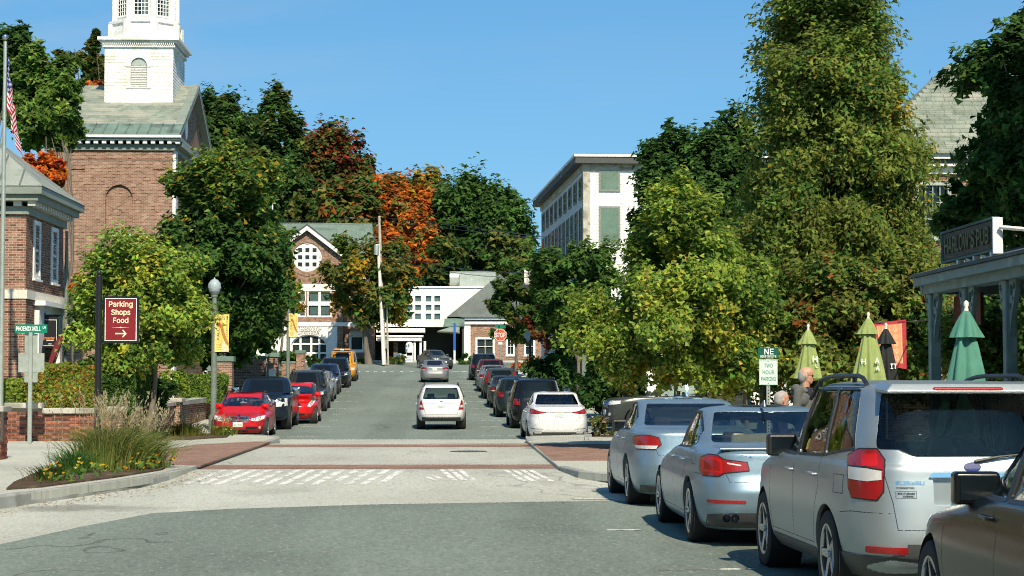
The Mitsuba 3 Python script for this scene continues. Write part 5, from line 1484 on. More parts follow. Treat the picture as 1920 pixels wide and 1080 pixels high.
# maroon direction sign
ps = thing('direction_sign', 'maroon Parking Shops Food sign with an arrow on a black post', 'sign')
dy = 43.0
pxx = X(184, dy)
part(ps, 'post', lathe([(.075, .1), (.070, Z(517, dy) - .02), (.055, Z(517, dy)), (.001, Z(517, dy) + .01)], 14, (pxx, dy, 0)), 'm_black_metal', 40)
part(ps, 'finial', trimesh.creation.icosphere(2, .06).apply_translation([pxx, dy, Z(517, dy) + .05]), 'm_black_metal', True)
sx0, sx1, sz0, sz1 = X(194, dy), X(258, dy), Z(642, dy), Z(558, dy)
part(ps, 'frame', cbx(sx0 - .02, sx1 + .02, dy - .03, dy + .03, sz0 - .02, sz1 + .02, .01), 'm_black_metal')
part(ps, 'panel', cbx(sx0 + .025, sx1 - .025, dy - .040, dy - .031, sz0 + .025, sz1 - .025, .003), 'm_sign_white')
part(ps, 'face', bx(sx0 + .042, sx1 - .042, dy - .045, dy - .0405, sz0 + .042, sz1 - .042), 'm_sign_maroon')
for px in (193,): part(ps, 'bracket', cat(bx(pxx, sx0, dy - .015, dy + .015, sz1 - .09, sz1 - .05), bx(pxx, sx0, dy - .015, dy + .015, sz0 + .05, sz0 + .09)), 'm_black_metal')
H_ = sz1 - sz0; W_ = sx1 - sx0; cx_ = (sx0 + sx1) / 2
for s, f, w in (('Parking', .845, .70), ('Shops', .665, .56), ('Food', .485, .45)):
    t = text_c(s, H_ * .115, W_ * w, .004, True)
    part(ps, 'lettering', mv(t, cx_, dy - .0455, sz0 + H_ * f), 'm_sign_cream')
def flat_xz(p, x, z, y, dep=.004):
    return mv(wallprism(p, 'x', y - dep, dep), x, 0, z)
part(ps, 'divider', flat_xz(Polygon([(-.21, 0), (-.03, .006), (0, .016), (.03, .006), (.21, 0), (.03, -.006), (0, -.016), (-.03, -.006)]), cx_, sz0 + H_ * .325, dy - .0455), 'm_sign_cream')
arr = sbox(-.12, -.014, .10, .014).union(Polygon([(.03, .082), (.062, .082), (.135, 0), (.062, -.082), (.03, -.082), (.09, 0)]))
part(ps, 'arrow', flat_xz(arr, cx_, sz0 + H_ * .19, dy - .0455), 'm_sign_cream')

# hanging sign on the brick building and a furled flag
hs = thing('hanging_sign', 'black framed hanging sign with orange lettering at the white doorway', 'sign')
hy = 58.0
hx0, hx1, hz0, hz1 = X(78, hy), X(108, hy), Z(653, hy), Z(594, hy)
part(hs, 'board', cbx(hx0, hx1, hy - .04, hy + .04, hz0, hz1, .01), 'm_sign_black')
part(hs, 'cap', mt(m3.Manifold.hull_points(np.array([[x, y, z] for z, e in ((hz1, .0), (hz1 + .05, .10)) for x in (hx0 - e, hx1 + e) for y in (hy - .06 - e * .5, hy + .06 + e * .5)]))), 'm_sign_black')
rim = sbox(hx0 + .03, hz0 + .06, hx1 - .03, hz1 - .10) - sbox(hx0 + .045, hz0 + .075, hx1 - .045, hz1 - .115)
part(hs, 'border', wallprism(rim, 'x', hy - .046, .006), 'm_sign_white')
part(hs, 'lettering', mv(text_c('roaster', .085, .30, .005, True), (hx0 + hx1) / 2, hy - .041, hz0 + .30), 'm_text_orange')
part(hs, 'rule', bx((hx0 + hx1) / 2 - .10, (hx0 + hx1) / 2 + .12, hy - .046, hy - .041, hz0 + .215, hz0 + .235), 'm_sign_white')
part(hs, 'rule', bx((hx0 + hx1) / 2 - .04, (hx0 + hx1) / 2 + .06, hy - .046, hy - .041, hz0 + .115, hz0 + .13), 'm_sign_white')
part(hs, 'arm', bx(XR, hx0 + .1, hy - .02, hy + .02, hz1 + .06, hz1 + .10), 'm_black_metal')
mf = thing('banner_flag', 'furled maroon flag on a slanted staff beside the white doorway', 'flag')
a, b = P(100, 690, 58.6), P(127, 609, 57.6)
part(mf, 'staff', tube([a, b], .018, 6), 'm_cream', 40)
q = [P(*k) for k in ((90, 683, 58.0), (97, 682, 58.0), (108, 657, 58.0), (121, 628, 57.9), (114, 627, 57.9), (102, 645, 58.0))]
part(mf, 'cloth', mt(m3.Manifold.hull_points(np.array([[p[0] + dx, p[1] + d_, p[2]] for p in q for d_ in (-.05, .05) for dx in (0, .02)]))), 'm_awning_maroon')


# lamp posts with harvest banners
def lamp(px, y, top_px, label, banner=None, globe=True, base=None):
    k = thing('street_lamp', label, 'street lamp', 'green lamp posts with glass globes')
    x = X(px, y); zt = Z(top_px, y); z0 = float(Sw(y)) if base is None else base
    part(k, 'post', lathe([(.16, z0), (.16, z0 + .5), (.10, z0 + .6), (.085, zt - 1.0), (.07, zt - .55), (.11, zt - .52), (.11, zt - .45), (.05, zt - .43), (.001, zt - .43)], 14, (x, y, 0)), 'm_post_green', 40)
    if globe:
        part(k, 'globe', lathe([(.09, zt - .43), (.17, zt - .36), (.215, zt - .22), (.19, zt - .08), (.11, zt + .02), (.03, zt + .05), (.02, zt + .10), (.001, zt + .11)], 18, (x, y, 0)), 'm_globe', 50)
        part(k, 'collar', lathe([(.12, zt - .46), (.15, zt - .40), (.10, zt - .37), (.001, zt - .37)], 14, (x, y, 0)), 'm_post_green', 40)
    if banner:
        bx0, bx1, bt, bb = banner
        for z in (Z(bt, y) + .02, Z(bb, y) - .02):
            part(k, 'banner_arm', tube([(x, y, z), (X(bx1, y) + .02, y, z)], .018, 6), 'm_black_metal')
    return k, x


def banner(px0, px1, t, b, y, label):
    """Yellow vertical banner: lettering strips, a red leaf and a cornucopia-like brown sweep."""
    k = thing('street_banner', label, 'banner', 'yellow harvest banners on the lamp posts')
    x0, x1, zb, zt = X(px0, y), X(px1, y), Z(b, y), Z(t, y)
    w, h = x1 - x0, zt - zb
    nu, nv = 10, 16
    U, V = np.meshgrid(np.linspace(0, 1, nu), np.linspace(0, 1, nv))
    wave = lambda u, v: .035 * np.sin(u * 4 + v * 3)
    def mp(p, off):
        cs = m3.CrossSection([np.asarray(p.exterior.coords)[:-1]] + [np.asarray(i.coords)[:-1] for i in p.interiors], m3.FillRule.EvenOdd)
        tm = mt(cs.extrude(.001).refine_to_length(.12))
        v = np.asarray(tm.vertices)
        r = TM(np.c_[x0 + v[:, 0] * w, y - .012 - off + wave(v[:, 0], v[:, 1]) - v[:, 2] / .001 * .004, zb + v[:, 1] * h], tm.faces)
        if r.volume < 0: r.invert()
        return r
    part(k, 'cloth', mp(sbox(0, 0, 1, 1), 0), 'm_banner_yellow')
    sweep = Polygon([(.30, .72), (.42, .62), (.52, .45), (.68, .30), (.85, .20), (.97, .15), (.99, .24), (.86, .34), (.72, .48), (.60, .66), (.45, .76)])
    part(k, 'cornucopia', mp(sweep, .005), 'm_banner_brown')
    lower = Polygon([(.60, .32), (.80, .19), (.99, .10), (.99, .02), (.55, .02), (.50, .10)])
    part(k, 'corner_patch', mp(lower, .005), 'm_sign_cream')
    a = np.linspace(0, 2 * np.pi, 11)[:-1]
    leaf = Polygon([(.33 + (.17 if i % 2 == 0 else .08) * math.cos(t_), .72 + (.09 if i % 2 == 0 else .045) * math.sin(t_)) for i, t_ in enumerate(a)])
    part(k, 'maple_leaf', mp(leaf, .009), 'm_banner_red')
    def lt(s, hh, u, v, ang, m, ww):
        q = meshkit.text_mesh(s, 1.0, .001, True)
        vv = np.array(q.vertices); vv[:, 0] *= ww / vv[:, 0].max()
        vv[:, 1] *= hh
        if ang: vv = np.c_[vv[:, 1] * 0 + u - vv[:, 1] * (h / w) * 0 - vv[:, 1], v + vv[:, 0], vv[:, 2]]
        else: vv = np.c_[u + vv[:, 0], v + vv[:, 1], vv[:, 2]]
        r = TM(np.c_[x0 + vv[:, 0] * w, y - .022 + wave(vv[:, 0], vv[:, 1]) - vv[:, 2], zb + vv[:, 1] * h], q.faces)
        if r.volume < 0: r.invert()
        part(k, 'lettering', r, m)
    lt('ROOTS', .085, .10, .855, False, 'm_dark_trim', .62)
    lt('HARVEST', .13, .93, .40, True, 'm_banner_brown', .50)
    lt('FALL', .16, .32, .32, True, 'm_dark_trim', .30)
    for i in range(4): part(k, 'text_line', mp(sbox(.12, .06 + i * .045, .48 - .04 * (i % 2), .075 + i * .045), .005), 'm_banner_brown')
    return k


mat('banner_yellow', stain((.78, .60, .17), .08, 2.0), .8); mat('banner_brown', (.42, .21, .05), .8); mat('banner_red', (.62, .08, .02), .8)
lamp(401, 62, 527, 'street lamp with globe and yellow banner nearest at left', (399, 430, 590, 660))
banner(402, 429, 590, 660, 61.9, 'nearest yellow harvest banner at left with red maple leaf')
lamp(540, 98, 545, 'lamp post with a smaller yellow banner before the bank', (540, 560, 588, 632), globe=False)
banner(541, 558, 588, 632, 97.9, 'smaller farther yellow harvest banner before the bank')
lamp(506, 118, 612, 'grey lamp post half hidden by the large dark tree', None)
lamp(1431, 45.5, 432, 'street lamp at right half hidden by the yellow green tree')
banner(1392, 1427, 548, 632, 45.4, 'yellow banner nearly hidden by the yellow green tree at right')

# utility poles and wires
up = thing('utility_pole', 'tall wooden utility pole before the bank', 'pole')
uy = 156.0
zb_ = float(G(uy))
part(up, 'pole', tube([P(721, 684, uy), P(716, 560, uy), P(711, 405, uy)], [.17, .15, .11], 10), 'm_pole_wood', 40)
part(up, 'bracket', tube([P(711, 420, uy), P(706, 424, uy - .4)], .05, 6), 'm_galv')
for py in (472, 505, 540, 572, 600): part(up, 'band', tube([P(713.5 + (py - 470) * .03, py, uy - .0), P(713.5 + (py - 470) * .03, py + 2.5, uy)], .19, 8), 'm_dark_trim')
part(up, 'meter_box', cbx(*(lambda p: (p[0] - .25, p[0] + .05, uy - .3, uy - .12, p[2] - .35, p[2] + .35))(P(724, 646, uy)), .02), 'm_galv')
u2 = thing('utility_pole', 'pale shorter pole leaning against the tall utility pole', 'pole')
part(u2, 'pole', tube([P(720, 684, uy - .8), P(709, 458, uy - .6)], [.16, .13], 10), 'm_pole_white', 40)
part(u2, 'transformer', lathe([(.001, 0), (.22, 0), (.22, .75), (.17, .85), (.001, .86)], 14, P(706, 478, uy - .7)), 'm_galv', 40)
u3 = thing('utility_pole', 'slim tan pole stub right of the tall utility pole', 'pole')
part(u3, 'pole', tube([P(728, 684, uy), P(724, 540, uy)], .08, 8), 'm_pole_wood', 40)
for i, (pts, r) in enumerate([([(711, 408, 156), (610, 412, 152), (515, 412, 148), (380, 404, 140), (150, 380, 125)], .022), ([(711, 407, 156), (860, 424, 135), (1016, 444, 100), (1100, 456, 88)], .022),
                              ([(711, 414, 156), (860, 431, 135), (1016, 448, 100)], .018), ([(712, 470, 156), (840, 500, 140), (1016, 512, 108)], .025), ([(712, 480, 156), (850, 511, 140), (1010, 520, 112)], .02),
                              ([(711, 416, 156), (660, 420, 154), (500, 418, 148)], .016)]):
    q = np.array([P(*a) for a in pts])
    s = np.linspace(0, len(q) - 1, 24)
    from scipy.interpolate import CubicSpline
    single('overhead_wire', tube(CubicSpline(np.arange(len(q)), q)(s), r, 5), 'm_black_plastic', ['overhead wire running left from the tall pole above the bank roof', 'top overhead wire running right from the tall pole to the clapboard house', 'second overhead wire running right just below the top one', 'lower cable sagging right from the tall pole over the office roof', 'lowest cable sagging right from the tall pole', 'short thin wire left of the tall pole'][i], 'wire', group='overhead wires on the utility poles')

# stop sign
sp_ = thing('stop_sign', 'red octagonal STOP sign facing the street at right', 'sign')
sy = 125.0
x, z = X(938, sy), Z(628, sy)
r = .43
a = np.radians(22.5 + 45 * np.arange(8))
o8 = lambda rr: Polygon(np.c_[rr * np.cos(a), rr * np.sin(a)])
part(sp_, 'post', post(x, sy + .05, float(G(sy)), z + .4, .04), 'm_galv')
part(sp_, 'rim', flat_xz(o8(r), x, z, sy, .012), 'm_sign_white')
part(sp_, 'face', flat_xz(o8(r * .93), x, z, sy - .0125, .004), 'm_stop_red')
part(sp_, 'lettering', mv(text_c('STOP', .27, .66, .004, True), x, sy - .017, z), 'm_sign_white')
part(sp_, 'plaque', bx(x - .13, x + .13, sy - .01, sy, z - .62, z - .46), 'm_sign_white')
part(sp_, 'street_blade', bx(x - .35, x + .35, sy + .03, sy + .05, z + .46, z + .62), 'm_sign_green')
part(sp_, 'street_blade', bx(x - .02, x + .0, sy - .3, sy + .4, z + .62, z + .78), 'm_sign_green')
hb = thing('hanging_sign', 'dark square board sign with white letters under the reddish tree', 'sign')
y = 105.0
part(hb, 'board', cbx(X(996, y), X(1026, y), y, y + .08, Z(632, y), Z(612, y), .02), 'm_sign_black')
part(hb, 'lettering', mv(text_c('TRINITY', .16, .72, .01, True), X(1011, y), y - .001, Z(619, y)), 'm_sign_white')
part(hb, 'lettering', mv(text_c('CO', .14, .24, .01, True), X(1005, y), y - .001, Z(627, y)), 'm_sign_white')
part(hb, 'post', post(X(994, y), y + .1, float(G(y)), Z(606, y), .06, 'm_dark_trim'), 'm_black_metal')
dg = thing('road_sign', 'grey diamond road sign back beside the dark board sign', 'sign')
y = 103.0
part(dg, 'panel', flat_xz(Polygon([(0, .36), (.26, 0), (0, -.36), (-.26, 0)]), X(990, y), Z(629, y), y, .01), 'm_galv')
part(dg, 'post', post(X(990, y), y + .05, float(G(y)), Z(622, y), .035), 'm_dark_trim')
gb = thing('notice_board', 'green hanging notice board with pale writing on a white post', 'sign')
y = 66.0
bx0, bx1, z0, z1 = X(1119, y), X(1155, y), Z(679, y), Z(641, y)
part(gb, 'board', cbx(bx0, bx1, y - .03, y + .03, z0, z1, .02), 'm_board_green')
for i in range(6): part(gb, 'text_line', bx(bx0 + .10 + .03 * (i % 3), bx1 - .10 - .04 * (i % 2), y - .036, y - .031, z1 - .12 - i * .09, z1 - .075 - i * .09), 'm_galv')
part(gb, 'arm', cbx(bx0 - .08, X(1162, y), y - .04, y + .04, z1 + .03, z1 + .08, .01), 'm_white_trim')
part(gb, 'post', cbx(X(1156, y), X(1162, y), y - .05, y + .05, float(G(y)), z1 + .15, .01), 'm_white_trim')
wpst = thing('wooden_post', 'pale square post standing left of the green notice board', 'post')
part(wpst, 'shaft', cbx(X(1091, 70), X(1100, 70), 70, 70.16, .2, Z(641, 70), .01), 'm_post_green')
part(wpst, 'cap', cbx(X(1089.5, 70), X(1101.5, 70), 69.97, 70.19, Z(641, 70), Z(638, 70), .01), 'm_post_green')
for px, pt, pb_, lb in ((746, 663, 675, 'white placard on the left before the office porch'), (755, 664, 673, 'pale green placard in the middle before the office porch'), (766, 667, 679, 'white placard with blue writing before the office porch')):
    k = thing('yard_sign', lb, 'sign', 'small placards before the office')
    y = 161.0 - (px - 746) * .02
    w = 6.5 if px != 766 else 7
    part(k, 'panel', cbx(X(px - w, y), X(px + w, y), y - .02, y + .02, Z(pb_, y), Z(pt, y), .005), 'm_sign_mint' if px == 755 else 'm_sign_white')
    for i in range(3): part(k, 'text_line', bx(X(px - w + 2, y), X(px + w - 2 - i, y), y - .026, y - .021, Z(pb_ - 2 - i * 2.8, y), Z(pb_ - 3 - i * 2.8, y)), 'm_blue_sign' if px == 766 else 'm_text_green')
    for s in (-.2, .2): part(k, 'stake', bx(X(px, y) + s - .015, X(px, y) + s + .015, y, y + .03, float(G(y)), Z(pb_, y)), 'm_galv')
k = thing('notice_board', 'white arched notice sign at the office porch', 'sign')
y = 163.5
part(k, 'panel', wallprism(arch(X(767.5, y), .32, Z(661, y), Z(648, y)), 'x', y, .06), 'm_sign_white')
for s in (-.25, .25): part(k, 'leg', bx(X(767.5, y) + s - .03, X(767.5, y) + s + .03, y, y + .06, float(G(y)), Z(661, y)), 'm_white_trim')

# two hour parking sign
tp = thing('parking_sign', 'TWO HOUR PARKING sign below a green route sign on a punched steel post', 'sign')
y = 30.0
x = X(1440.5, y)
part(tp, 'post', cbx(x - .03, x + .03, y, y + .04, .13, Z(655, y), .006), 'm_galv')
for i in range(26):
    zz = .9 + i * .05
    if zz < Z(722, y): part(tp, 'post__hole', bx(x - .008, x + .008, y - .0015, y - .0004, zz, zz + .02), 'm_black_plastic')
x0, x1, z0, z1 = X(1423, y), X(1458, y), Z(722, y), Z(674, y)
part(tp, 'panel', cbx(x0, x1, y - .012, y - .006, z0, z1, .002), 'm_sign_mint')
part(tp, 'border', wallprism(sbox(x0 + .008, z0 + .008, x1 - .008, z1 - .008) - sbox(x0 + .013, z0 + .013, x1 - .013, z1 - .013), 'x', y - .0145, .0022), 'm_text_green')
for s, f, w in (('TWO', .76, .46), ('HOUR', .50, .62), ('PARKING', .24, .80)):
    part(tp, 'lettering', mv(text_c(s, (z1 - z0) * .15, (x1 - x0) * w, .003, True), (x0 + x1) / 2, y - .0125, z0 + (z1 - z0) * f), 'm_text_green')
for zz in (z0 + .03, z1 - .03): part(tp, 'bolt', mv(rot(lathe([(.012, 0), (.012, .006), (.001, .008)], 8), 90, (1, 0, 0)), (x0 + x1) / 2, y - .012, zz), 'm_galv')
a0, a1, b0, b1 = X(1421, y), X(1460, y), Z(671.5, y), Z(652, y)
part(tp, 'route_panel', cbx(a0, a1, y - .012, y - .006, b0, b1, .002), 'm_sign_dgreen')
part(tp, 'route_panel__lettering', mv(text_c('NE', .085, .15, .003, True), (a0 + a1) / 2 + .01, y - .0125, b0 + .105), 'm_sign_white')
part(tp, 'route_panel__lettering', mv(text_c('BIKE ROUTE', .034, .25, .003, True), (a0 + a1) / 2, y - .0125, b0 + .03), 'm_sign_white')
part(tp, 'post_cap', cbx(x - .035, x + .035, y - .004, y + .044, Z(655, y) + .0, Z(650, y), .006), 'm_galv')


# closed patio umbrellas
def umbrella(px, y, top_px, m, label, tilt=0.0, logo=None, h=2.0, r=.34):
    k = thing('patio_umbrella', label, 'umbrella', 'closed umbrellas on the pub patio')
    x = X(px, y); zt = Z(top_px, y); g = float(Sw(y))
    def pleat(z0, z1, r0, r1, seed, n=8, ph=0.0, amp=.42):
        rings = []
        for t in np.linspace(0, 1, 12):
            a = np.linspace(0, 2 * np.pi, 64, endpoint=False)
            rr = (r0 + (r1 - r0) * t ** .8) * (1 + amp * (.35 + .65 * t) * (np.abs(np.cos(a * n / 2 + ph)) ** 1.4 - .5)) * (1 + .10 * np.sin(3 * a + seed + 2 * t) + .05 * np.sin(5 * a + seed * 2))
            rings.append(np.c_[x + rr * np.cos(a), y + rr * np.sin(a), np.full(64, z0 + (z1 - z0) * t)])
        return loft(rings)
    part(k, 'pole', post(x, y, g, zt - .05, .025), 'm_pole_wood')
    part(k, 'canopy', pleat(zt - .20, zt - h + .0, .06, r, px, 8), m, 55)
    part(k, 'vent_cap', pleat(zt - .03, zt - .34, .02, .18, px + 1, 8, .4, .22), m, 55)
    part(k, 'finial', lathe([(.001, zt - .05), (.03, zt - .04), (.02, zt), (.032, zt + .03), (.025, zt + .06), (.001, zt + .08)], 10, (x, y, 0)), 'm_cream', 40)
    part(k, 'base', lathe([(.28, g), (.28, g + .05), (.05, g + .10), (.04, g + .3), (.001, g + .3)], 20, (x, y, 0)), 'm_black_plastic', 40)
    if logo:
        rr = r * .93
        for s, hh, zz, off in logo:
            t = text_c(s, hh, None, .004, True)
            v = np.array(t.vertices); v[:, 1] = y - rr * 1.10 + v[:, 1] + .35 * np.abs(v[:, 0] + off) ; v[:, 0] += x + off; v[:, 2] += zt - zz
            part(k, 'lettering', TM(v, t.faces), 'm_sign_white')
    return k


umbrella(1516, 40, 614, 'm_umbrella_lime', 'closed lime green umbrella beside the man in the grey hoodie', logo=[('H', .13, .66, .10), ('L', .07, .80, .13)], h=1.06, r=.25)
umbrella(1629, 36, 592, 'm_umbrella_lime', 'closed lime green umbrella with cream finial before the red cloth', logo=[('H', .10, .86, -.15), ('A', .10, .84, .10), ('A', .08, .98, .11)], h=1.32, r=.30)
umbrella(1662, 37.6, 612, 'm_umbrella_black', 'closed black umbrella half behind the lime green one', logo=[('IT', .10, .78, .10)], h=1.2, r=.24)
umbrella(1813, 21.4, 575, 'm_umbrella_teal', 'closed teal green umbrella in front of the porch', h=1.9, r=.37)

# red patterned cloth
rc_ = thing('wall_hanging', 'red cloth with cream scroll pattern hung on the hedge', 'cloth')
y = 40.2
q = lambda px, py: P(px, py, y)
c0, c1, c2, c3 = q(1638, 606), q(1699, 599), q(1700, 692), q(1652, 684)
def quad(s, t, off):
    p = (c0 * (1 - s) + c1 * s) * (1 - t) + (c3 * (1 - s) + c2 * s) * t
    return p + np.array([0, -off + .02 * math.sin(s * 9), 0])
def patch(p, off, th=.006):
    cs = m3.CrossSection([np.asarray(p.exterior.coords)[:-1]] + [np.asarray(i.coords)[:-1] for i in p.interiors], m3.FillRule.EvenOdd)
    tm = mt(cs.extrude(.001).refine_to_length(.1))
    v = np.asarray(tm.vertices)
    r = TM([quad(a, b, off + (c / .001) * th) for a, b, c in v], tm.faces)
    if r.volume < 0: r.invert()
    return r
mat('cloth_red', (.42, .035, .045), .85); mat('cloth_peach', (.60, .27, .14), .85); mat('cloth_cream', (.72, .50, .30), .85)
part(rc_, 'cloth', patch(sbox(0, 0, 1, 1), 0), 'm_cloth_red')
part(rc_, 'field', patch(sbox(.07, .07, .87, .90), .008, .003), 'm_cloth_peach')
sc = []
for i in range(2):
    for j in range(5):
        cx, cy = .30 + i * .34, .17 + j * .155
        for s in (-1, 1):
            th = np.linspace(0, 4.4, 18)
            rr = .085 * (1 - th / 6)
            sc.append(LineString(np.c_[cx + s * (rr * np.cos(th) - .02), cy + rr * .8 * np.sin(th)]).buffer(.010, quad_segs=2))
        sc.append(LineString([(cx, cy - .08), (cx, cy + .08)]).buffer(.008, quad_segs=1))
sc += [sbox(.44, .09, .46, .89), sbox(.09, .09, .11, .89), sbox(.83, .09, .85, .89)]
u = shapely.union_all(sc)
for g in getattr(u, 'geoms', [u]): pass
kk = newkey(rc_ + '__pattern'); labels[kk] = {'kind': 'stuff'}
scene[kk] = mikit.ply(cat([patch(g, .013, .003) for g in getattr(u, 'geoms', [u])]), 'm_cloth_cream')
part(rc_, 'rope', tube([quad(0, .0, 0), q(1720, 602) + [0, 0, 0], P(1752, 598, 26.1)], .012, 5), 'm_black_plastic')
# ---------------------------------------------------------------- people
def body_mesh(bones, balls=(), edge=.035, it=8):
    m = None
    for a, b in bones:
        h = hullballs([a, b], 16)
        m = h if m is None else m + h
    for b in balls: m = m + (hullballs(b, 16) if isinstance(b, list) else hullballs([b], 16))
    m = m.refine_to_length(edge)
    t = mt(m)
    t.merge_vertices()
    trimesh.smoothing.filter_taubin(t, iterations=it)
    return t


def head_mesh(c, r=.105, face=(1, 0), tilt=0.0):
    """Head with brow, nose, chin and ears, looking along face (x, y)."""
    f = np.array([face[0], face[1], 0.0]); f /= np.linalg.norm(f); s = np.array([-f[1], f[0], 0]); u = np.array([0, 0, 1.0])
    c = np.asarray(c, float)
    q = lambda a, b, h, rr: (*(c + f * a + s * b + u * h), rr)
    m = hullballs([q(-.025, 0, .045, .085), q(.02, 0, .055, .078), q(-.03, 0, -.01, .08)], 24)
    m = m + hullballs([q(.03, 0, .01, .068), q(.045, 0, -.075, .040), q(.02, .028, -.06, .035), q(.02, -.028, -.06, .035), q(-.01, 0, -.04, .06)], 20)
    m = m + hullballs([q(.098, 0, -.022, .013), q(.085, 0, .02, .010), q(.085, .012, -.026, .009), q(.085, -.012, -.026, .009)], 12)
    m = m + hullballs([q(.075, .035, .033, .016), q(.075, -.035, .033, .016)], 12)
    m = m + hullballs([q(.082, .017, -.058, .009), q(.082, -.017, -.058, .009)], 10)
    for t in (-1, 1):
        m = m + hullballs([q(-.012, t * .082, .022, .014), q(-.02, t * .088, .0, .012), q(-.012, t * .083, -.028, .010)], 10)
    m = m.refine_to_length(.014)
    t = mt(m); t.merge_vertices()
    trimesh.smoothing.filter_taubin(t, iterations=5)
    return t, q


def hand(w, d, r=1.0, curl=.5):
    """Relaxed hand from the wrist w hanging along d: palm, four fingers and a thumb."""
    w, d = np.asarray(w, float), np.asarray(d, float); d /= np.linalg.norm(d)
    s = np.cross(d, [0, 1, 0]); s /= np.linalg.norm(s); n = np.cross(s, d)
    m = hullballs([(*(w), .026), (*(w + d * .07 + s * .03), .017), (*(w + d * .075 - s * .03), .016), (*(w + d * .03 + s * .02), .02)], 12)
    for i, (o, L) in enumerate(((.032, .068), (.011, .078), (-.010, .073), (-.030, .058))):
        a = w + d * .08 + s * o; b = a + (d * .8 + n * .5 * curl) * L * .5; e = b + (d * .5 + n * .9 * curl) * L * .5
        m = m + hullballs([(*a, .0105), (*b, .0095)], 10) + hullballs([(*b, .0095), (*e, .0085)], 10)
    a = w + d * .025 + s * .03; b = a + (d * .5 + s * .75) * .04; e = b + (d * .85 + s * .2 + n * .2) * .035
    m = m + hullballs([(*a, .014), (*b, .011)], 10) + hullballs([(*b, .011), (*e, .009)], 10)
    t = mt(m.refine_to_length(.006)); t.merge_vertices()
    trimesh.smoothing.filter_taubin(t, iterations=3)
    return t


def person(label, x, y, h, face, hair_m, top_m, leg_m, lean=(0, 0), glasses=True, hood=True, bald=True):
    """Standing adult; face is the direction of the gaze, the body turned a little less."""
    k = thing('person', label, 'person')
    g = float(Sw(y)); s = h / 1.75
    bf = np.array([face[0] * .75, face[1] - .35, 0.0]); bf /= np.linalg.norm(bf); sd = np.array([bf[1], -bf[0], 0])  # sd: his right
    o = np.array([x, y, g])
    L = np.array([lean[0], lean[1], 0])
    q = lambda a, b, z, r: (*(o + bf * a * s + sd * b * s + L * (z / 1.75) ** 2 + [0, 0, z * s]), r * s)
    legs = []
    for t in (-1, 1):
        legs += [(q(0, t * .10, .88, .095), q(.01, t * .105, .48, .066)), (q(.01, t * .105, .48, .066), q(-.02, t * .11, .10, .048))]
    part(k, 'trousers', body_mesh(legs + [(q(0, -.08, .93, .11), q(0, .08, .93, .11))]), leg_m, True)
    for t in (-1, 1):
        part(k, 'shoe', mt(hullballs([q(-.05, t * .11, .045, .042), q(.12, t * .125, .035, .036), q(.18, t * .13, .03, .028), q(0, t * .11, .06, .045)], 12)), 'm_black_plastic', 50)
    tors = [(q(0, -.09, .98, .135), q(0, .09, .98, .135)), (q(0, 0, 1.0, .15), q(.0, 0, 1.25, .155)), (q(0, -.12, 1.30, .12), q(0, .12, 1.30, .12)), (q(-.01, -.17, 1.42, .072), q(-.01, .17, 1.42, .072)), (q(-.01, 0, 1.42, .085), q(0, 0, 1.48, .07))]
    for t in (-1, 1):
        tors += [(q(-.01, t * .195, 1.41, .068), q(-.02, t * .245, 1.13, .056)), (q(-.02, t * .245, 1.13, .056), q(.05, t * .24, .90, .043))]
        part(k, 'hand', hand(q(.055, t * .24, .865, 0)[:3], (.1, 0, -1)), 'm_skin', True)
    part(k, 'jacket', body_mesh(tors, edge=.03), top_m, True)
    nk = q(.015, 0, 1.47, 0)[:3]
    hc = np.array(q(.045, 0, 1.64, 0)[:3])
    part(k, 'neck', body_mesh([((*nk, .062), (*(hc - [0, 0, .06]), .056))], edge=.02), 'm_skin', True)
    hm, hq = head_mesh(hc, face=face)
    part(k, 'head', hm, 'm_skin', True)
    hair = hullballs([hq(-.04, 0, .05, .086), hq(.0, 0, .075, .076), hq(-.045, 0, 0, .083)], 24) if not bald else hullballs([hq(-.040, 0, .035, .080), hq(-.048, 0, -.02, .074), hq(-.03, .018, .01, .074), hq(-.03, -.018, .01, .074)], 22)
    part(k, 'hair', mt(hair), hair_m, True)
    if glasses:
        ms = []
        for t in (-1, 1):
            ms.append(mt(hullballs([hq(.088, t * .022, .012, .008), hq(.082, t * .048, .014, .008), hq(.086, t * .026, -.008, .008), hq(.08, t * .046, -.006, .008)], 10)))
            ms.append(mt(hullballs([hq(.078, t * .055, .013, .004), hq(-.01, t * .086, .018, .004)], 8)))
        part(k, 'sunglasses', cat(ms), 'm_lens_dark', 50)
    else:
        for t in (-1, 1): part(k, 'eye', mt(hullballs([hq(.079, t * .034, .008, .009)], 10)), 'm_black_plastic', True)
    if hood:
        part(k, 'hood', mt(hullballs([q(-.09, -.10, 1.47, .055), q(-.09, .10, 1.47, .055), q(-.13, 0, 1.40, .06)], 16) + hullballs([q(-.06, -.11, 1.47, .045), q(.06, -.085, 1.43, .035)], 12) + hullballs([q(-.06, .11, 1.47, .045), q(.06, .085, 1.43, .035)], 12)), top_m, 60)
        part(k, 'shirt', mt(hullballs([q(.085, 0, 1.43, .05), q(.10, 0, 1.34, .05), q(.06, -.03, 1.45, .04), q(.06, .03, 1.45, .04)], 14)), 'm_shirt_navy', 60)
        part(k, 'collar', mt(hullballs([q(.095, -.045, 1.45, .018), q(.135, -.03, 1.36, .014)], 10)), 'm_shirt_white', 60)
    return k


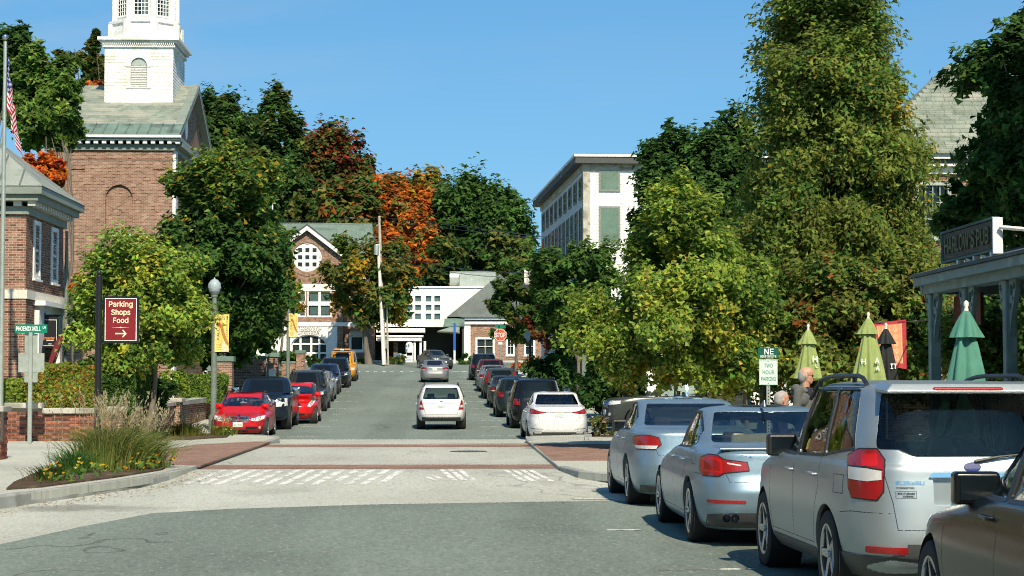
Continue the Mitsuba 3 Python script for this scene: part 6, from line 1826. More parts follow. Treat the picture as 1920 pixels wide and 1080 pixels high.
py0 = 27.0
person('older man with short grey hair and sunglasses in a grey hoodie, looking right', X(1507, py0), py0, (Z(687, py0) - float(Sw(py0))) / 1.0 * 1.0 * 1.75 / 1.78, (1, -.12), 'm_hair_grey', 'm_hoodie', 'm_jeans')
py1 = 28.6
person('grey haired person in a dark jacket, half hidden behind the man in the hoodie', X(1462, py1), py1, (Z(738, py1) - float(Sw(py1))) * 1.75 / 1.78, (1, .25), 'm_hair_grey', 'm_shirt_navy', 'm_jeans', glasses=False, hood=False, bald=False)
# ---------------------------------------------------------------- cars
# A body is a stack of horizontal slices, each a rounded outline (two half superellipses): rear end yr, front end yf, half width w, exponents nr, nf.
def sedan_rows(L, Wd, H, hood=.76, cowl_z=.97, cowl=.95, deck=1.06, rear_glass=-1.55, roof_f=.02, roof_r=-.85, roofw=.68, belt=.90, nose=.30, nf=4.2, nr=5.0, tail=.10):
    l, w = L / 2, Wd / 2
    r = [(.17, -l + .22, l - .20, .88 * w), (.26, -l + .07, l - .07, .955 * w), (.42, -l + .005, l, .99 * w), (.55, -l, l - .01, w), (.64, -l + .02, l - .05, 1.0 * w),
         (hood, -l + .05, l - nose * .55, .985 * w), (hood + .07, -l + .06, l - nose * 1.6, .975 * w), (hood + .14, -l + .07, l - nose * 3.2, .955 * w), (cowl_z, -l + .08, cowl + .06, belt * 1.025 * w),
         (deck - .035, -l + tail, cowl - .12, belt * w), (deck, -l + tail + .10, cowl - .21, (belt - .02) * w), (deck + .018, rear_glass - .05, cowl - .26, (belt - .03) * w)]
    h = H - .065
    z0 = deck + .018
    for t in (.25, .5, .75, 1.0):
        k = t ** .9
        r.append((z0 + (h - z0) * t, rear_glass + (roof_r - rear_glass) * k, (cowl - .26) + (roof_f - cowl + .26) * t ** 1.06, ((belt - .03) + (roofw + .03 - belt + .03) * t ** 1.15) * w))
    r += [(H - .03, roof_r + .13, roof_f - .16, (roofw - .05) * w), (H - .010, roof_r + .35, roof_f - .42, (roofw - .18) * w), (H, (roof_r + roof_f) / 2 - .2, (roof_r + roof_f) / 2 + .1, .25 * w)]
    return [(a, b, c, d, nr if a < deck else 4.0, nf if a < cowl_z - .02 else 3.6) for a, b, c, d in r]


def suv_rows(L, Wd, H, hood=.95, cowl_z=1.10, cowl=1.0, roof_f=.25, rear_top=.40, roofw=.74, belt=.92, nose=.18, nf=4.6, nr=5.5, clear=.22, belt_z=1.12):
    l, w = L / 2, Wd / 2
    r = [(clear, -l + .18, l - .20, .88 * w), (clear + .10, -l + .05, l - .06, .96 * w), (clear + .26, -l, l, .99 * w), (min(.70, hood - .13), -l + .02, l - .02, 1.0 * w),
         (hood - .06, -l + .05, l - nose, .99 * w), (hood, -l + .06, l - nose * 2.2, .98 * w), (hood + .06, -l + .07, l - nose * 4.0, .965 * w), (cowl_z, -l + .09, cowl + .05, belt * 1.02 * w), (cowl_z + .07, -l + .11, cowl - .10, belt * w)]
    h, z0 = H - .075, cowl_z + .07
    for t in (.25, .5, .75, 1.0):
        r.append((z0 + (h - z0) * t, -l + .11 + (rear_top - .11) * t ** 1.3, (cowl - .10) + (roof_f - cowl + .10) * t ** 1.05, (belt + (roofw + .03 - belt) * t ** 1.2) * w))
    r += [(H - .035, -l + rear_top + .10, roof_f - .16, (roofw - .04) * w), (H - .012, -l + rear_top + .3, roof_f - .42, (roofw - .16) * w), (H, -.6, -.1, .25 * w)]
    return [(a, b, c, d, nr if a < cowl_z else 5.0, nf if a < cowl_z - .02 else 3.8) for a, b, c, d in r]


class Car:
    def __init__(self, rows, wheel_r, axle_f, axle_r, track, hollow=False, tyre_w=.21, spokes=5, rim_r=None, fine=1.0, arch_gap=.045, low=False):
        self.low = low
        self.rows = np.array(rows, float)
        z = self.rows[:, 0]
        self.f = [PchipInterpolator(z, self.rows[:, k]) for k in range(1, 6)]
        self.z0, self.z1 = z[0], z[-1]
        self.parts, self.count = [], {}
        self.hollow, self.fine = hollow, fine
        self.wheel = (wheel_r, axle_f, axle_r, track, tyre_w, spokes, rim_r or wheel_r * .68)
        self.holes = []
        self.arch_gap = arch_gap
        self.cav = None

    # surface
    def at(self, z):
        z = np.clip(z, self.z0, self.z1)
        return [f(z) for f in self.f]

    def W(self, y, z):
        yr, yf, w, nr, nf = self.at(z)
        yc, h = (yr + yf) / 2, (yf - yr) / 2
        t = (np.asarray(y) - yc) / h
        n = np.where(t > 0, nf, nr)
        return w * (1 - np.clip(np.abs(t), 0, .985) ** n) ** (1 / n)

    def end(self, x, z, front):
        yr, yf, w, nr, nf = self.at(z)
        yc, h = (yr + yf) / 2, (yf - yr) / 2
        n = nf if front else nr
        d = h * (1 - np.clip(np.abs(x / w), 0, .985) ** n) ** (1 / n)
        return yc + d if front else yc - d

    def side(self, sgn):
        return lambda u, v, d: np.stack([sgn * (self.W(u, v) + d), u, v], 1)

    def face(self, front):
        return lambda u, v, d: np.stack([u, self.end(u, v, front) + (d if front else -d), v], 1)

    def wrap(self, front):
        """(arc length from the middle of the end, height, depth): follows the outline round the corner."""
        def fn(u, v, d):
            yr, yf, w, nr, nf = [q[:, None] for q in self.at(v)]
            yc, h = (yr + yf) / 2, (yf - yr) / 2
            n = nf if front else nr
            ph = np.linspace(0, 1, 140)[None] ** 1.0 * np.pi / 2
            x = w * np.sin(ph) ** (2 / n)
            y = h * np.cos(ph) ** (2 / n)
            s = np.concatenate([np.zeros((len(v), 1)), np.cumsum(np.hypot(np.diff(x, axis=1), np.diff(y, axis=1)), 1)], 1)
            a = np.abs(u)
            X_, Y_, TX, TY = (np.empty(len(v)) for _ in range(4))
            for i in range(len(v)):
                X_[i] = np.interp(a[i], s[i], x[i]); Y_[i] = np.interp(a[i], s[i], y[i])
                TX[i] = np.interp(a[i] + .02, s[i], x[i]) - np.interp(a[i] - .02, s[i], x[i])
                TY[i] = np.interp(a[i] + .02, s[i], y[i]) - np.interp(a[i] - .02, s[i], y[i])
            ln = np.hypot(TX, TY) + 1e-9
            nx, ny = -TY / ln, TX / ln
            X_, Y_ = X_ + nx * d, Y_ + ny * d
            yc = yc[:, 0]
            return np.stack([np.sign(u) * X_, yc + Y_ if front else yc - Y_, v], 1)
        return fn

    def solid(self, inset=0.0, zlo=None, zhi=None, ylim=None, M=96):
        if self.low: M = 56
        zs = []
        zr = self.rows[:, 0]
        for a, b, i in zip(zr[:-1], zr[1:], range(len(zr))):
            jump = np.abs(self.rows[i + 1, 1:4] - self.rows[i, 1:4]).max()
            k = max(2, int(round(self.fine * (2 + jump * 5 + (b - a) * 14))))
            zs += list(np.linspace(a, b, k, endpoint=False))
        zs = np.array(zs + [zr[-1]])
        if zlo is not None:
            zs = np.r_[zlo, zs[(zs > zlo + .01) & (zs < zhi - .005)], zhi]
        rings = []
        q = M // 4
        for z in zs:
            yr, yf, w, nr, nf = self.at(z)
            yr, yf, w = yr + inset, yf - inset, w - inset
            if ylim: yr, yf = max(yr, ylim[0]), min(yf, ylim[1])
            if yf - yr < .05: yr, yf = (yr + yf) / 2 - .03, (yr + yf) / 2 + .03
            w = max(w, .02)
            yc, h = (yr + yf) / 2, (yf - yr) / 2
            quarters = []
            for n in (nf, nr):
                ph = np.linspace(0, np.pi / 2, 300)
                x, y = w * np.sin(ph) ** (2 / n), h * np.cos(ph) ** (2 / n)
                s = np.r_[0, np.cumsum(np.hypot(np.diff(x), np.diff(y)))]
                # denser round the corner
                curv = np.r_[0, np.abs(np.diff(np.unwrap(np.arctan2(np.gradient(y), np.gradient(x)))))]
                m = np.cumsum(np.r_[0, np.diff(s)] / s[-1] + 1.2 * curv / max(curv.sum(), 1e-9)); m -= m[0]
                t = np.linspace(0, m[-1], q + 1)
                quarters.append((np.interp(t, m, x), np.interp(t, m, y)))
            fx, fy = quarters[0]; rx, ry = quarters[1]
            xs = np.r_[fx[:-1], rx[::-1][:-1], -rx[:-1], -fx[::-1][:-1]]
            ys = np.r_[fy[:-1], -ry[::-1][:-1], -ry[:-1], fy[::-1][:-1]] + yc
            rings.append(np.c_[xs, ys, np.full(len(xs), z)])
        return man(loft(rings))

    def add(self, path, mesh, mat, smooth=False):
        n = self.count.get(path, -1) + 1
        self.count[path] = n
        key = path if n == 0 else f"{path}_{n:03d}"
        self.parts.append((key, mikit.ply(mesh, None, smooth=smooth), mat))
        return key

    def decal(self, path, poly, mp, d0, d1, mat, step=.06, smooth=40):
        if self.low: step *= 3.5
        ms = []
        for g in getattr(poly, 'geoms', [poly]):
            if g.area < 1e-7: continue
            cs = m3.CrossSection([np.asarray(g.exterior.coords)[:-1, :2]] + [np.asarray(i.coords)[:-1, :2] for i in g.interiors], m3.FillRule.EvenOdd)
            m = cs.extrude(.001).refine_to_length(step)
            t = mt(m)
            v = np.asarray(t.vertices)
            t = TM(mp(v[:, 0], v[:, 1], d0 + v[:, 2] / .001 * (d1 - d0)), t.faces)
            if t.volume < 0: t.invert()
            ms.append(t)
        return self.add(path, cat(ms), mat, smooth)

    def pane(self, path, poly, mp, d, mat, step=.07):
        if self.low: step *= 2.5
        cs = m3.CrossSection([np.asarray(poly.exterior.coords)[:-1, :2]], m3.FillRule.EvenOdd)
        t = mt(cs.extrude(.001).refine_to_length(step))
        v, f = np.asarray(t.vertices), np.asarray(t.faces)
        top = v[:, 2] > .0005
        f = f[top[f].all(1)]
        t = TM(mp(v[:, 0], v[:, 1], np.full(len(v), d)), f)
        used = np.unique(f); re = np.full(len(v), -1); re[used] = np.arange(len(used))
        t = TM(np.asarray(t.vertices)[used], re[f])
        return self.add(path, t, mat, True)

    def windows(self, side, front, rear, glass='m_glass', rear_glass=None, side_mats=None):
        """side: list of polygons (y, z); front and rear: one polygon (x, z)."""
        rear_glass = rear_glass or glass
        rnd = lambda p: p.buffer(-.03).buffer(.03, quad_segs=4).simplify(.002)
        for i, p in enumerate(side):
            p = rnd(p)
            self.holes.append(('x', p))
            for s in (-1, 1):
                self.pane('side_window', p.buffer(.012), self.side(s), -.012 if self.hollow else .004, (side_mats or {}).get(i, glass))
        for p, fr, nm in ((front, True, 'windscreen'), (rear, False, 'rear_window')):
            if p is None: continue
            p = rnd(p)
            self.holes.append(('f' if fr else 'r', p))
            self.pane(nm, p.buffer(.012), self.face(fr), -.008 if self.hollow else .005, glass if fr else rear_glass)

    def build_body(self, cav=None, mat=None, extra_cut=()):
        r, af, ar, track, tw, spokes, rr = self.wheel
        body = self.solid()
        for ya in (af, ar):
            for s in (-1, 1):
                c = m3.Manifold.cylinder(.52, r + self.arch_gap, r + self.arch_gap, 56).rotate([0, 90, 0])
                body -= c.translate([.52 if s > 0 else -1.04, ya, r])
        if self.hollow:
            zl, zh, y0, y1 = cav
            body -= self.solid(inset=.05, zlo=zl, zhi=zh, ylim=(y0, y1), M=64)
            for k, p in self.holes:
                q = m3.CrossSection([np.asarray(p.exterior.coords)[:-1]], m3.FillRule.EvenOdd)
                if k == 'x':
                    e = q.extrude(3.0).transform(np.array([[0, 0, 1, -1.5], [1, 0, 0, 0], [0, 1, 0, 0]]))
                    cut = e - m3.Manifold.cube([.7, 8, 4], True).translate([0, 0, 1])
                    body -= cut
                else:
                    e = q.extrude(3.0).transform(np.array([[1, 0, 0, 0], [0, 0, 1, .25 if k == 'f' else -3.35], [0, 1, 0, 0]]))
                    body -= e
        for c in extra_cut: body -= c
        self.add('body', mt(body), mat, 32)

    def wheels(self, rim_mat='m_alloy', twin=False):
        r, af, ar, track, tw, n, rr = self.wheel
        h = tw / 2
        tyre = lathe([(rr * .96, -h * .8), (rr * 1.02, -h), (r * .90, -h * 1.04), (r * .975, -h * .88), (r, -h * .6), (r, h * .6), (r * .975, h * .88), (r * .90, h * 1.04), (rr * 1.02, h), (rr * .96, h * .8)], 22 if self.low else 40)
        ring = Point(0, 0).buffer(rr, 32) - Point(0, 0).buffer(rr * .87, 32)
        sp = [Point(0, 0).buffer(rr * .22, 12)]
        for k in range(n):
            a = 2 * np.pi * k / n + .3
            for off in ((-.16, .16) if twin else (0,)):
                w0, w1 = (rr * .07, rr * .055) if twin else (rr * .15, rr * .11)
                p0 = np.array([math.cos(a), math.sin(a)]) * rr * .15; p1 = np.array([math.cos(a + off * .9), math.sin(a + off * .9)]) * rr * .92
                u = (p1 - p0) / np.linalg.norm(p1 - p0); q = np.array([-u[1], u[0]])
                sp.append(Polygon([p0 - q * w0, p1 - q * w1, p1 + q * w1, p0 + q * w0]))
        disc = shapely.union_all([ring] + sp).buffer(.006).buffer(-.006)
        face = prism(disc, .022)
        v = np.array(face.vertices)
        rad = np.hypot(v[:, 0], v[:, 1]) / rr
        v[:, 2] += h * .62 + .018 * rad ** 2
        lip = lathe([(rr * .90, h * .2), (rr * .90, h * .86), (rr * .985, h * .98), (rr * 1.0, h * .9), (rr * .985, -h * .7), (rr * .9, -h * .7)], 18 if self.low else 36)
        rim = cat(TM(v, face.faces), lip)
        back = cat(lathe([(0.001, h * .12), (rr * .91, h * .12), (rr * .91, h * .02), (0.001, h * .02)], 14 if self.low else 28))
        hub = lathe([(rr * .12, h * .62), (rr * .12, h * .62 + .034), (rr * .06, h * .62 + .042), (0.001, h * .62 + .043)], 16)
        R = np.array([[0, 0, 1], [0, 1, 0], [-1, 0, 0]], float)   # local z to +x
        Lm = np.array([[0, 0, -1], [0, 1, 0], [1, 0, 0]], float)
        if not hasattr(self, '_wm'):
            self._wm = {}
            for s in (-1, 1):
                for nm, m, sm in (('tyre', tyre, 40), ('rim', cat(rim, hub), 35), ('brake_disc', back, 35)):
                    q = TM(np.asarray(m.vertices) @ (R if s > 0 else Lm).T, m.faces)
                    if q.volume < 0: q.invert()
                    self._wm[nm, s] = mikit.ply(q, None, smooth=sm)
        for ya in (af, ar):
            for s in (-1, 1):
                n_ = self.count.get('wheel', -1) + 1; self.count['wheel'] = n_
                base = 'wheel' if n_ == 0 else f'wheel_{n_:03d}'
                for nm, m_ in (('tyre', 'm_rubber'), ('rim', rim_mat), ('brake_disc', 'm_black_metal')):
                    self.parts.append((f'{base}__{nm}', self._wm[nm, s], m_, (s * (track / 2), ya, r)))
        # dark liners in the arches, and the underside
        for ya in (af, ar):
            for s in (-1, 1):
                m = lathe([(r + self.arch_gap - .008, .115), (r + self.arch_gap - .008, -.17), (.001, -.17)], 28)
                q = TM(np.asarray(m.vertices) @ (R if s > 0 else Lm).T, m.faces)
                self.add('wheel_well', mv(q, s * (track / 2 - .02), ya, r), 'm_rubber', 35)
        self.add('underbody', cat(bx(-track * .38, track * .38, ar - .4, af + .4, self.z0 - .02, self.z0 + .06), bx(-.55, .55, ar + .38, af - .38, self.z0 - .05, self.z0)), 'm_rubber')

    def mirrors(self, y, z, reach, mat=None, size=(.115, .085, .085), glass=True):
        for s in (-1, 1):
            x0 = self.W(np.array([y]), np.array([z - .03]))[0]
            cx = x0 + reach
            a, b, c = size
            pts = [(s * (cx + dx * a), y + dy * c, z + dz * b, .028) for dx in (-.8, .85) for dy in (-.55, .15) for dz in (-.75, .7)] + [(s * (cx - .1 * a), y + .75 * c, z, .03)]
            m = hullballs(pts, 12)
            self.add('mirror', cat(mt(m), mt(hullballs([(s * (x0 - .03), y + .02, z - .075, .025), (s * (cx - a * .4), y, z - .05, .022)], 10))), mat, 45)
            k = 'mirror' if s < 0 else 'mirror_001'
            self.parts.append((f'{k}__mirror_glass', mikit.ply(cbx(s * cx - a * .82, s * cx + a * .82, y - .55 * c - .034, y - .55 * c - .026, z - b * .75, z + b * .72, .003), None), 'm_dark_glass'))

    def handles(self, ys, z, mat=None, w=.2):
        for y in ys:
            for s in (-1, 1):
                x = self.W(np.array([y]), np.array([z]))[0]
                self.add('door_handle', mt(hullballs([(s * (x + .028), y - w / 2 + .03, z, .014), (s * (x + .028), y + w / 2 - .03, z + .004, .014)], 10) + hullballs([(s * x, y - w / 2 + .02, z, .013), (s * (x + .026), y - w / 2 + .03, z, .013)], 8) + hullballs([(s * x, y + w / 2 - .02, z, .013), (s * (x + .026), y + w / 2 - .03, z, .013)], 8)), mat, 45)

    def seams(self, lines, ends=(), rear_lines=(), mat='m_black_plastic', w=.006):
        """Panel gaps: polylines on the flanks (y, z), and on the rear wrap (s, z)."""
        polys = shapely.union_all([LineString(l).buffer(w / 2, cap_style='flat') for l in lines])
        for s in (-1, 1):
            self.decal('panel_gap', polys, self.side(s), -.003, .0012, mat, .08, False)
        if rear_lines:
            self.decal('panel_gap', shapely.union_all([LineString(l).buffer(w / 2, cap_style='flat') for l in rear_lines]), self.wrap(False), -.003, .0012, mat, .08, False)

    def cabin(self, rows, floor=.45, belt=1.0, dash_y=.6, half=.62, shelf=None, tan=False, wheel=True, w=None):
        s_m = 'm_interior'
        for y, hgt in rows:
            for x in (-half * .58, half * .58):
                b = hullballs([(x - .20, y, floor + .12, .07), (x + .20, y, floor + .12, .07), (x - .18, y - .16, hgt, .055), (x + .18, y - .16, hgt, .055)], 10) + hullballs([(x - .2, y + .45, floor + .08, .07), (x + .2, y + .45, floor + .08, .07), (x - .2, y, floor + .05, .07), (x + .2, y, floor + .05, .07)], 10)
                h = hullballs([(x - .09, y - .19, hgt + .11, .045), (x + .09, y - .19, hgt + .11, .045), (x - .08, y - .20, hgt + .21, .04), (x + .08, y - .20, hgt + .21, .04)], 10)
                self.add('seat', cat(mt(b), mt(h)), s_m, 45)
        self.add('dashboard', mt(hullballs([(-half, dash_y, belt - .10, .07), (half, dash_y, belt - .10, .07), (-half, dash_y - .22, belt - .16, .07), (half, dash_y - .22, belt - .16, .07), (-half, dash_y + .1, floor, .05), (half, dash_y + .1, floor, .05)], 10)), s_m, 45)
        if wheel:
            st = tube([(.19 * math.cos(a), .19 * math.sin(a), 0) for a in np.linspace(0, 2 * np.pi, 24)], .016, 6, False)
            self.add('steering_wheel', mv(rot(cat(st, bx(-.19, .19, -.02, .02, -.01, .01)), 65, (1, 0, 0)), -half * .58, dash_y - .36, belt - .08), s_m, 40)
        if shelf:
            self.add('parcel_shelf', bx(-half, half, shelf[0], shelf[1], belt - .04, belt - .02), s_m)

    def plate(self, front, z, txt=None, x=0, style='m_plate', w=.305, h=.152):
        y = self.end(np.array([x]), np.array([z]), front)[0]
        sg = 1 if front else -1
        yy = y + sg * .012
        k = self.add('licence_plate', cbx(x - w / 2, x + w / 2, min(y - sg * .02, yy), max(y - sg * .02, yy), z - h / 2, z + h / 2, .004), style)
        if txt:
            m = text_c(txt, h * .42, w * .8, .002, True)
            if front: m = rot(m, 180)
            m = mv(m, x, yy, z - h * .08)
            self.parts.append((f'{k}__lettering', mikit.ply(m, None), 'm_plate_text'))
            top = text_c('NEW HAMPSHIRE', h * .12, w * .66, .002)
            if front: top = rot(top, 180)
            self.parts.append((f'{k}__lettering_001', mikit.ply(mv(top, x, yy, z + h * .33), None), 'm_plate_text'))

    def rails(self, y0, y1, inset=.02, rise=.075, mat='m_black_plastic', r=.017, raised=True):
        ys = np.linspace(y0, y1, 16)
        for s in (-1, 1):
            pts = []
            for i, y in enumerate(ys):
                t = i / 15
                e = min(t, 1 - t) * 2
                zz = self.roof_z(y, frac=.86)
                x = self.roof_x(y, zz) * 1.0 - inset
                pts.append((s * x, y, zz + rise * min(1, e * 5.0) ** .6))
            legs = [tube([(pts[i][0], pts[i][1], pts[i][2]), (pts[i][0], pts[i][1] , pts[i][2] - rise * .9)], .02, 6) for i in (3, 12)] if raised else []
            self.add('roof_rail', cat([tube(pts, r, 8)] + legs), mat, 45)

    def roof_z(self, y, frac=.86):
        """Height of the roof near its side edge."""
        zs = np.linspace(self.z1 - .16, self.z1, 60)
        yr, yf, w, nr, nf = self.at(zs)
        ok = (y > yr + .01) & (y < yf - .01)
        W_ = np.where(ok, self.W(np.full(60, y), zs), 0)
        wr = self.at(np.array([self.z1 - .07]))[2][0] * frac
        c = np.where(W_ >= wr)[0]
        return zs[c[-1]] if len(c) else zs[0]

    def roof_x(self, y, z):
        return self.at(np.array([self.z1 - .07]))[2][0] * .9

    def place(self, name, label, paint_key, x, y, deg=0.0, z=None, category='car', group=None, pitch=0.0, over=None):
        k = thing(name, label, category, group)
        zz = float(G(y)) if z is None else z
        m = T().translate([float(x), float(y), zz + .004]).rotate([0, 0, 1], float(deg)).rotate([1, 0, 0], float(pitch))
        for q in self.parts:
            path, d, mt_ = q[0], q[1], q[2]
            mm = m if len(q) < 4 else m @ T().translate(list(map(float, q[3])))
            mt_ = mt_ or ('m_paint_' + paint_key)
            if over: mt_ = over.get(path.split('__')[0].rstrip('_0123456789'), mt_)
            scene[f'{k}__{path}'] = {**d, 'to_world': mm, 'bsdf': {'type': 'ref', 'id': mt_}}
        return k


def poly(*p):
    return Polygon(p)


def rrect(x0, x1, z0, z1, r=.02):
    return sbox(x0 + r, z0 + r, x1 - r, z1 - r).buffer(r, quad_segs=4)
def _clip(c, p, mf=.17, mr=.13, top=.075):
    """Keep a flank window inside the pillars."""
    zs = np.linspace(c.z0 + .5, c.z1 - top, 30)
    yr, yf = c.at(zs)[:2]
    reg = Polygon(np.r_[np.c_[yr + mr, zs], np.c_[yf - mf, zs][::-1]])
    g = p.intersection(reg)
    return max(getattr(g, 'geoms', [g]), key=lambda q: q.area)


def _endglass(c, zb, zt, k=.87, mid=0.0):
    zs = np.linspace(zb, zt, 8)
    w = c.at(zs)[2] * k
    return Polygon(np.r_[np.c_[-w, zs], np.c_[w, zs][::-1]])


def _trim(c, wins, mat='m_black_plastic', grow=.022):
    u = shapely.union_all(wins).buffer(.06).buffer(-.06 + grow).simplify(.003) - shapely.union_all([w.buffer(-.002) for w in wins])
    for s in (-1, 1):
        c.decal('window_trim', u, c.side(s), -.012, .003, mat, .08, False)


def _text(c, path, s, h, x, z, mat, front=False, width=None, depth=.004):
    m = meshkit.text_mesh(s, h, depth, True)
    v = np.array(m.vertices)
    if width: v[:, 0] *= width / v[:, 0].max()
    v[:, 0] -= v[:, 0].max() / 2
    u = (-v[:, 0] if front else v[:, 0]) + x
    t = TM(c.face(front)(u, v[:, 1] + z - h / 2, v[:, 2] + .0015), m.faces)
    if t.volume < 0: t.invert()
    c.add(path, t, mat)


def _wrapdecal(c, path, front, p, mat, d=(-.03, .006), both=True, step=.05):
    for s in ((-1, 1) if both else (1,)):
        q = shapely.affinity.scale(p, s, 1, origin=(0, 0)) if s < 0 else p
        c.decal(path, q, c.wrap(front), d[0], d[1], mat, step, 40)


import shapely.affinity


def _pair(c, name, front, p, mat, subs=(), d=(-.03, .010)):
    for sg in (-1, 1):
        sc = lambda q: shapely.affinity.scale(q, sg, 1, origin=(0, 0))
        k = c.decal(name, sc(p), c.wrap(front), d[0], d[1], mat, .05)
        c.decal(f'{k}__bezel', sc(p.buffer(.011)) - sc(p.buffer(-.002)), c.wrap(front), -.01, d[1] * .7, 'm_black_plastic', .05, False)
        for nm, q, m, t in subs:
            c.decal(f'{k}__{nm}', sc(q), c.wrap(front), d[1] - .004, t, m, .05)


def make_compact_suv(rails=True, hollow=True, year=2):
    """Boxy crossover with upright tail, seen from behind close to the camera."""
    L, Wd, H = 4.6, 1.795, 1.70
    c = Car(suv_rows(L, Wd, H, hood=.98, cowl_z=1.09, cowl=1.02, roof_f=.28, rear_top=.33, roofw=.755, belt=.925, clear=.24), .345, 1.36, -1.28, 1.545, hollow, .215, 5, .235, 1.4)
    wins = [_clip(c, poly((1.1, 1.09), (-.02, 1.09), (-.02, 1.9), (1.1, 1.9)), .20), _clip(c, poly((-.11, 1.095), (-1.02, 1.115), (-.93, 1.9), (-.11, 1.9)), .17), _clip(c, poly((-1.08, 1.12), (-1.80, 1.19), (-1.52, 1.9), (-.99, 1.9)), .1, .20)]
    rg = _endglass(c, 1.185, 1.60, .82)
    rg = rg.union(poly((-.42, 1.135), (.42, 1.135), (.56, 1.20), (-.56, 1.20)))
    c.windows(wins, _endglass(c, 1.15, 1.60, .87), rg, 'm_glass', 'm_glass_tint', {1: 'm_glass_tint', 2: 'm_glass_tint'})
    l = L / 2
    rec = m3.Manifold.cube([.60, .16, .21], True).translate([0, -l + .005, .885])
    c.build_body((.42, H - .035, -l + .14, .98), None, [rec])
    _trim(c, wins)
    c.cabin([(.10, .98), (-.80, .98)], .42, 1.06, .78)
    c.wheels()
    base = poly((.665, .97), (.645, 1.11), (.70, 1.185), (.90, 1.18), (1.07, 1.13), (1.05, .89), (1.0, .825), (.72, .82), (.67, .88))
    mid = poly((.675, .965), (.672, 1.03), (.80, 1.045), (1.05, 1.05), (1.04, .96), (.8, .95))
    hs = poly((.70, 1.065), (.70, 1.155), (.86, 1.15), (.86, 1.06))
    _pair(c, 'tail_light', False, base, 'm_lamp_red', [('clear_lens', mid, 'm_lamp_clear', .0135), ('inner_lens', hs, 'm_paint_bright_red', .0125), ('divider', LineString([(.672, 1.037), (.80, 1.052), (1.05, 1.058)]).buffer(.006), 'm_black_plastic', .0145)])
    c.decal('bumper_lower', sbox(-1.35, .225, 1.35, .40).union(poly((-.62, .39), (.62, .39), (.52, .50), (-.52, .50))).difference(sbox(-.72, .41, -.5, .6)), c.wrap(False), -.02, .012, 'm_trim_grey', .06)
    for s in (-1, 1):
        c.decal('reflector', rrect(*( (.50, .84) if s > 0 else (-.84, -.50)), .425, .475, .015), c.wrap(False), 0, .016, 'm_lamp_red', .05)
        c.decal('sill_cladding', poly((-.86, .24), (.92, .24), (.90, .36), (-.84, .36)), c.side(s), -.01, .008, 'm_trim_grey', .08)
    c.seams([[(.98, 1.08), (.96, .62), (.90, .40)], [(-.06, 1.08), (-.06, .40)], [(-1.00, 1.10), (-1.02, .85), (-.90, .66), (-.82, .40)], [(.90, .40), (-.82, .40)], [(-1.5, .98), (-1.72, .98), (-1.72, .84), (-1.5, .84), (-1.5, .98)]],
            rear_lines=[[(-.655, 1.0), (-.60, .80), (-.57, .60), (.57, .60), (.60, .80), (.655, 1.0)], [(-1.25, .70), (-1.02, .72), (-.62, .72)], [(1.25, .70), (1.02, .72), (.62, .72)]])
    # spoiler over the rear window, with the third brake light
    sp = hullballs([(-.60, -l + .56, H - .075, .02), (.60, -l + .56, H - .075, .02), (-.55, -l + .56, H - .03, .02), (.55, -l + .56, H - .03, .02), (-.60, -l + .17, H - .085, .018), (.60, -l + .17, H - .085, .018), (-.56, -l + .20, H - .045, .018), (.56, -l + .20, H - .045, .018)], 14)
    c.add('roof_spoiler', mt(sp), None, 50)
    c.add('brake_light', mt(hullballs([(-.25, -l + .166, H - .068, .016), (.25, -l + .166, H - .068, .016), (-.23, -l + .168, H - .083, .013), (.23, -l + .168, H - .083, .013)], 10)), 'm_lamp_red', 45)
    c.decal('tailgate_garnish', poly((-.33, .985), (.33, .985), (.31, 1.02), (-.31, 1.02)), c.face(False), -.02, .022, 'm_chrome', .06)
    c.plate(False, .885)
    c.decal('badge', Point(0, 0).buffer(1, 24).__class__(np.c_[.062 * np.cos(np.linspace(0, 6.283, 30)), 1.062 + .034 * np.sin(np.linspace(0, 6.283, 30))]), c.face(False), -.01, .014, 'm_logo_blue', .02)
    if year == 2:
        _text(c, 'lettering', 'SUBARU', .026, -.47, .945, 'm_chrome', width=.21)
        _text(c, 'lettering', 'FORESTER', .012, -.505, .908, 'm_trim_grey', width=.13)
        fr = rrect(-.575, -.425, .832, .884, .004) - rrect(-.572, -.428, .835, .881, .003)
        c.decal('dealer_frame', fr, c.face(False), -.004, .003, 'm_black_plastic', .05, False)
        _text(c, 'lettering', 'BRATTLEBORO', .013, -.50, .867, 'm_black_plastic', width=.125)
        _text(c, 'lettering', 'SUBARU', .012, -.485, .847, 'm_black_plastic', width=.08)
    y0 = c.end(np.array([.30]), np.array([1.12]), False)[0]
    c.add('rear_wiper', tube([(.02, y0 - .025, 1.10), (.20, y0 - .03, 1.135), (.42, y0 - .012, 1.155)], [.016, .010, .007], 6), 'm_black_plastic', 40)
    c.mirrors(.80, 1.13, .13, 'm_black_plastic', (.125, .095, .09))
    c.handles([.05, -.86], .95)
    if rails: c.rails(-1.62, .40, .0, .058, r=.018)
    hl = poly((.62, .78), (.60, .92), (.75, .99), (1.15, .99), (1.20, .92), (.95, .80))
    _wrapdecal(c, 'headlight', True, hl, 'm_lamp_clear')
    c.decal('grille', poly((-.52, .74), (.52, .74), (.56, .90), (-.56, .90)), c.wrap(True), -.02, .006, 'm_black_plastic', .06)
    c.plate(True, .58)
    c.add('exhaust', tube([(.48, -l + .12, .30), (.48, -l + .02, .30)], .035, 10), 'm_steel', 40)
    return c


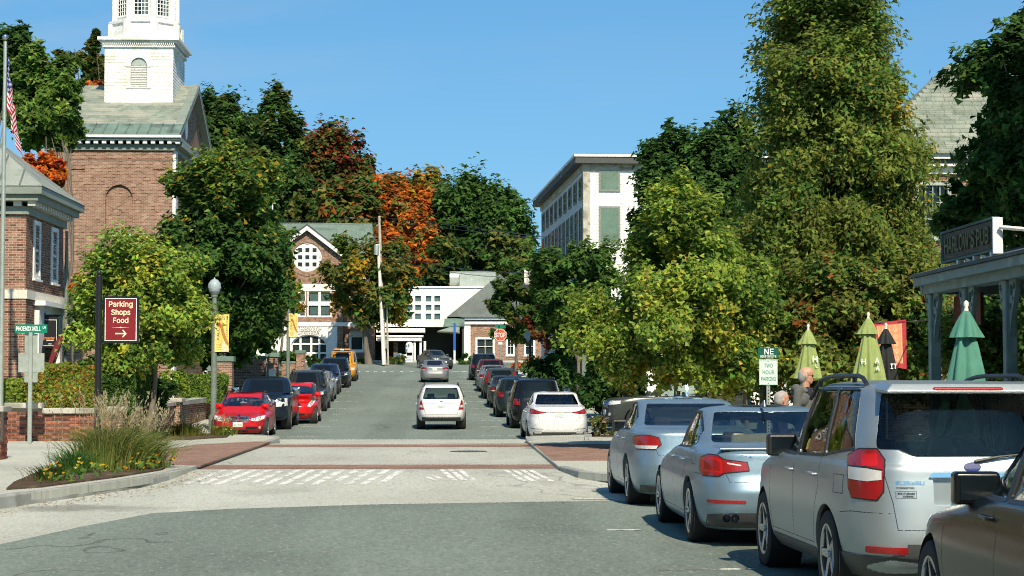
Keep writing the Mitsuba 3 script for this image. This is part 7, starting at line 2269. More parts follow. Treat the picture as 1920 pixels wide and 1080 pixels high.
def make_sport_sedan():
    """Low saloon with L-shaped tail lamps."""
    L, Wd, H = 4.62, 1.81, 1.43
    c = Car(sedan_rows(L, Wd, H, hood=.74, cowl_z=.95, cowl=.98, deck=1.0, rear_glass=-1.62, roof_f=.06, roof_r=-.86, roofw=.68, belt=.905), .325, 1.50, -1.31, 1.545, True, .225, 5, .235, 1.4)
    wins = [_clip(c, poly((1.1, .965), (-.12, .98), (-.12, 1.9), (1.1, 1.9)), .22), _clip(c, poly((-.20, .985), (-.92, 1.0), (-1.12, 1.03), (-1.06, 1.10), (-.86, 1.9), (-.20, 1.9)), .1, .26)]
    c.windows(wins, _endglass(c, .995, 1.355, .885), _endglass(c, 1.045, 1.355, .82), 'm_glass')
    l = L / 2
    c.build_body((.32, H - .035, -1.75, .93), None)
    _trim(c, wins, 'm_black_plastic', .018)
    c.cabin([(.06, .84), (-.86, .90)], .30, .96, .72, shelf=(-1.62, -1.06))
    c.wheels(twin=True)
    a = poly((.385, .79), (.40, .865), (.63, .89), (.72, .935), (.86, .94), (1.06, .90), (1.05, .785), (.98, .73), (.70, .73), (.63, .765))
    _pair(c, 'tail_light', False, a, 'm_lamp_red', [('clear_lens', poly((.46, .845), (.60, .868), (.60, .853), (.46, .832)), 'm_lamp_clear', .0125),
          ('inner_lens', poly((.655, .76), (.655, .885), (.73, .912), (.90, .912), (.98, .888), (.98, .77)) - poly((.675, .778), (.675, .87), (.735, .892), (.88, .892), (.955, .872), (.955, .79)), 'm_paint_bright_red', .0125)])
    for s in (-1, 1):
        c.decal('reflector', rrect(*((.42, .90) if s > 0 else (-.90, -.42)), .455, .487, .012), c.wrap(False), 0, .008, 'm_lamp_red', .05)
    c.decal('bumper_lower', poly((-.95, .20), (.95, .20), (.90, .33), (.55, .36), (-.55, .36), (-.90, .33)), c.wrap(False), -.02, .006, 'm_trim_grey', .06)
    c.seams([[(1.02, .95), (1.02, .62), (.96, .30)], [(-.16, .97), (-.14, .60), (-.16, .30)], [(-1.05, 1.0), (-1.06, .85), (-.95, .68), (-.88, .30)], [(.96, .30), (-.88, .30)], [(-1.42, .96), (-1.60, .96), (-1.60, .83), (-1.42, .83), (-1.42, .96)]],
            rear_lines=[[(-.62, .98), (-.63, .77), (-.58, .67), (.58, .67), (.63, .77), (.62, .98)], [(-1.3, .74), (-1.0, .74), (-.70, .78)], [(1.3, .74), (1.0, .74), (.70, .78)]])
    # body crease along the flank
    for s in (-1, 1):
        c.decal('flank_crease', poly((1.25, .83), (-1.9, .885), (-1.9, .893), (1.25, .84)), c.side(s), -.02, .006, None, .1)
    c.add('deck_lip', mt(hullballs([(-.66, -l + .16, 1.0, .012), (.66, -l + .16, 1.0, .012), (-.62, -l + .30, .995, .012), (.62, -l + .30, .995, .012), (0, -l + .125, 1.01, .012)], 10)), None, 50)
    _text(c, 'lettering', 'xDrive', .024, -.42, .93, 'm_chrome', width=.13)
    c.decal('badge', Point(0, .90).buffer(.04, 16), c.face(False), -.01, .012, 'm_logo_blue', .02)
    c.plate(False, .75)
    for x in (-.62, -.53):
        c.add('exhaust', cat(rot(lathe([(.032, .16), (.032, .0), (.041, .0), (.041, .16)], 18), -90, (1, 0, 0))), 'm_chrome', 40)
        v = c.parts[-1]
        c.parts[-1] = (v[0], v[1], v[2], (x, -l + .02, .31))
    c.mirrors(.84, 1.005, .12, 'm_black_plastic', (.115, .078, .085))
    c.handles([.06, -.84], .855)
    fin = hullballs([(0, -.72, H - .005, .014), (0, -.95, H - .012, .016), (0, -.93, H + .055, .007), (0, -.90, H + .05, .007)], 10)
    c.add('antenna_fin', mt(fin), None, 45)
    _wrapdecal(c, 'headlight', True, poly((.42, .62), (.40, .74), (.70, .77), (1.05, .80), (1.02, .70), (.75, .62)), 'm_lamp_clear')
    for s in (-1, 1):
        c.decal('grille', shapely.affinity.scale(poly((.03, .56), (.03, .73), (.30, .73), (.34, .68), (.28, .56)), s, 1, origin=(0, 0)), c.wrap(True), -.02, .006, 'm_black_plastic', .06)
    c.add('things_on_shelf', mt(hullballs([(-.40, -1.35, .97, .04), (.02, -1.35, .97, .04), (-.38, -1.30, 1.09, .05), (.0, -1.30, 1.09, .05)], 10)), 'm_interior_tan', 45)
    return c


def make_family_sedan(paint_mirror='m_black_plastic', H=1.50, hollow=True, deck=1.045, mirror_size=(.115, .08, .085)):
    L, Wd = 4.735, 1.82
    c = Car(sedan_rows(L, Wd, H, hood=.78, cowl_z=.985, cowl=1.05, deck=deck, rear_glass=-1.66, roof_f=.14, roof_r=-.92, roofw=.70, belt=.91), .33, 1.46, -1.29, 1.55, hollow, .215, 5, .225, 1.3 if hollow else .6, low=not hollow)
    wins = [_clip(c, poly((1.2, 1.01), (-.10, 1.02), (-.10, 1.9), (1.2, 1.9)), .22), _clip(c, poly((-.18, 1.02), (-1.10, 1.04), (-.90, 1.9), (-.18, 1.9)), .1, .30)]
    c.windows(wins, _endglass(c, 1.04, H - .075, .885), _endglass(c, deck + .04, H - .075, .82), 'm_glass' if hollow else 'm_dark_glass')
    l = L / 2
    c.build_body((.34, H - .035, -1.8, 1.0), None)
    _trim(c, wins)
    if hollow: c.cabin([(.14, .92), (-.86, .95)], .32, 1.0, .80, shelf=(-1.66, -1.08))
    c.wheels()
    a = poly((.52, .85), (.55, .935), (.68, .965), (.86, .965), (1.12, .935), (1.10, .845), (.98, .785), (.60, .785))
    _pair(c, 'tail_light', False, a, 'm_lamp_red', [('clear_lens', poly((.58, .79), (.56, .833), (1.06, .833), (.99, .79)), 'm_lamp_clear', .013)])
    c.decal('bumper_lower', poly((-.95, .20), (.95, .20), (.90, .30), (-.90, .30)), c.wrap(False), -.02, .006, 'm_trim_grey', .06)
    c.seams([[(1.06, 1.0), (1.06, .62), (.98, .30)], [(-.14, 1.0), (-.14, .30)], [(-1.15, 1.03), (-1.10, .85), (-.95, .68), (-.88, .30)], [(.98, .30), (-.88, .30)]],
            rear_lines=[[(-.60, 1.02), (-.60, .80), (-.55, .70), (.55, .70), (.60, .80), (.60, 1.02)]])
    c.plate(False, .85)
    c.mirrors(.70, 1.04, .125, paint_mirror, mirror_size)
    c.handles([.08, -.82], .90)
    _wrapdecal(c, 'headlight', True, poly((.42, .66), (.40, .76), (.70, .80), (1.05, .83), (1.02, .72), (.75, .66)), 'm_lamp_clear')
    c.decal('grille', rrect(-.36, .36, .60, .74, .04), c.wrap(True), -.02, .006, 'm_black_plastic', .06)
    c.plate(True, .48)
    return c


def make_luxury_sedan():
    """Large saloon with slim pointed tail lamps joined by a bright bar."""
    L, Wd, H = 4.99, 1.89, 1.48
    c = Car(sedan_rows(L, Wd, H, hood=.76, cowl_z=.97, cowl=1.0, deck=1.07, rear_glass=-1.70, roof_f=.05, roof_r=-.95, roofw=.68, belt=.90), .335, 1.62, -1.39, 1.62, True, .235, 5, .235, 1.2)
    wins = [_clip(c, poly((1.2, .985), (-.20, 1.0), (-.20, 1.9), (1.2, 1.9)), .22), _clip(c, poly((-.28, 1.0), (-1.25, 1.04), (-1.0, 1.9), (-.28, 1.9)), .1, .28)]
    c.windows(wins, _endglass(c, 1.02, 1.40, .885), _endglass(c, 1.11, 1.405, .82), 'm_glass', 'm_glass_tint')
    l = L / 2
    c.build_body((.34, H - .035, -1.85, .95), None)
    _trim(c, wins)
    c.cabin([(.0, .88), (-1.0, .92)], .32, .98, .74, shelf=(-1.72, -1.2))
    c.wheels()
    a = poly((.40, .90), (.62, .935), (.80, .985), (1.10, .995), (1.12, .93), (.95, .86), (.62, .865))
    _pair(c, 'tail_light', False, a, 'm_lamp_red')
    c.decal('chrome_bar', sbox(-.40, .905, .40, .917), c.wrap(False), -.01, .008, 'm_trim_grey', .06)
    c.decal('bumper_lower', poly((-.90, .19), (.90, .19), (.84, .31), (-.84, .31)), c.wrap(False), -.02, .006, 'm_dark_trim', .06)
    for s in (-1, 1):
        c.decal('exhaust', rrect(*((.52, .76) if s > 0 else (-.76, -.52)), .27, .335, .02), c.wrap(False), 0, .02, 'm_chrome', .06)
        c.decal('bumper_crease', shapely.affinity.scale(poly((.45, .395), (.95, .40), (.98, .43), (.50, .41)), s, 1, origin=(0, 0)), c.wrap(False), -.01, .004, 'm_trim_grey', .06)
    c.seams([[(1.06, .97), (1.06, .62), (.98, .30)], [(-.24, .98), (-.24, .30)], [(-1.25, 1.02), (-1.18, .85), (-1.0, .68), (-.95, .30)], [(.98, .30), (-.95, .30)]],
            rear_lines=[[(-.66, 1.06), (-.66, .92), (-.60, .66), (.60, .66), (.66, .92), (.66, 1.06)]])
    c.plate(False, .79, '374 6103')
    c.mirrors(.88, 1.03, .12, None, (.115, .075, .085))
    c.handles([.0, -.95], .88)
    _wrapdecal(c, 'headlight', True, poly((.42, .62), (.40, .74), (.70, .77), (1.05, .80), (1.02, .70), (.75, .62)), 'm_lamp_clear')
    c.decal('grille', rrect(-.36, .36, .42, .72, .06), c.wrap(True), -.02, .006, 'm_black_plastic', .06)
    return c


def make_old_crossover():
    """Older small crossover with tall triangular tail lamps and roof rails (driving away from the camera)."""
    L, Wd, H = 4.485, 1.735, 1.55
    c = Car(suv_rows(L, Wd, H, hood=.88, cowl_z=1.0, cowl=.98, roof_f=.18, rear_top=.42, roofw=.735, belt=.925, clear=.30, nr=5.0), .325, 1.32, -1.2, 1.50, True, .215, 5, .215, 1.1)
    wins = [_clip(c, poly((1.1, 1.0), (-.10, 1.0), (-.10, 1.9), (1.1, 1.9)), .20), _clip(c, poly((-.18, 1.0), (-1.0, 1.02), (-1.0, 1.9), (-.18, 1.9)), .17), _clip(c, poly((-1.08, 1.02), (-1.72, 1.05), (-1.5, 1.9), (-1.08, 1.9)), .1, .22)]
    c.windows(wins, _endglass(c, 1.06, 1.46, .87), _endglass(c, 1.06, 1.445, .80), 'm_glass')
    l = L / 2
    c.build_body((.40, H - .035, -l + .14, .94), None)
    _trim(c, wins)
    c.cabin([(.10, .95), (-.80, .95)], .38, 1.0, .74)
    c.wheels()
    for s in (-1, 1):
        t = poly((.60, .70), (.70, .96), (.735, 1.03), (.80, 1.0), (.90, .70))
        t = shapely.affinity.scale(t, s, 1, origin=(0, 0))
        c.decal('tail_light', t, c.wrap(False), -.03, .012, 'm_lamp_red', .05)
        n = 'tail_light__clear_lens' if s < 0 else 'tail_light_001__clear_lens'
        q = shapely.affinity.scale(poly((.655, .78), (.685, .86), (.83, .86), (.845, .78)), s, 1, origin=(0, 0))
        c.decal(n, q, c.wrap(False), .008, .016, 'm_lamp_clear', .05)
    c.decal('bumper_lower', poly((-.74, .30), (.74, .30), (.70, .44), (-.70, .44)), c.wrap(False), -.02, .012, 'm_dark_trim', .06)
    c.seams([[(1.0, 1.0), (.98, .62), (.9, .40)], [(-.14, 1.0), (-.14, .40)], [(-1.04, 1.0), (-1.02, .85), (-.86, .66), (-.80, .40)], [(.9, .40), (-.80, .40)]], rear_lines=[[(-.60, .72), (-.55, .54), (.55, .54), (.60, .72)], [(-.58, .925), (.58, .925)]], w=.012)
    c.decal('badge', Polygon(np.c_[.05 * np.cos(np.linspace(0, 6.283, 24)), .98 + .027 * np.sin(np.linspace(0, 6.283, 24))]), c.face(False), -.01, .012, 'm_logo_blue', .02)
    c.plate(False, .80, '288 1')
    c.mirrors(.80, 1.06, .12, 'm_black_plastic', (.11, .075, .085))
    c.handles([.05, -.86], .86)
    c.rails(-1.55, .25, .0, .07, r=.02)
    c.add('exhaust', tube([(-.42, -l + .15, .27), (-.42, -l + .0, .27)], .035, 10), 'm_steel', 40)
    _wrapdecal(c, 'headlight', True, poly((.42, .66), (.40, .80), (.75, .86), (1.05, .86), (1.0, .74)), 'm_lamp_clear')
    return c


def make_wagon():
    """Red estate car facing the camera: twin grille openings, slanted head lamps, roof rails."""
    L, Wd, H = 4.53, 1.817, 1.42
    c = Car(suv_rows(L, Wd, H, hood=.76, cowl_z=.96, cowl=.95, roof_f=.10, rear_top=.62, roofw=.69, belt=.905, clear=.18, nose=.24, nf=3.8, nr=4.5), .32, 1.46, -1.30, 1.54, True, .22, 5, .23, 1.2)
    wins = [_clip(c, poly((1.1, .97), (-.12, .98), (-.12, 1.9), (1.1, 1.9)), .20), _clip(c, poly((-.20, .98), (-1.0, .99), (-1.0, 1.9), (-.20, 1.9)), .1), _clip(c, poly((-1.08, 1.0), (-1.75, 1.03), (-1.4, 1.9), (-1.08, 1.9)), .1, .2)]
    c.windows(wins, _endglass(c, 1.0, 1.345, .885), _endglass(c, 1.03, 1.32, .80), 'm_glass')
    l = L / 2
    c.build_body((.32, H - .035, -l + .16, .91), None)
    _trim(c, wins)
    c.cabin([(.06, .86), (-.86, .88)], .30, .94, .70)
    c.wheels(twin=True)
    for s in (-1, 1):
        sc = lambda p: shapely.affinity.scale(p, s, 1, origin=(0, 0))
        c.decal('headlight', sc(poly((.40, .575), (.42, .65), (.62, .70), (.92, .735), (1.02, .72), (.95, .63), (.62, .565))), c.wrap(True), -.02, .008, 'm_lamp_clear', .05)
        k = 'headlight' if s < 0 else 'headlight_001'
        for q in (.52, .70):
            c.decal(k + '__bulb_ring', sc(Point(q, .635 + (q - .52) * .12).buffer(.045, 12) - Point(q, .635 + (q - .52) * .12).buffer(.028, 12)), c.wrap(True), .006, .012, 'm_trim_grey', .05)
        gp = poly((.035, .555), (.03, .69), (.30, .70), (.35, .66), (.30, .555))
        c.decal('grille', sc(gp.buffer(.018)), c.wrap(True), -.02, .010, 'm_chrome', .05)
        k = 'grille' if s < 0 else 'grille_001'
        c.decal(k + '__slats', sc(gp), c.wrap(True), .006, .013, 'm_black_plastic', .05)
        c.decal('fog_light', sc(Point(.72, .36).buffer(.045, 16)), c.wrap(True), -.02, .010, 'm_lamp_clear', .05)
        c.decal('bumper_intake', sc(poly((.26, .30), (.24, .40), (.62, .385), (.64, .33))), c.wrap(True), -.02, .005, 'm_black_plastic', .05)
    c.decal('lower_intake', rrect(-.30, .30, .215, .29, .02), c.wrap(True), -.02, .005, 'm_black_plastic', .05)
    c.decal('badge', Point(0, .735).buffer(.038, 14), c.face(True), -.01, .014, 'm_logo_blue', .02)
    c.seams([[(1.0, .95), (1.0, .62), (.95, .30)], [(-.16, .97), (-.16, .30)], [(-1.05, .98), (-1.0, .85), (-.9, .68), (-.86, .30)], [(.95, .30), (-.86, .30)]])
    c.plate(True, .46, '161 9028')
    c.mirrors(.84, 1.0, .115, None, (.11, .078, .085))
    c.handles([.06, -.84], .855)
    c.rails(-1.55, .05, .0, .05, r=.018)
    c.add('wiper', cat(tube([(-.55, c.end(np.array([-.5]), np.array([1.0]), True)[0] + .012, 1.005), (.05, c.end(np.array([0.]), np.array([1.01]), True)[0] + .012, 1.012)], .009, 5), tube([(.0, c.end(np.array([.1]), np.array([1.0]), True)[0] + .014, 1.0), (.55, c.end(np.array([.5]), np.array([1.0]), True)[0] + .014, 1.003)], .009, 5)), 'm_black_plastic')
    a = poly((.60, .72), (.60, .86), (1.0, .88), (1.02, .74))
    _wrapdecal(c, 'tail_light', False, a, 'm_lamp_red')
    return c


def make_hatch(mirror=None):
    """Small rounded hatchback facing the camera."""
    L, Wd, H = 3.82, 1.695, 1.52
    c = Car(suv_rows(L, Wd, H, hood=.80, cowl_z=1.06, cowl=.98, roof_f=.12, rear_top=.40, roofw=.71, belt=.91, clear=.20, nose=.26, nf=3.2, nr=4.5), .295, 1.20, -1.26, 1.47, True, .185, 6, .195, 1.1)
    wins = [_clip(c, poly((1.1, 1.03), (-.10, 1.03), (-.10, 1.9), (1.1, 1.9)), .20), _clip(c, poly((-.18, 1.04), (-1.15, 1.08), (-1.0, 1.9), (-.18, 1.9)), .1, .2)]
    c.windows(wins, _endglass(c, 1.09, 1.43, .885), _endglass(c, 1.10, 1.42, .80), 'm_glass')
    l = L / 2
    c.build_body((.34, H - .035, -l + .14, .93), None)
    _trim(c, wins)
    c.cabin([(.06, .92), (-.82, .92)], .34, 1.02, .70)
    c.wheels('m_silver_wheel' if 'm_silver_wheel' in scene else 'm_alloy')
    for s in (-1, 1):
        sc = lambda p: shapely.affinity.scale(p, s, 1, origin=(0, 0))
        c.decal('headlight', sc(poly((.50, .66), (.56, .80), (.72, .93), (.86, .99), (.93, .93), (.82, .74), (.64, .64))), c.wrap(True), -.02, .010, 'm_lamp_clear', .05)
        k = 'headlight' if s < 0 else 'headlight_001'
        c.decal(k + '__bulb_ring', sc(Point(.68, .77).buffer(.055, 12) - Point(.68, .77).buffer(.03, 12)), c.wrap(True), .008, .014, 'm_trim_grey', .05)
        c.decal('fog_grille', sc(poly((.48, .36), (.66, .40), (.60, .32))), c.wrap(True), -.01, .006, 'm_black_plastic', .05)
    c.decal('grille', poly((-.24, .685), (-.20, .755), (.20, .755), (.24, .685), (0, .665)), c.wrap(True), -.02, .008, 'm_black_plastic', .05)
    c.decal('lower_intake', rrect(-.40, .40, .32, .40, .02), c.wrap(True), -.02, .006, 'm_black_plastic', .05)
    c.seams([[(.90, 1.0), (.88, .62), (.84, .32)], [(-.14, 1.02), (-.14, .32)], [(.84, .32), (-.78, .32)]])
    c.plate(True, .52, '221 0')
    c.mirrors(.72, 1.08, .115, mirror, (.105, .075, .08))
    c.handles([.02, -.82], .90)
    _wrapdecal(c, 'tail_light', False, poly((.62, .80), (.62, 1.0), (.95, 1.02), (.95, .84)), 'm_lamp_red')
    return c


def make_utility(kind='suv', L=4.65, Wd=1.83, H=1.72, face='front', rails=True, tall_lamps=False, van=False):
    """Plain sport-utility or minivan for the parked rows, told apart by size, rails and lamps."""
    c = Car(suv_rows(L, Wd, H, hood=.92 if not van else .95, cowl_z=1.06, cowl=1.0 if not van else 1.35, roof_f=.25 if not van else .45, rear_top=.38, roofw=.75, belt=.925, clear=.25), .35, L / 2 - .92, -L / 2 + 1.0, Wd - .25, False, .22, 5, .23, .55, low=True)
    wins = [_clip(c, poly((1.6, 1.08), (-.08, 1.08), (-.08, 1.9), (1.6, 1.9)), .2), _clip(c, poly((-.16, 1.08), (-1.0, 1.09), (-1.0, 1.9), (-.16, 1.9)), .15), _clip(c, poly((-1.08, 1.09), (-L / 2 + .5, 1.12), (-L / 2 + .65, 1.9), (-1.08, 1.9)), .1, .22)]
    c.windows(wins, _endglass(c, 1.11, H - .095, .87), _endglass(c, 1.10, H - .10, .80), 'm_dark_glass')
    c.build_body()
    c.wheels()
    if tall_lamps:
        _wrapdecal(c, 'tail_light', False, poly((.68, .85), (.70, 1.05), (.63, H - .15), (.72, H - .13), (.88, 1.05), (.95, .85)), 'm_lamp_red')
    else:
        _wrapdecal(c, 'tail_light', False, poly((.60, .84), (.62, 1.04), (.98, 1.06), (1.0, .86)), 'm_lamp_red')
    _wrapdecal(c, 'headlight', True, poly((.50, .74), (.50, .88), (.80, .91), (1.05, .92), (1.0, .78)), 'm_lamp_clear')
    c.decal('grille', rrect(-.44, .44, .70, .88, .03), c.wrap(True), -.02, .008, 'm_black_plastic', .06)
    c.decal('bumper_lower', poly((-.95, .26), (.95, .26), (.90, .42), (-.90, .42)), c.wrap(False), -.02, .008, 'm_trim_grey', .06)
    c.decal('bumper_lower', poly((-.95, .26), (.95, .26), (.90, .42), (-.90, .42)), c.wrap(True), -.02, .008, 'm_trim_grey', .06)
    c.plate(True, .52); c.plate(False, .80)
    c.mirrors(.85 if not van else 1.15, 1.12, .12, None, (.11, .085, .085))
    c.handles([.05, -.84], .92)
    if rails: c.rails(-L / 2 + .75, .3, .0, .06, r=.02, raised=True)
    return c


def make_jeep():
    """Big utility with a slotted grille, nose towards the street."""
    L, Wd, H = 4.82, 1.94, 1.74
    c = Car(suv_rows(L, Wd, H, hood=1.02, cowl_z=1.14, cowl=.95, roof_f=.2, rear_top=.40, roofw=.75, belt=.93, clear=.25, nose=.08, nf=7), .38, 1.50, -1.42, 1.63, True, .25, 5, .25, 1.0)
    wins = [_clip(c, poly((1.1, 1.12), (-.10, 1.12), (-.10, 1.9), (1.1, 1.9)), .20), _clip(c, poly((-.18, 1.12), (-1.05, 1.13), (-1.0, 1.9), (-.18, 1.9)), .15), _clip(c, poly((-1.13, 1.14), (-1.9, 1.18), (-1.7, 1.9), (-1.13, 1.9)), .1, .22)]
    c.windows(wins, _endglass(c, 1.20, H - .09, .87), _endglass(c, 1.17, H - .1, .80), 'm_glass', 'm_glass_tint')
    c.build_body((.45, H - .035, -L / 2 + .15, .92))
    _trim(c, wins, 'm_chrome')
    c.cabin([(.06, 1.02), (-.86, 1.02)], .46, 1.1, .72)
    c.wheels()
    for k in range(7):
        u = (k - 3) * .105
        c.decal('grille', rrect(u - .034, u + .034, .80, 1.0, .015), c.wrap(True), -.03, .010, 'm_chrome', .06)
        kk = 'grille' if k == 0 else f'grille_{k:03d}'
        c.decal(kk + '__slot', rrect(u - .022, u + .022, .815, .985, .012), c.wrap(True), .004, .013, 'm_black_plastic', .06)
    _wrapdecal(c, 'headlight', True, poly((.46, .86), (.46, .99), (1.0, 1.0), (1.06, .90), (.7, .86)), 'm_lamp_clear')
    for s in (-1, 1):
        c.decal('fog_light', Point(s * .70, .56).buffer(.055, 12), c.wrap(True), -.02, .01, 'm_lamp_clear', .05)
    c.decal('bumper_lower', poly((-1.1, .26), (1.1, .26), (1.0, .46), (.6, .50), (-.6, .50), (-1.0, .46)), c.wrap(True), -.02, .012, 'm_trim_grey', .06)
    c.plate(True, .62)
    c.mirrors(.80, 1.20, .13, None, (.12, .10, .09))
    c.handles([.05, -.84], .98)
    _wrapdecal(c, 'tail_light', False, poly((.60, .95), (.62, 1.12), (1.0, 1.13), (1.0, .98)), 'm_lamp_red')
    c.rails(-1.6, .2, .0, .05, 'm_chrome')
    return c


def make_pickup():
    """Full-size pickup facing the camera."""
    L, Wd, H = 5.6, 1.95, 1.80
    l, w = L / 2, Wd / 2
    rows = [(.34, -l + .12, l - .16, .90 * w, 8, 6), (.46, -l, l - .03, .97 * w, 8, 6), (.62, -l, l, .99 * w, 8, 6), (.95, -l + .01, l - .02, w, 8, 6), (1.10, -l + .02, l - .10, .985 * w, 8, 6), (1.17, -l + .03, l - .45, .97 * w, 8, 5), (1.22, -l + .05, 1.45, .95 * w, 8, 4.5), (1.25, -.35, 1.38, .93 * w, 7, 4.5),
            (1.38, -.32, 1.16, .89 * w, 7, 4.5), (1.56, -.27, .86, .83 * w, 7, 4.5), (1.70, -.22, .62, .77 * w, 7, 4.5), (1.76, -.05, .42, .70 * w, 6, 4.5), (1.79, .02, .25, .5 * w, 5, 4.5), (1.80, .1, .2, .2 * w, 4, 4)]
    c = Car(rows, .39, 1.80, -1.75, 1.66, False, .26, 6, .25, .8, low=True)
    wins = [_clip(c, poly((1.6, 1.27), (.32, 1.27), (.32, 1.9), (1.6, 1.9)), .2), _clip(c, poly((.24, 1.27), (-.26, 1.27), (-.2, 1.9), (.24, 1.9)), .15, .1)]
    c.windows(wins, _endglass(c, 1.28, 1.69, .87), _endglass(c, 1.30, 1.68, .75), 'm_dark_glass')
    bed = m3.Manifold.cube([Wd - .24, 2.25, .9], True).translate([0, -l + 1.22, 1.20])
    c.build_body(None, None, [bed])
    c.wheels()
    c.decal('grille', rrect(-.42, .42, .80, 1.06, .03), c.wrap(True), -.02, .016, 'm_chrome', .06)
    c.decal('grille__slats', shapely.union_all([sbox(-.39, z, .39, z + .035) for z in (.83, .89, .95, 1.005)]).union(sbox(-.02, .83, .02, 1.04)), c.wrap(True), .01, .02, 'm_black_plastic', .08)
    _wrapdecal(c, 'headlight', True, poly((.50, .80), (.50, 1.07), (.98, 1.10), (1.02, .84)), 'm_lamp_clear')
    c.decal('bumper', poly((-1.05, .46), (1.05, .46), (1.02, .70), (-1.02, .70)), c.wrap(True), -.02, .03, None, .08)
    c.decal('bumper_intake', rrect(-.40, .40, .49, .58, .02), c.wrap(True), .02, .034, 'm_black_plastic', .06)
    c.plate(True, .62)
    c.mirrors(1.0, 1.32, .19, 'm_chrome', (.14, .13, .08))
    c.handles([.42, -.12], 1.08)
    _wrapdecal(c, 'tail_light', False, poly((.72, .85), (.72, 1.18), (.97, 1.18), (1.0, .85)), 'm_lamp_red')
    return c


def light_bar(c, y, H):
    c.add('light_bar', cbx(-.55, .55, y - .12, y + .12, H + .02, H + .06, .015), 'm_black_plastic')
    for s in (-1, 1):
        c.add('beacon', cbx(s * .34 - .2, s * .34 + .2, y - .10, y + .10, H + .06, H + .17, .03), 'm_lamp_amber')
    c.add('beacon_sign', cbx(-.13, .13, y - .10, y + .10, H + .06, H + .16, .01), 'm_sign_white')
# ---------------------------------------------------------------- the cars
GR_L, GR_R = 'cars parked along the left kerb', 'cars parked along the right kerb'
def up(y): return math.degrees(math.atan2(float(G(y + 1.3) - G(y - 1.3)), 2.6))
suv1 = make_compact_suv()
suv1.place('parked_car', 'large silver crossover with black roof rails and SUBARU on its tailgate, nearest at right', 'ice_silver', 3.76, 14.0 + 2.3, 1.6, group=GR_R)
bm = make_sport_sedan()
bm.place('parked_car', 'silver blue saloon with L-shaped red tail lamps ahead of the large crossover', 'blue_silver', 3.37, 19.4 + 2.31, .3, group=GR_R)
lg = make_family_sedan(H=1.455)
lg.place('parked_car', 'sky blue silver saloon parked last before the crosswalk at right', 'sky_silver', 3.28, 25.6 + 2.37, .4, group=GR_R)
bk_c = make_family_sedan(None, 1.47, mirror_size=(.14, .10, .09))
bk_c.place('parked_car', 'black saloon cut off by the lower right corner of the picture', 'black', 3.98, 13.4 - 2.37, .0, group=GR_R)
ge = make_luxury_sedan()
ge.place('parked_car', 'pearl white saloon with slim pointed tail lamps, first beyond the crosswalk at right', 'pearl', 3.13, 57.6 + 2.5, 1.0, group=GR_R, pitch=up(63))
of = make_old_crossover()
of.place('driving_car', 'white crossover with tall triangular tail lamps driving away in mid street', 'white', X(826, 66), 66.3 + 2.24, .8, category='car', pitch=up(68.5))
sd = make_family_sedan('m_paint_silver', 1.42, False)
sd.place('driving_car', 'silver saloon with red tail lamps ahead of the white crossover', 'silver', X(814, 122), 122 + 2.37, 1.0, pitch=up(124))
wg = make_wagon()
wg.place('parked_car', 'red estate car with twin grille and roof rails, nearest at left', 'red', -6.72, 60.0 + 2.27, 180.8, group=GR_L, pitch=-up(62))
pu = make_pickup()
pu.place('parked_car', 'dark navy pickup truck between the two red cars at left', 'navy', -6.62, 66.2 + 2.8, 180.8, group=GR_L, category='pickup truck', pitch=-up(70))
mat('silver_wheel', (.6, .6, .6), .3, .8)
ha = make_hatch()
ha.place('parked_car', 'bright red small hatchback sticking out past the navy pickup at left', 'bright_red', -5.92, 71.4 + 1.91, 180.8, group=GR_L, pitch=-up(73))
u_van = make_utility('van', 5.0, 1.95, 1.76, van=True)
u_suv = make_utility('suv', 4.65, 1.85, 1.74)
u_small = make_utility('small', 4.4, 1.78, 1.60, rails=False)
u_tall = make_utility('tall', 4.7, 1.84, 1.55, tall_lamps=True)
u_sed = make_family_sedan(None, 1.46, False)


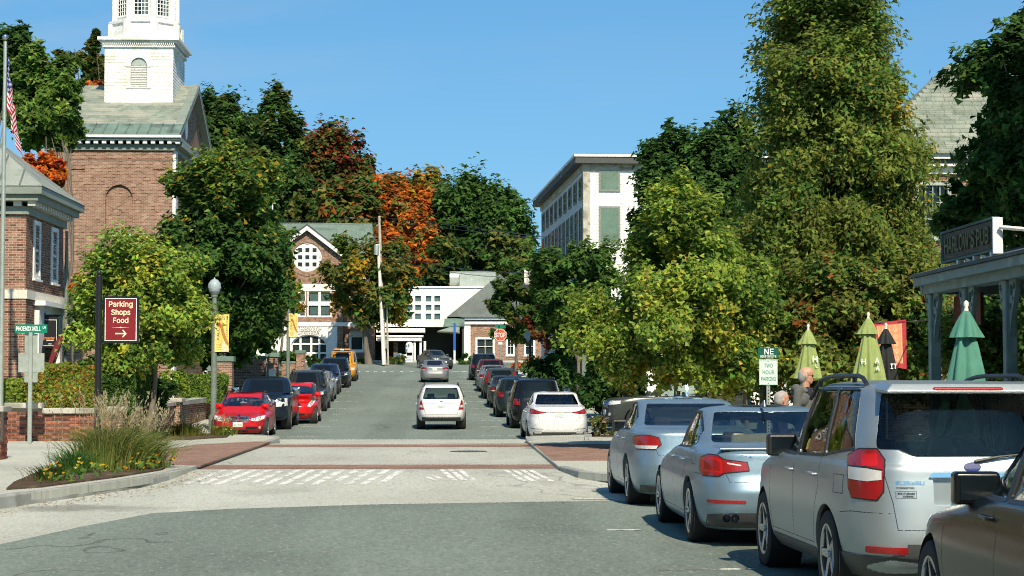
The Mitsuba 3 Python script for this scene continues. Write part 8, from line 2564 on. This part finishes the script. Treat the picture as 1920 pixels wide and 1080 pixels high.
def row(c, side, px_edge, d, front, paint_, label, group, deg=1.0, cat_='car', dx=0.0):
    """Park with the end that faces the viewer at distance d and its street-side corner at a pixel column."""
    half = c.at(np.array([.6]))[2][0]
    L = float(c.rows[:, 2].max() - c.rows[:, 1].min()) / 2
    xe = X(px_edge, d)
    x = xe - half if side < 0 else xe + half
    c.place('parked_car', label, paint_, x + dx, d + L, deg + (180 if front else 0), group=group, category=cat_, pitch=(-1 if front else 1) * up(d + L))


row(u_van, -1, 610, 84.5, True, 'charcoal', 'dark grey minivan right behind the red hatchback at left', GR_L, cat_='minivan')
row(u_sed, -1, 624, 94, True, 'silver', 'silver grey saloon after the dark minivan at left', GR_L)
row(u_small, -1, 634, 102.5, True, 'blue', 'dark blue crossover below the black utility car at left', GR_L)
row(u_suv, -1, 653, 112, True, 'black', 'tall black utility car in front of the yellow taxi van at left', GR_L)
tx = make_utility('taxi', 5.0, 1.98, 1.95, rails=False, van=True)
light_bar(tx, 1.0, 1.93)
row(tx, -1, 667, 124, True, 'taxi', 'yellow van with an orange light bar, last of the left row', GR_L, cat_='van')
row(u_suv, 1, 956, 67, False, 'black', 'black utility car with roof rails behind the pearl white saloon', GR_R)
row(u_small, 1, 929, 78, False, 'dark_teal', 'dark teal crossover, third of the right row beyond the crosswalk', GR_R)
row(u_sed, 1, 916, 88, False, 'charcoal', 'charcoal saloon, fourth of the right row beyond the crosswalk', GR_R)
row(u_tall, 1, 905, 97, False, 'slate_green', 'green grey estate with tall red tail lamps in the right row', GR_R)
row(u_sed, 1, 895, 106, False, 'silver', 'pale silver saloon beyond the estate with tall lamps at right', GR_R)
row(u_small, 1, 893, 115, False, 'maroon', 'maroon small car nearly hidden in the right row', GR_R)
row(u_suv, 1, 880, 126, False, 'black', 'black car at the far end of the right row', GR_R)
u_sed.place('driving_car', 'dark green saloon turning in the cross street at the top of the hill', 'slate_green', X(815, 151), 151, 200, category='car')
jp = make_jeep()
jp.place('parked_car', 'dark green grey utility car with a slotted grille, nose out of the car park', 'slate_green', 4.95 + 2.35, 62.6, 96, group='cars in the small car park', z=float(Sw(62)))
u_suv.place('parked_car', 'white utility car in the small car park behind the saloons', 'white', 9.9, 69.0, 88, group='cars in the small car park', z=float(Sw(69)))
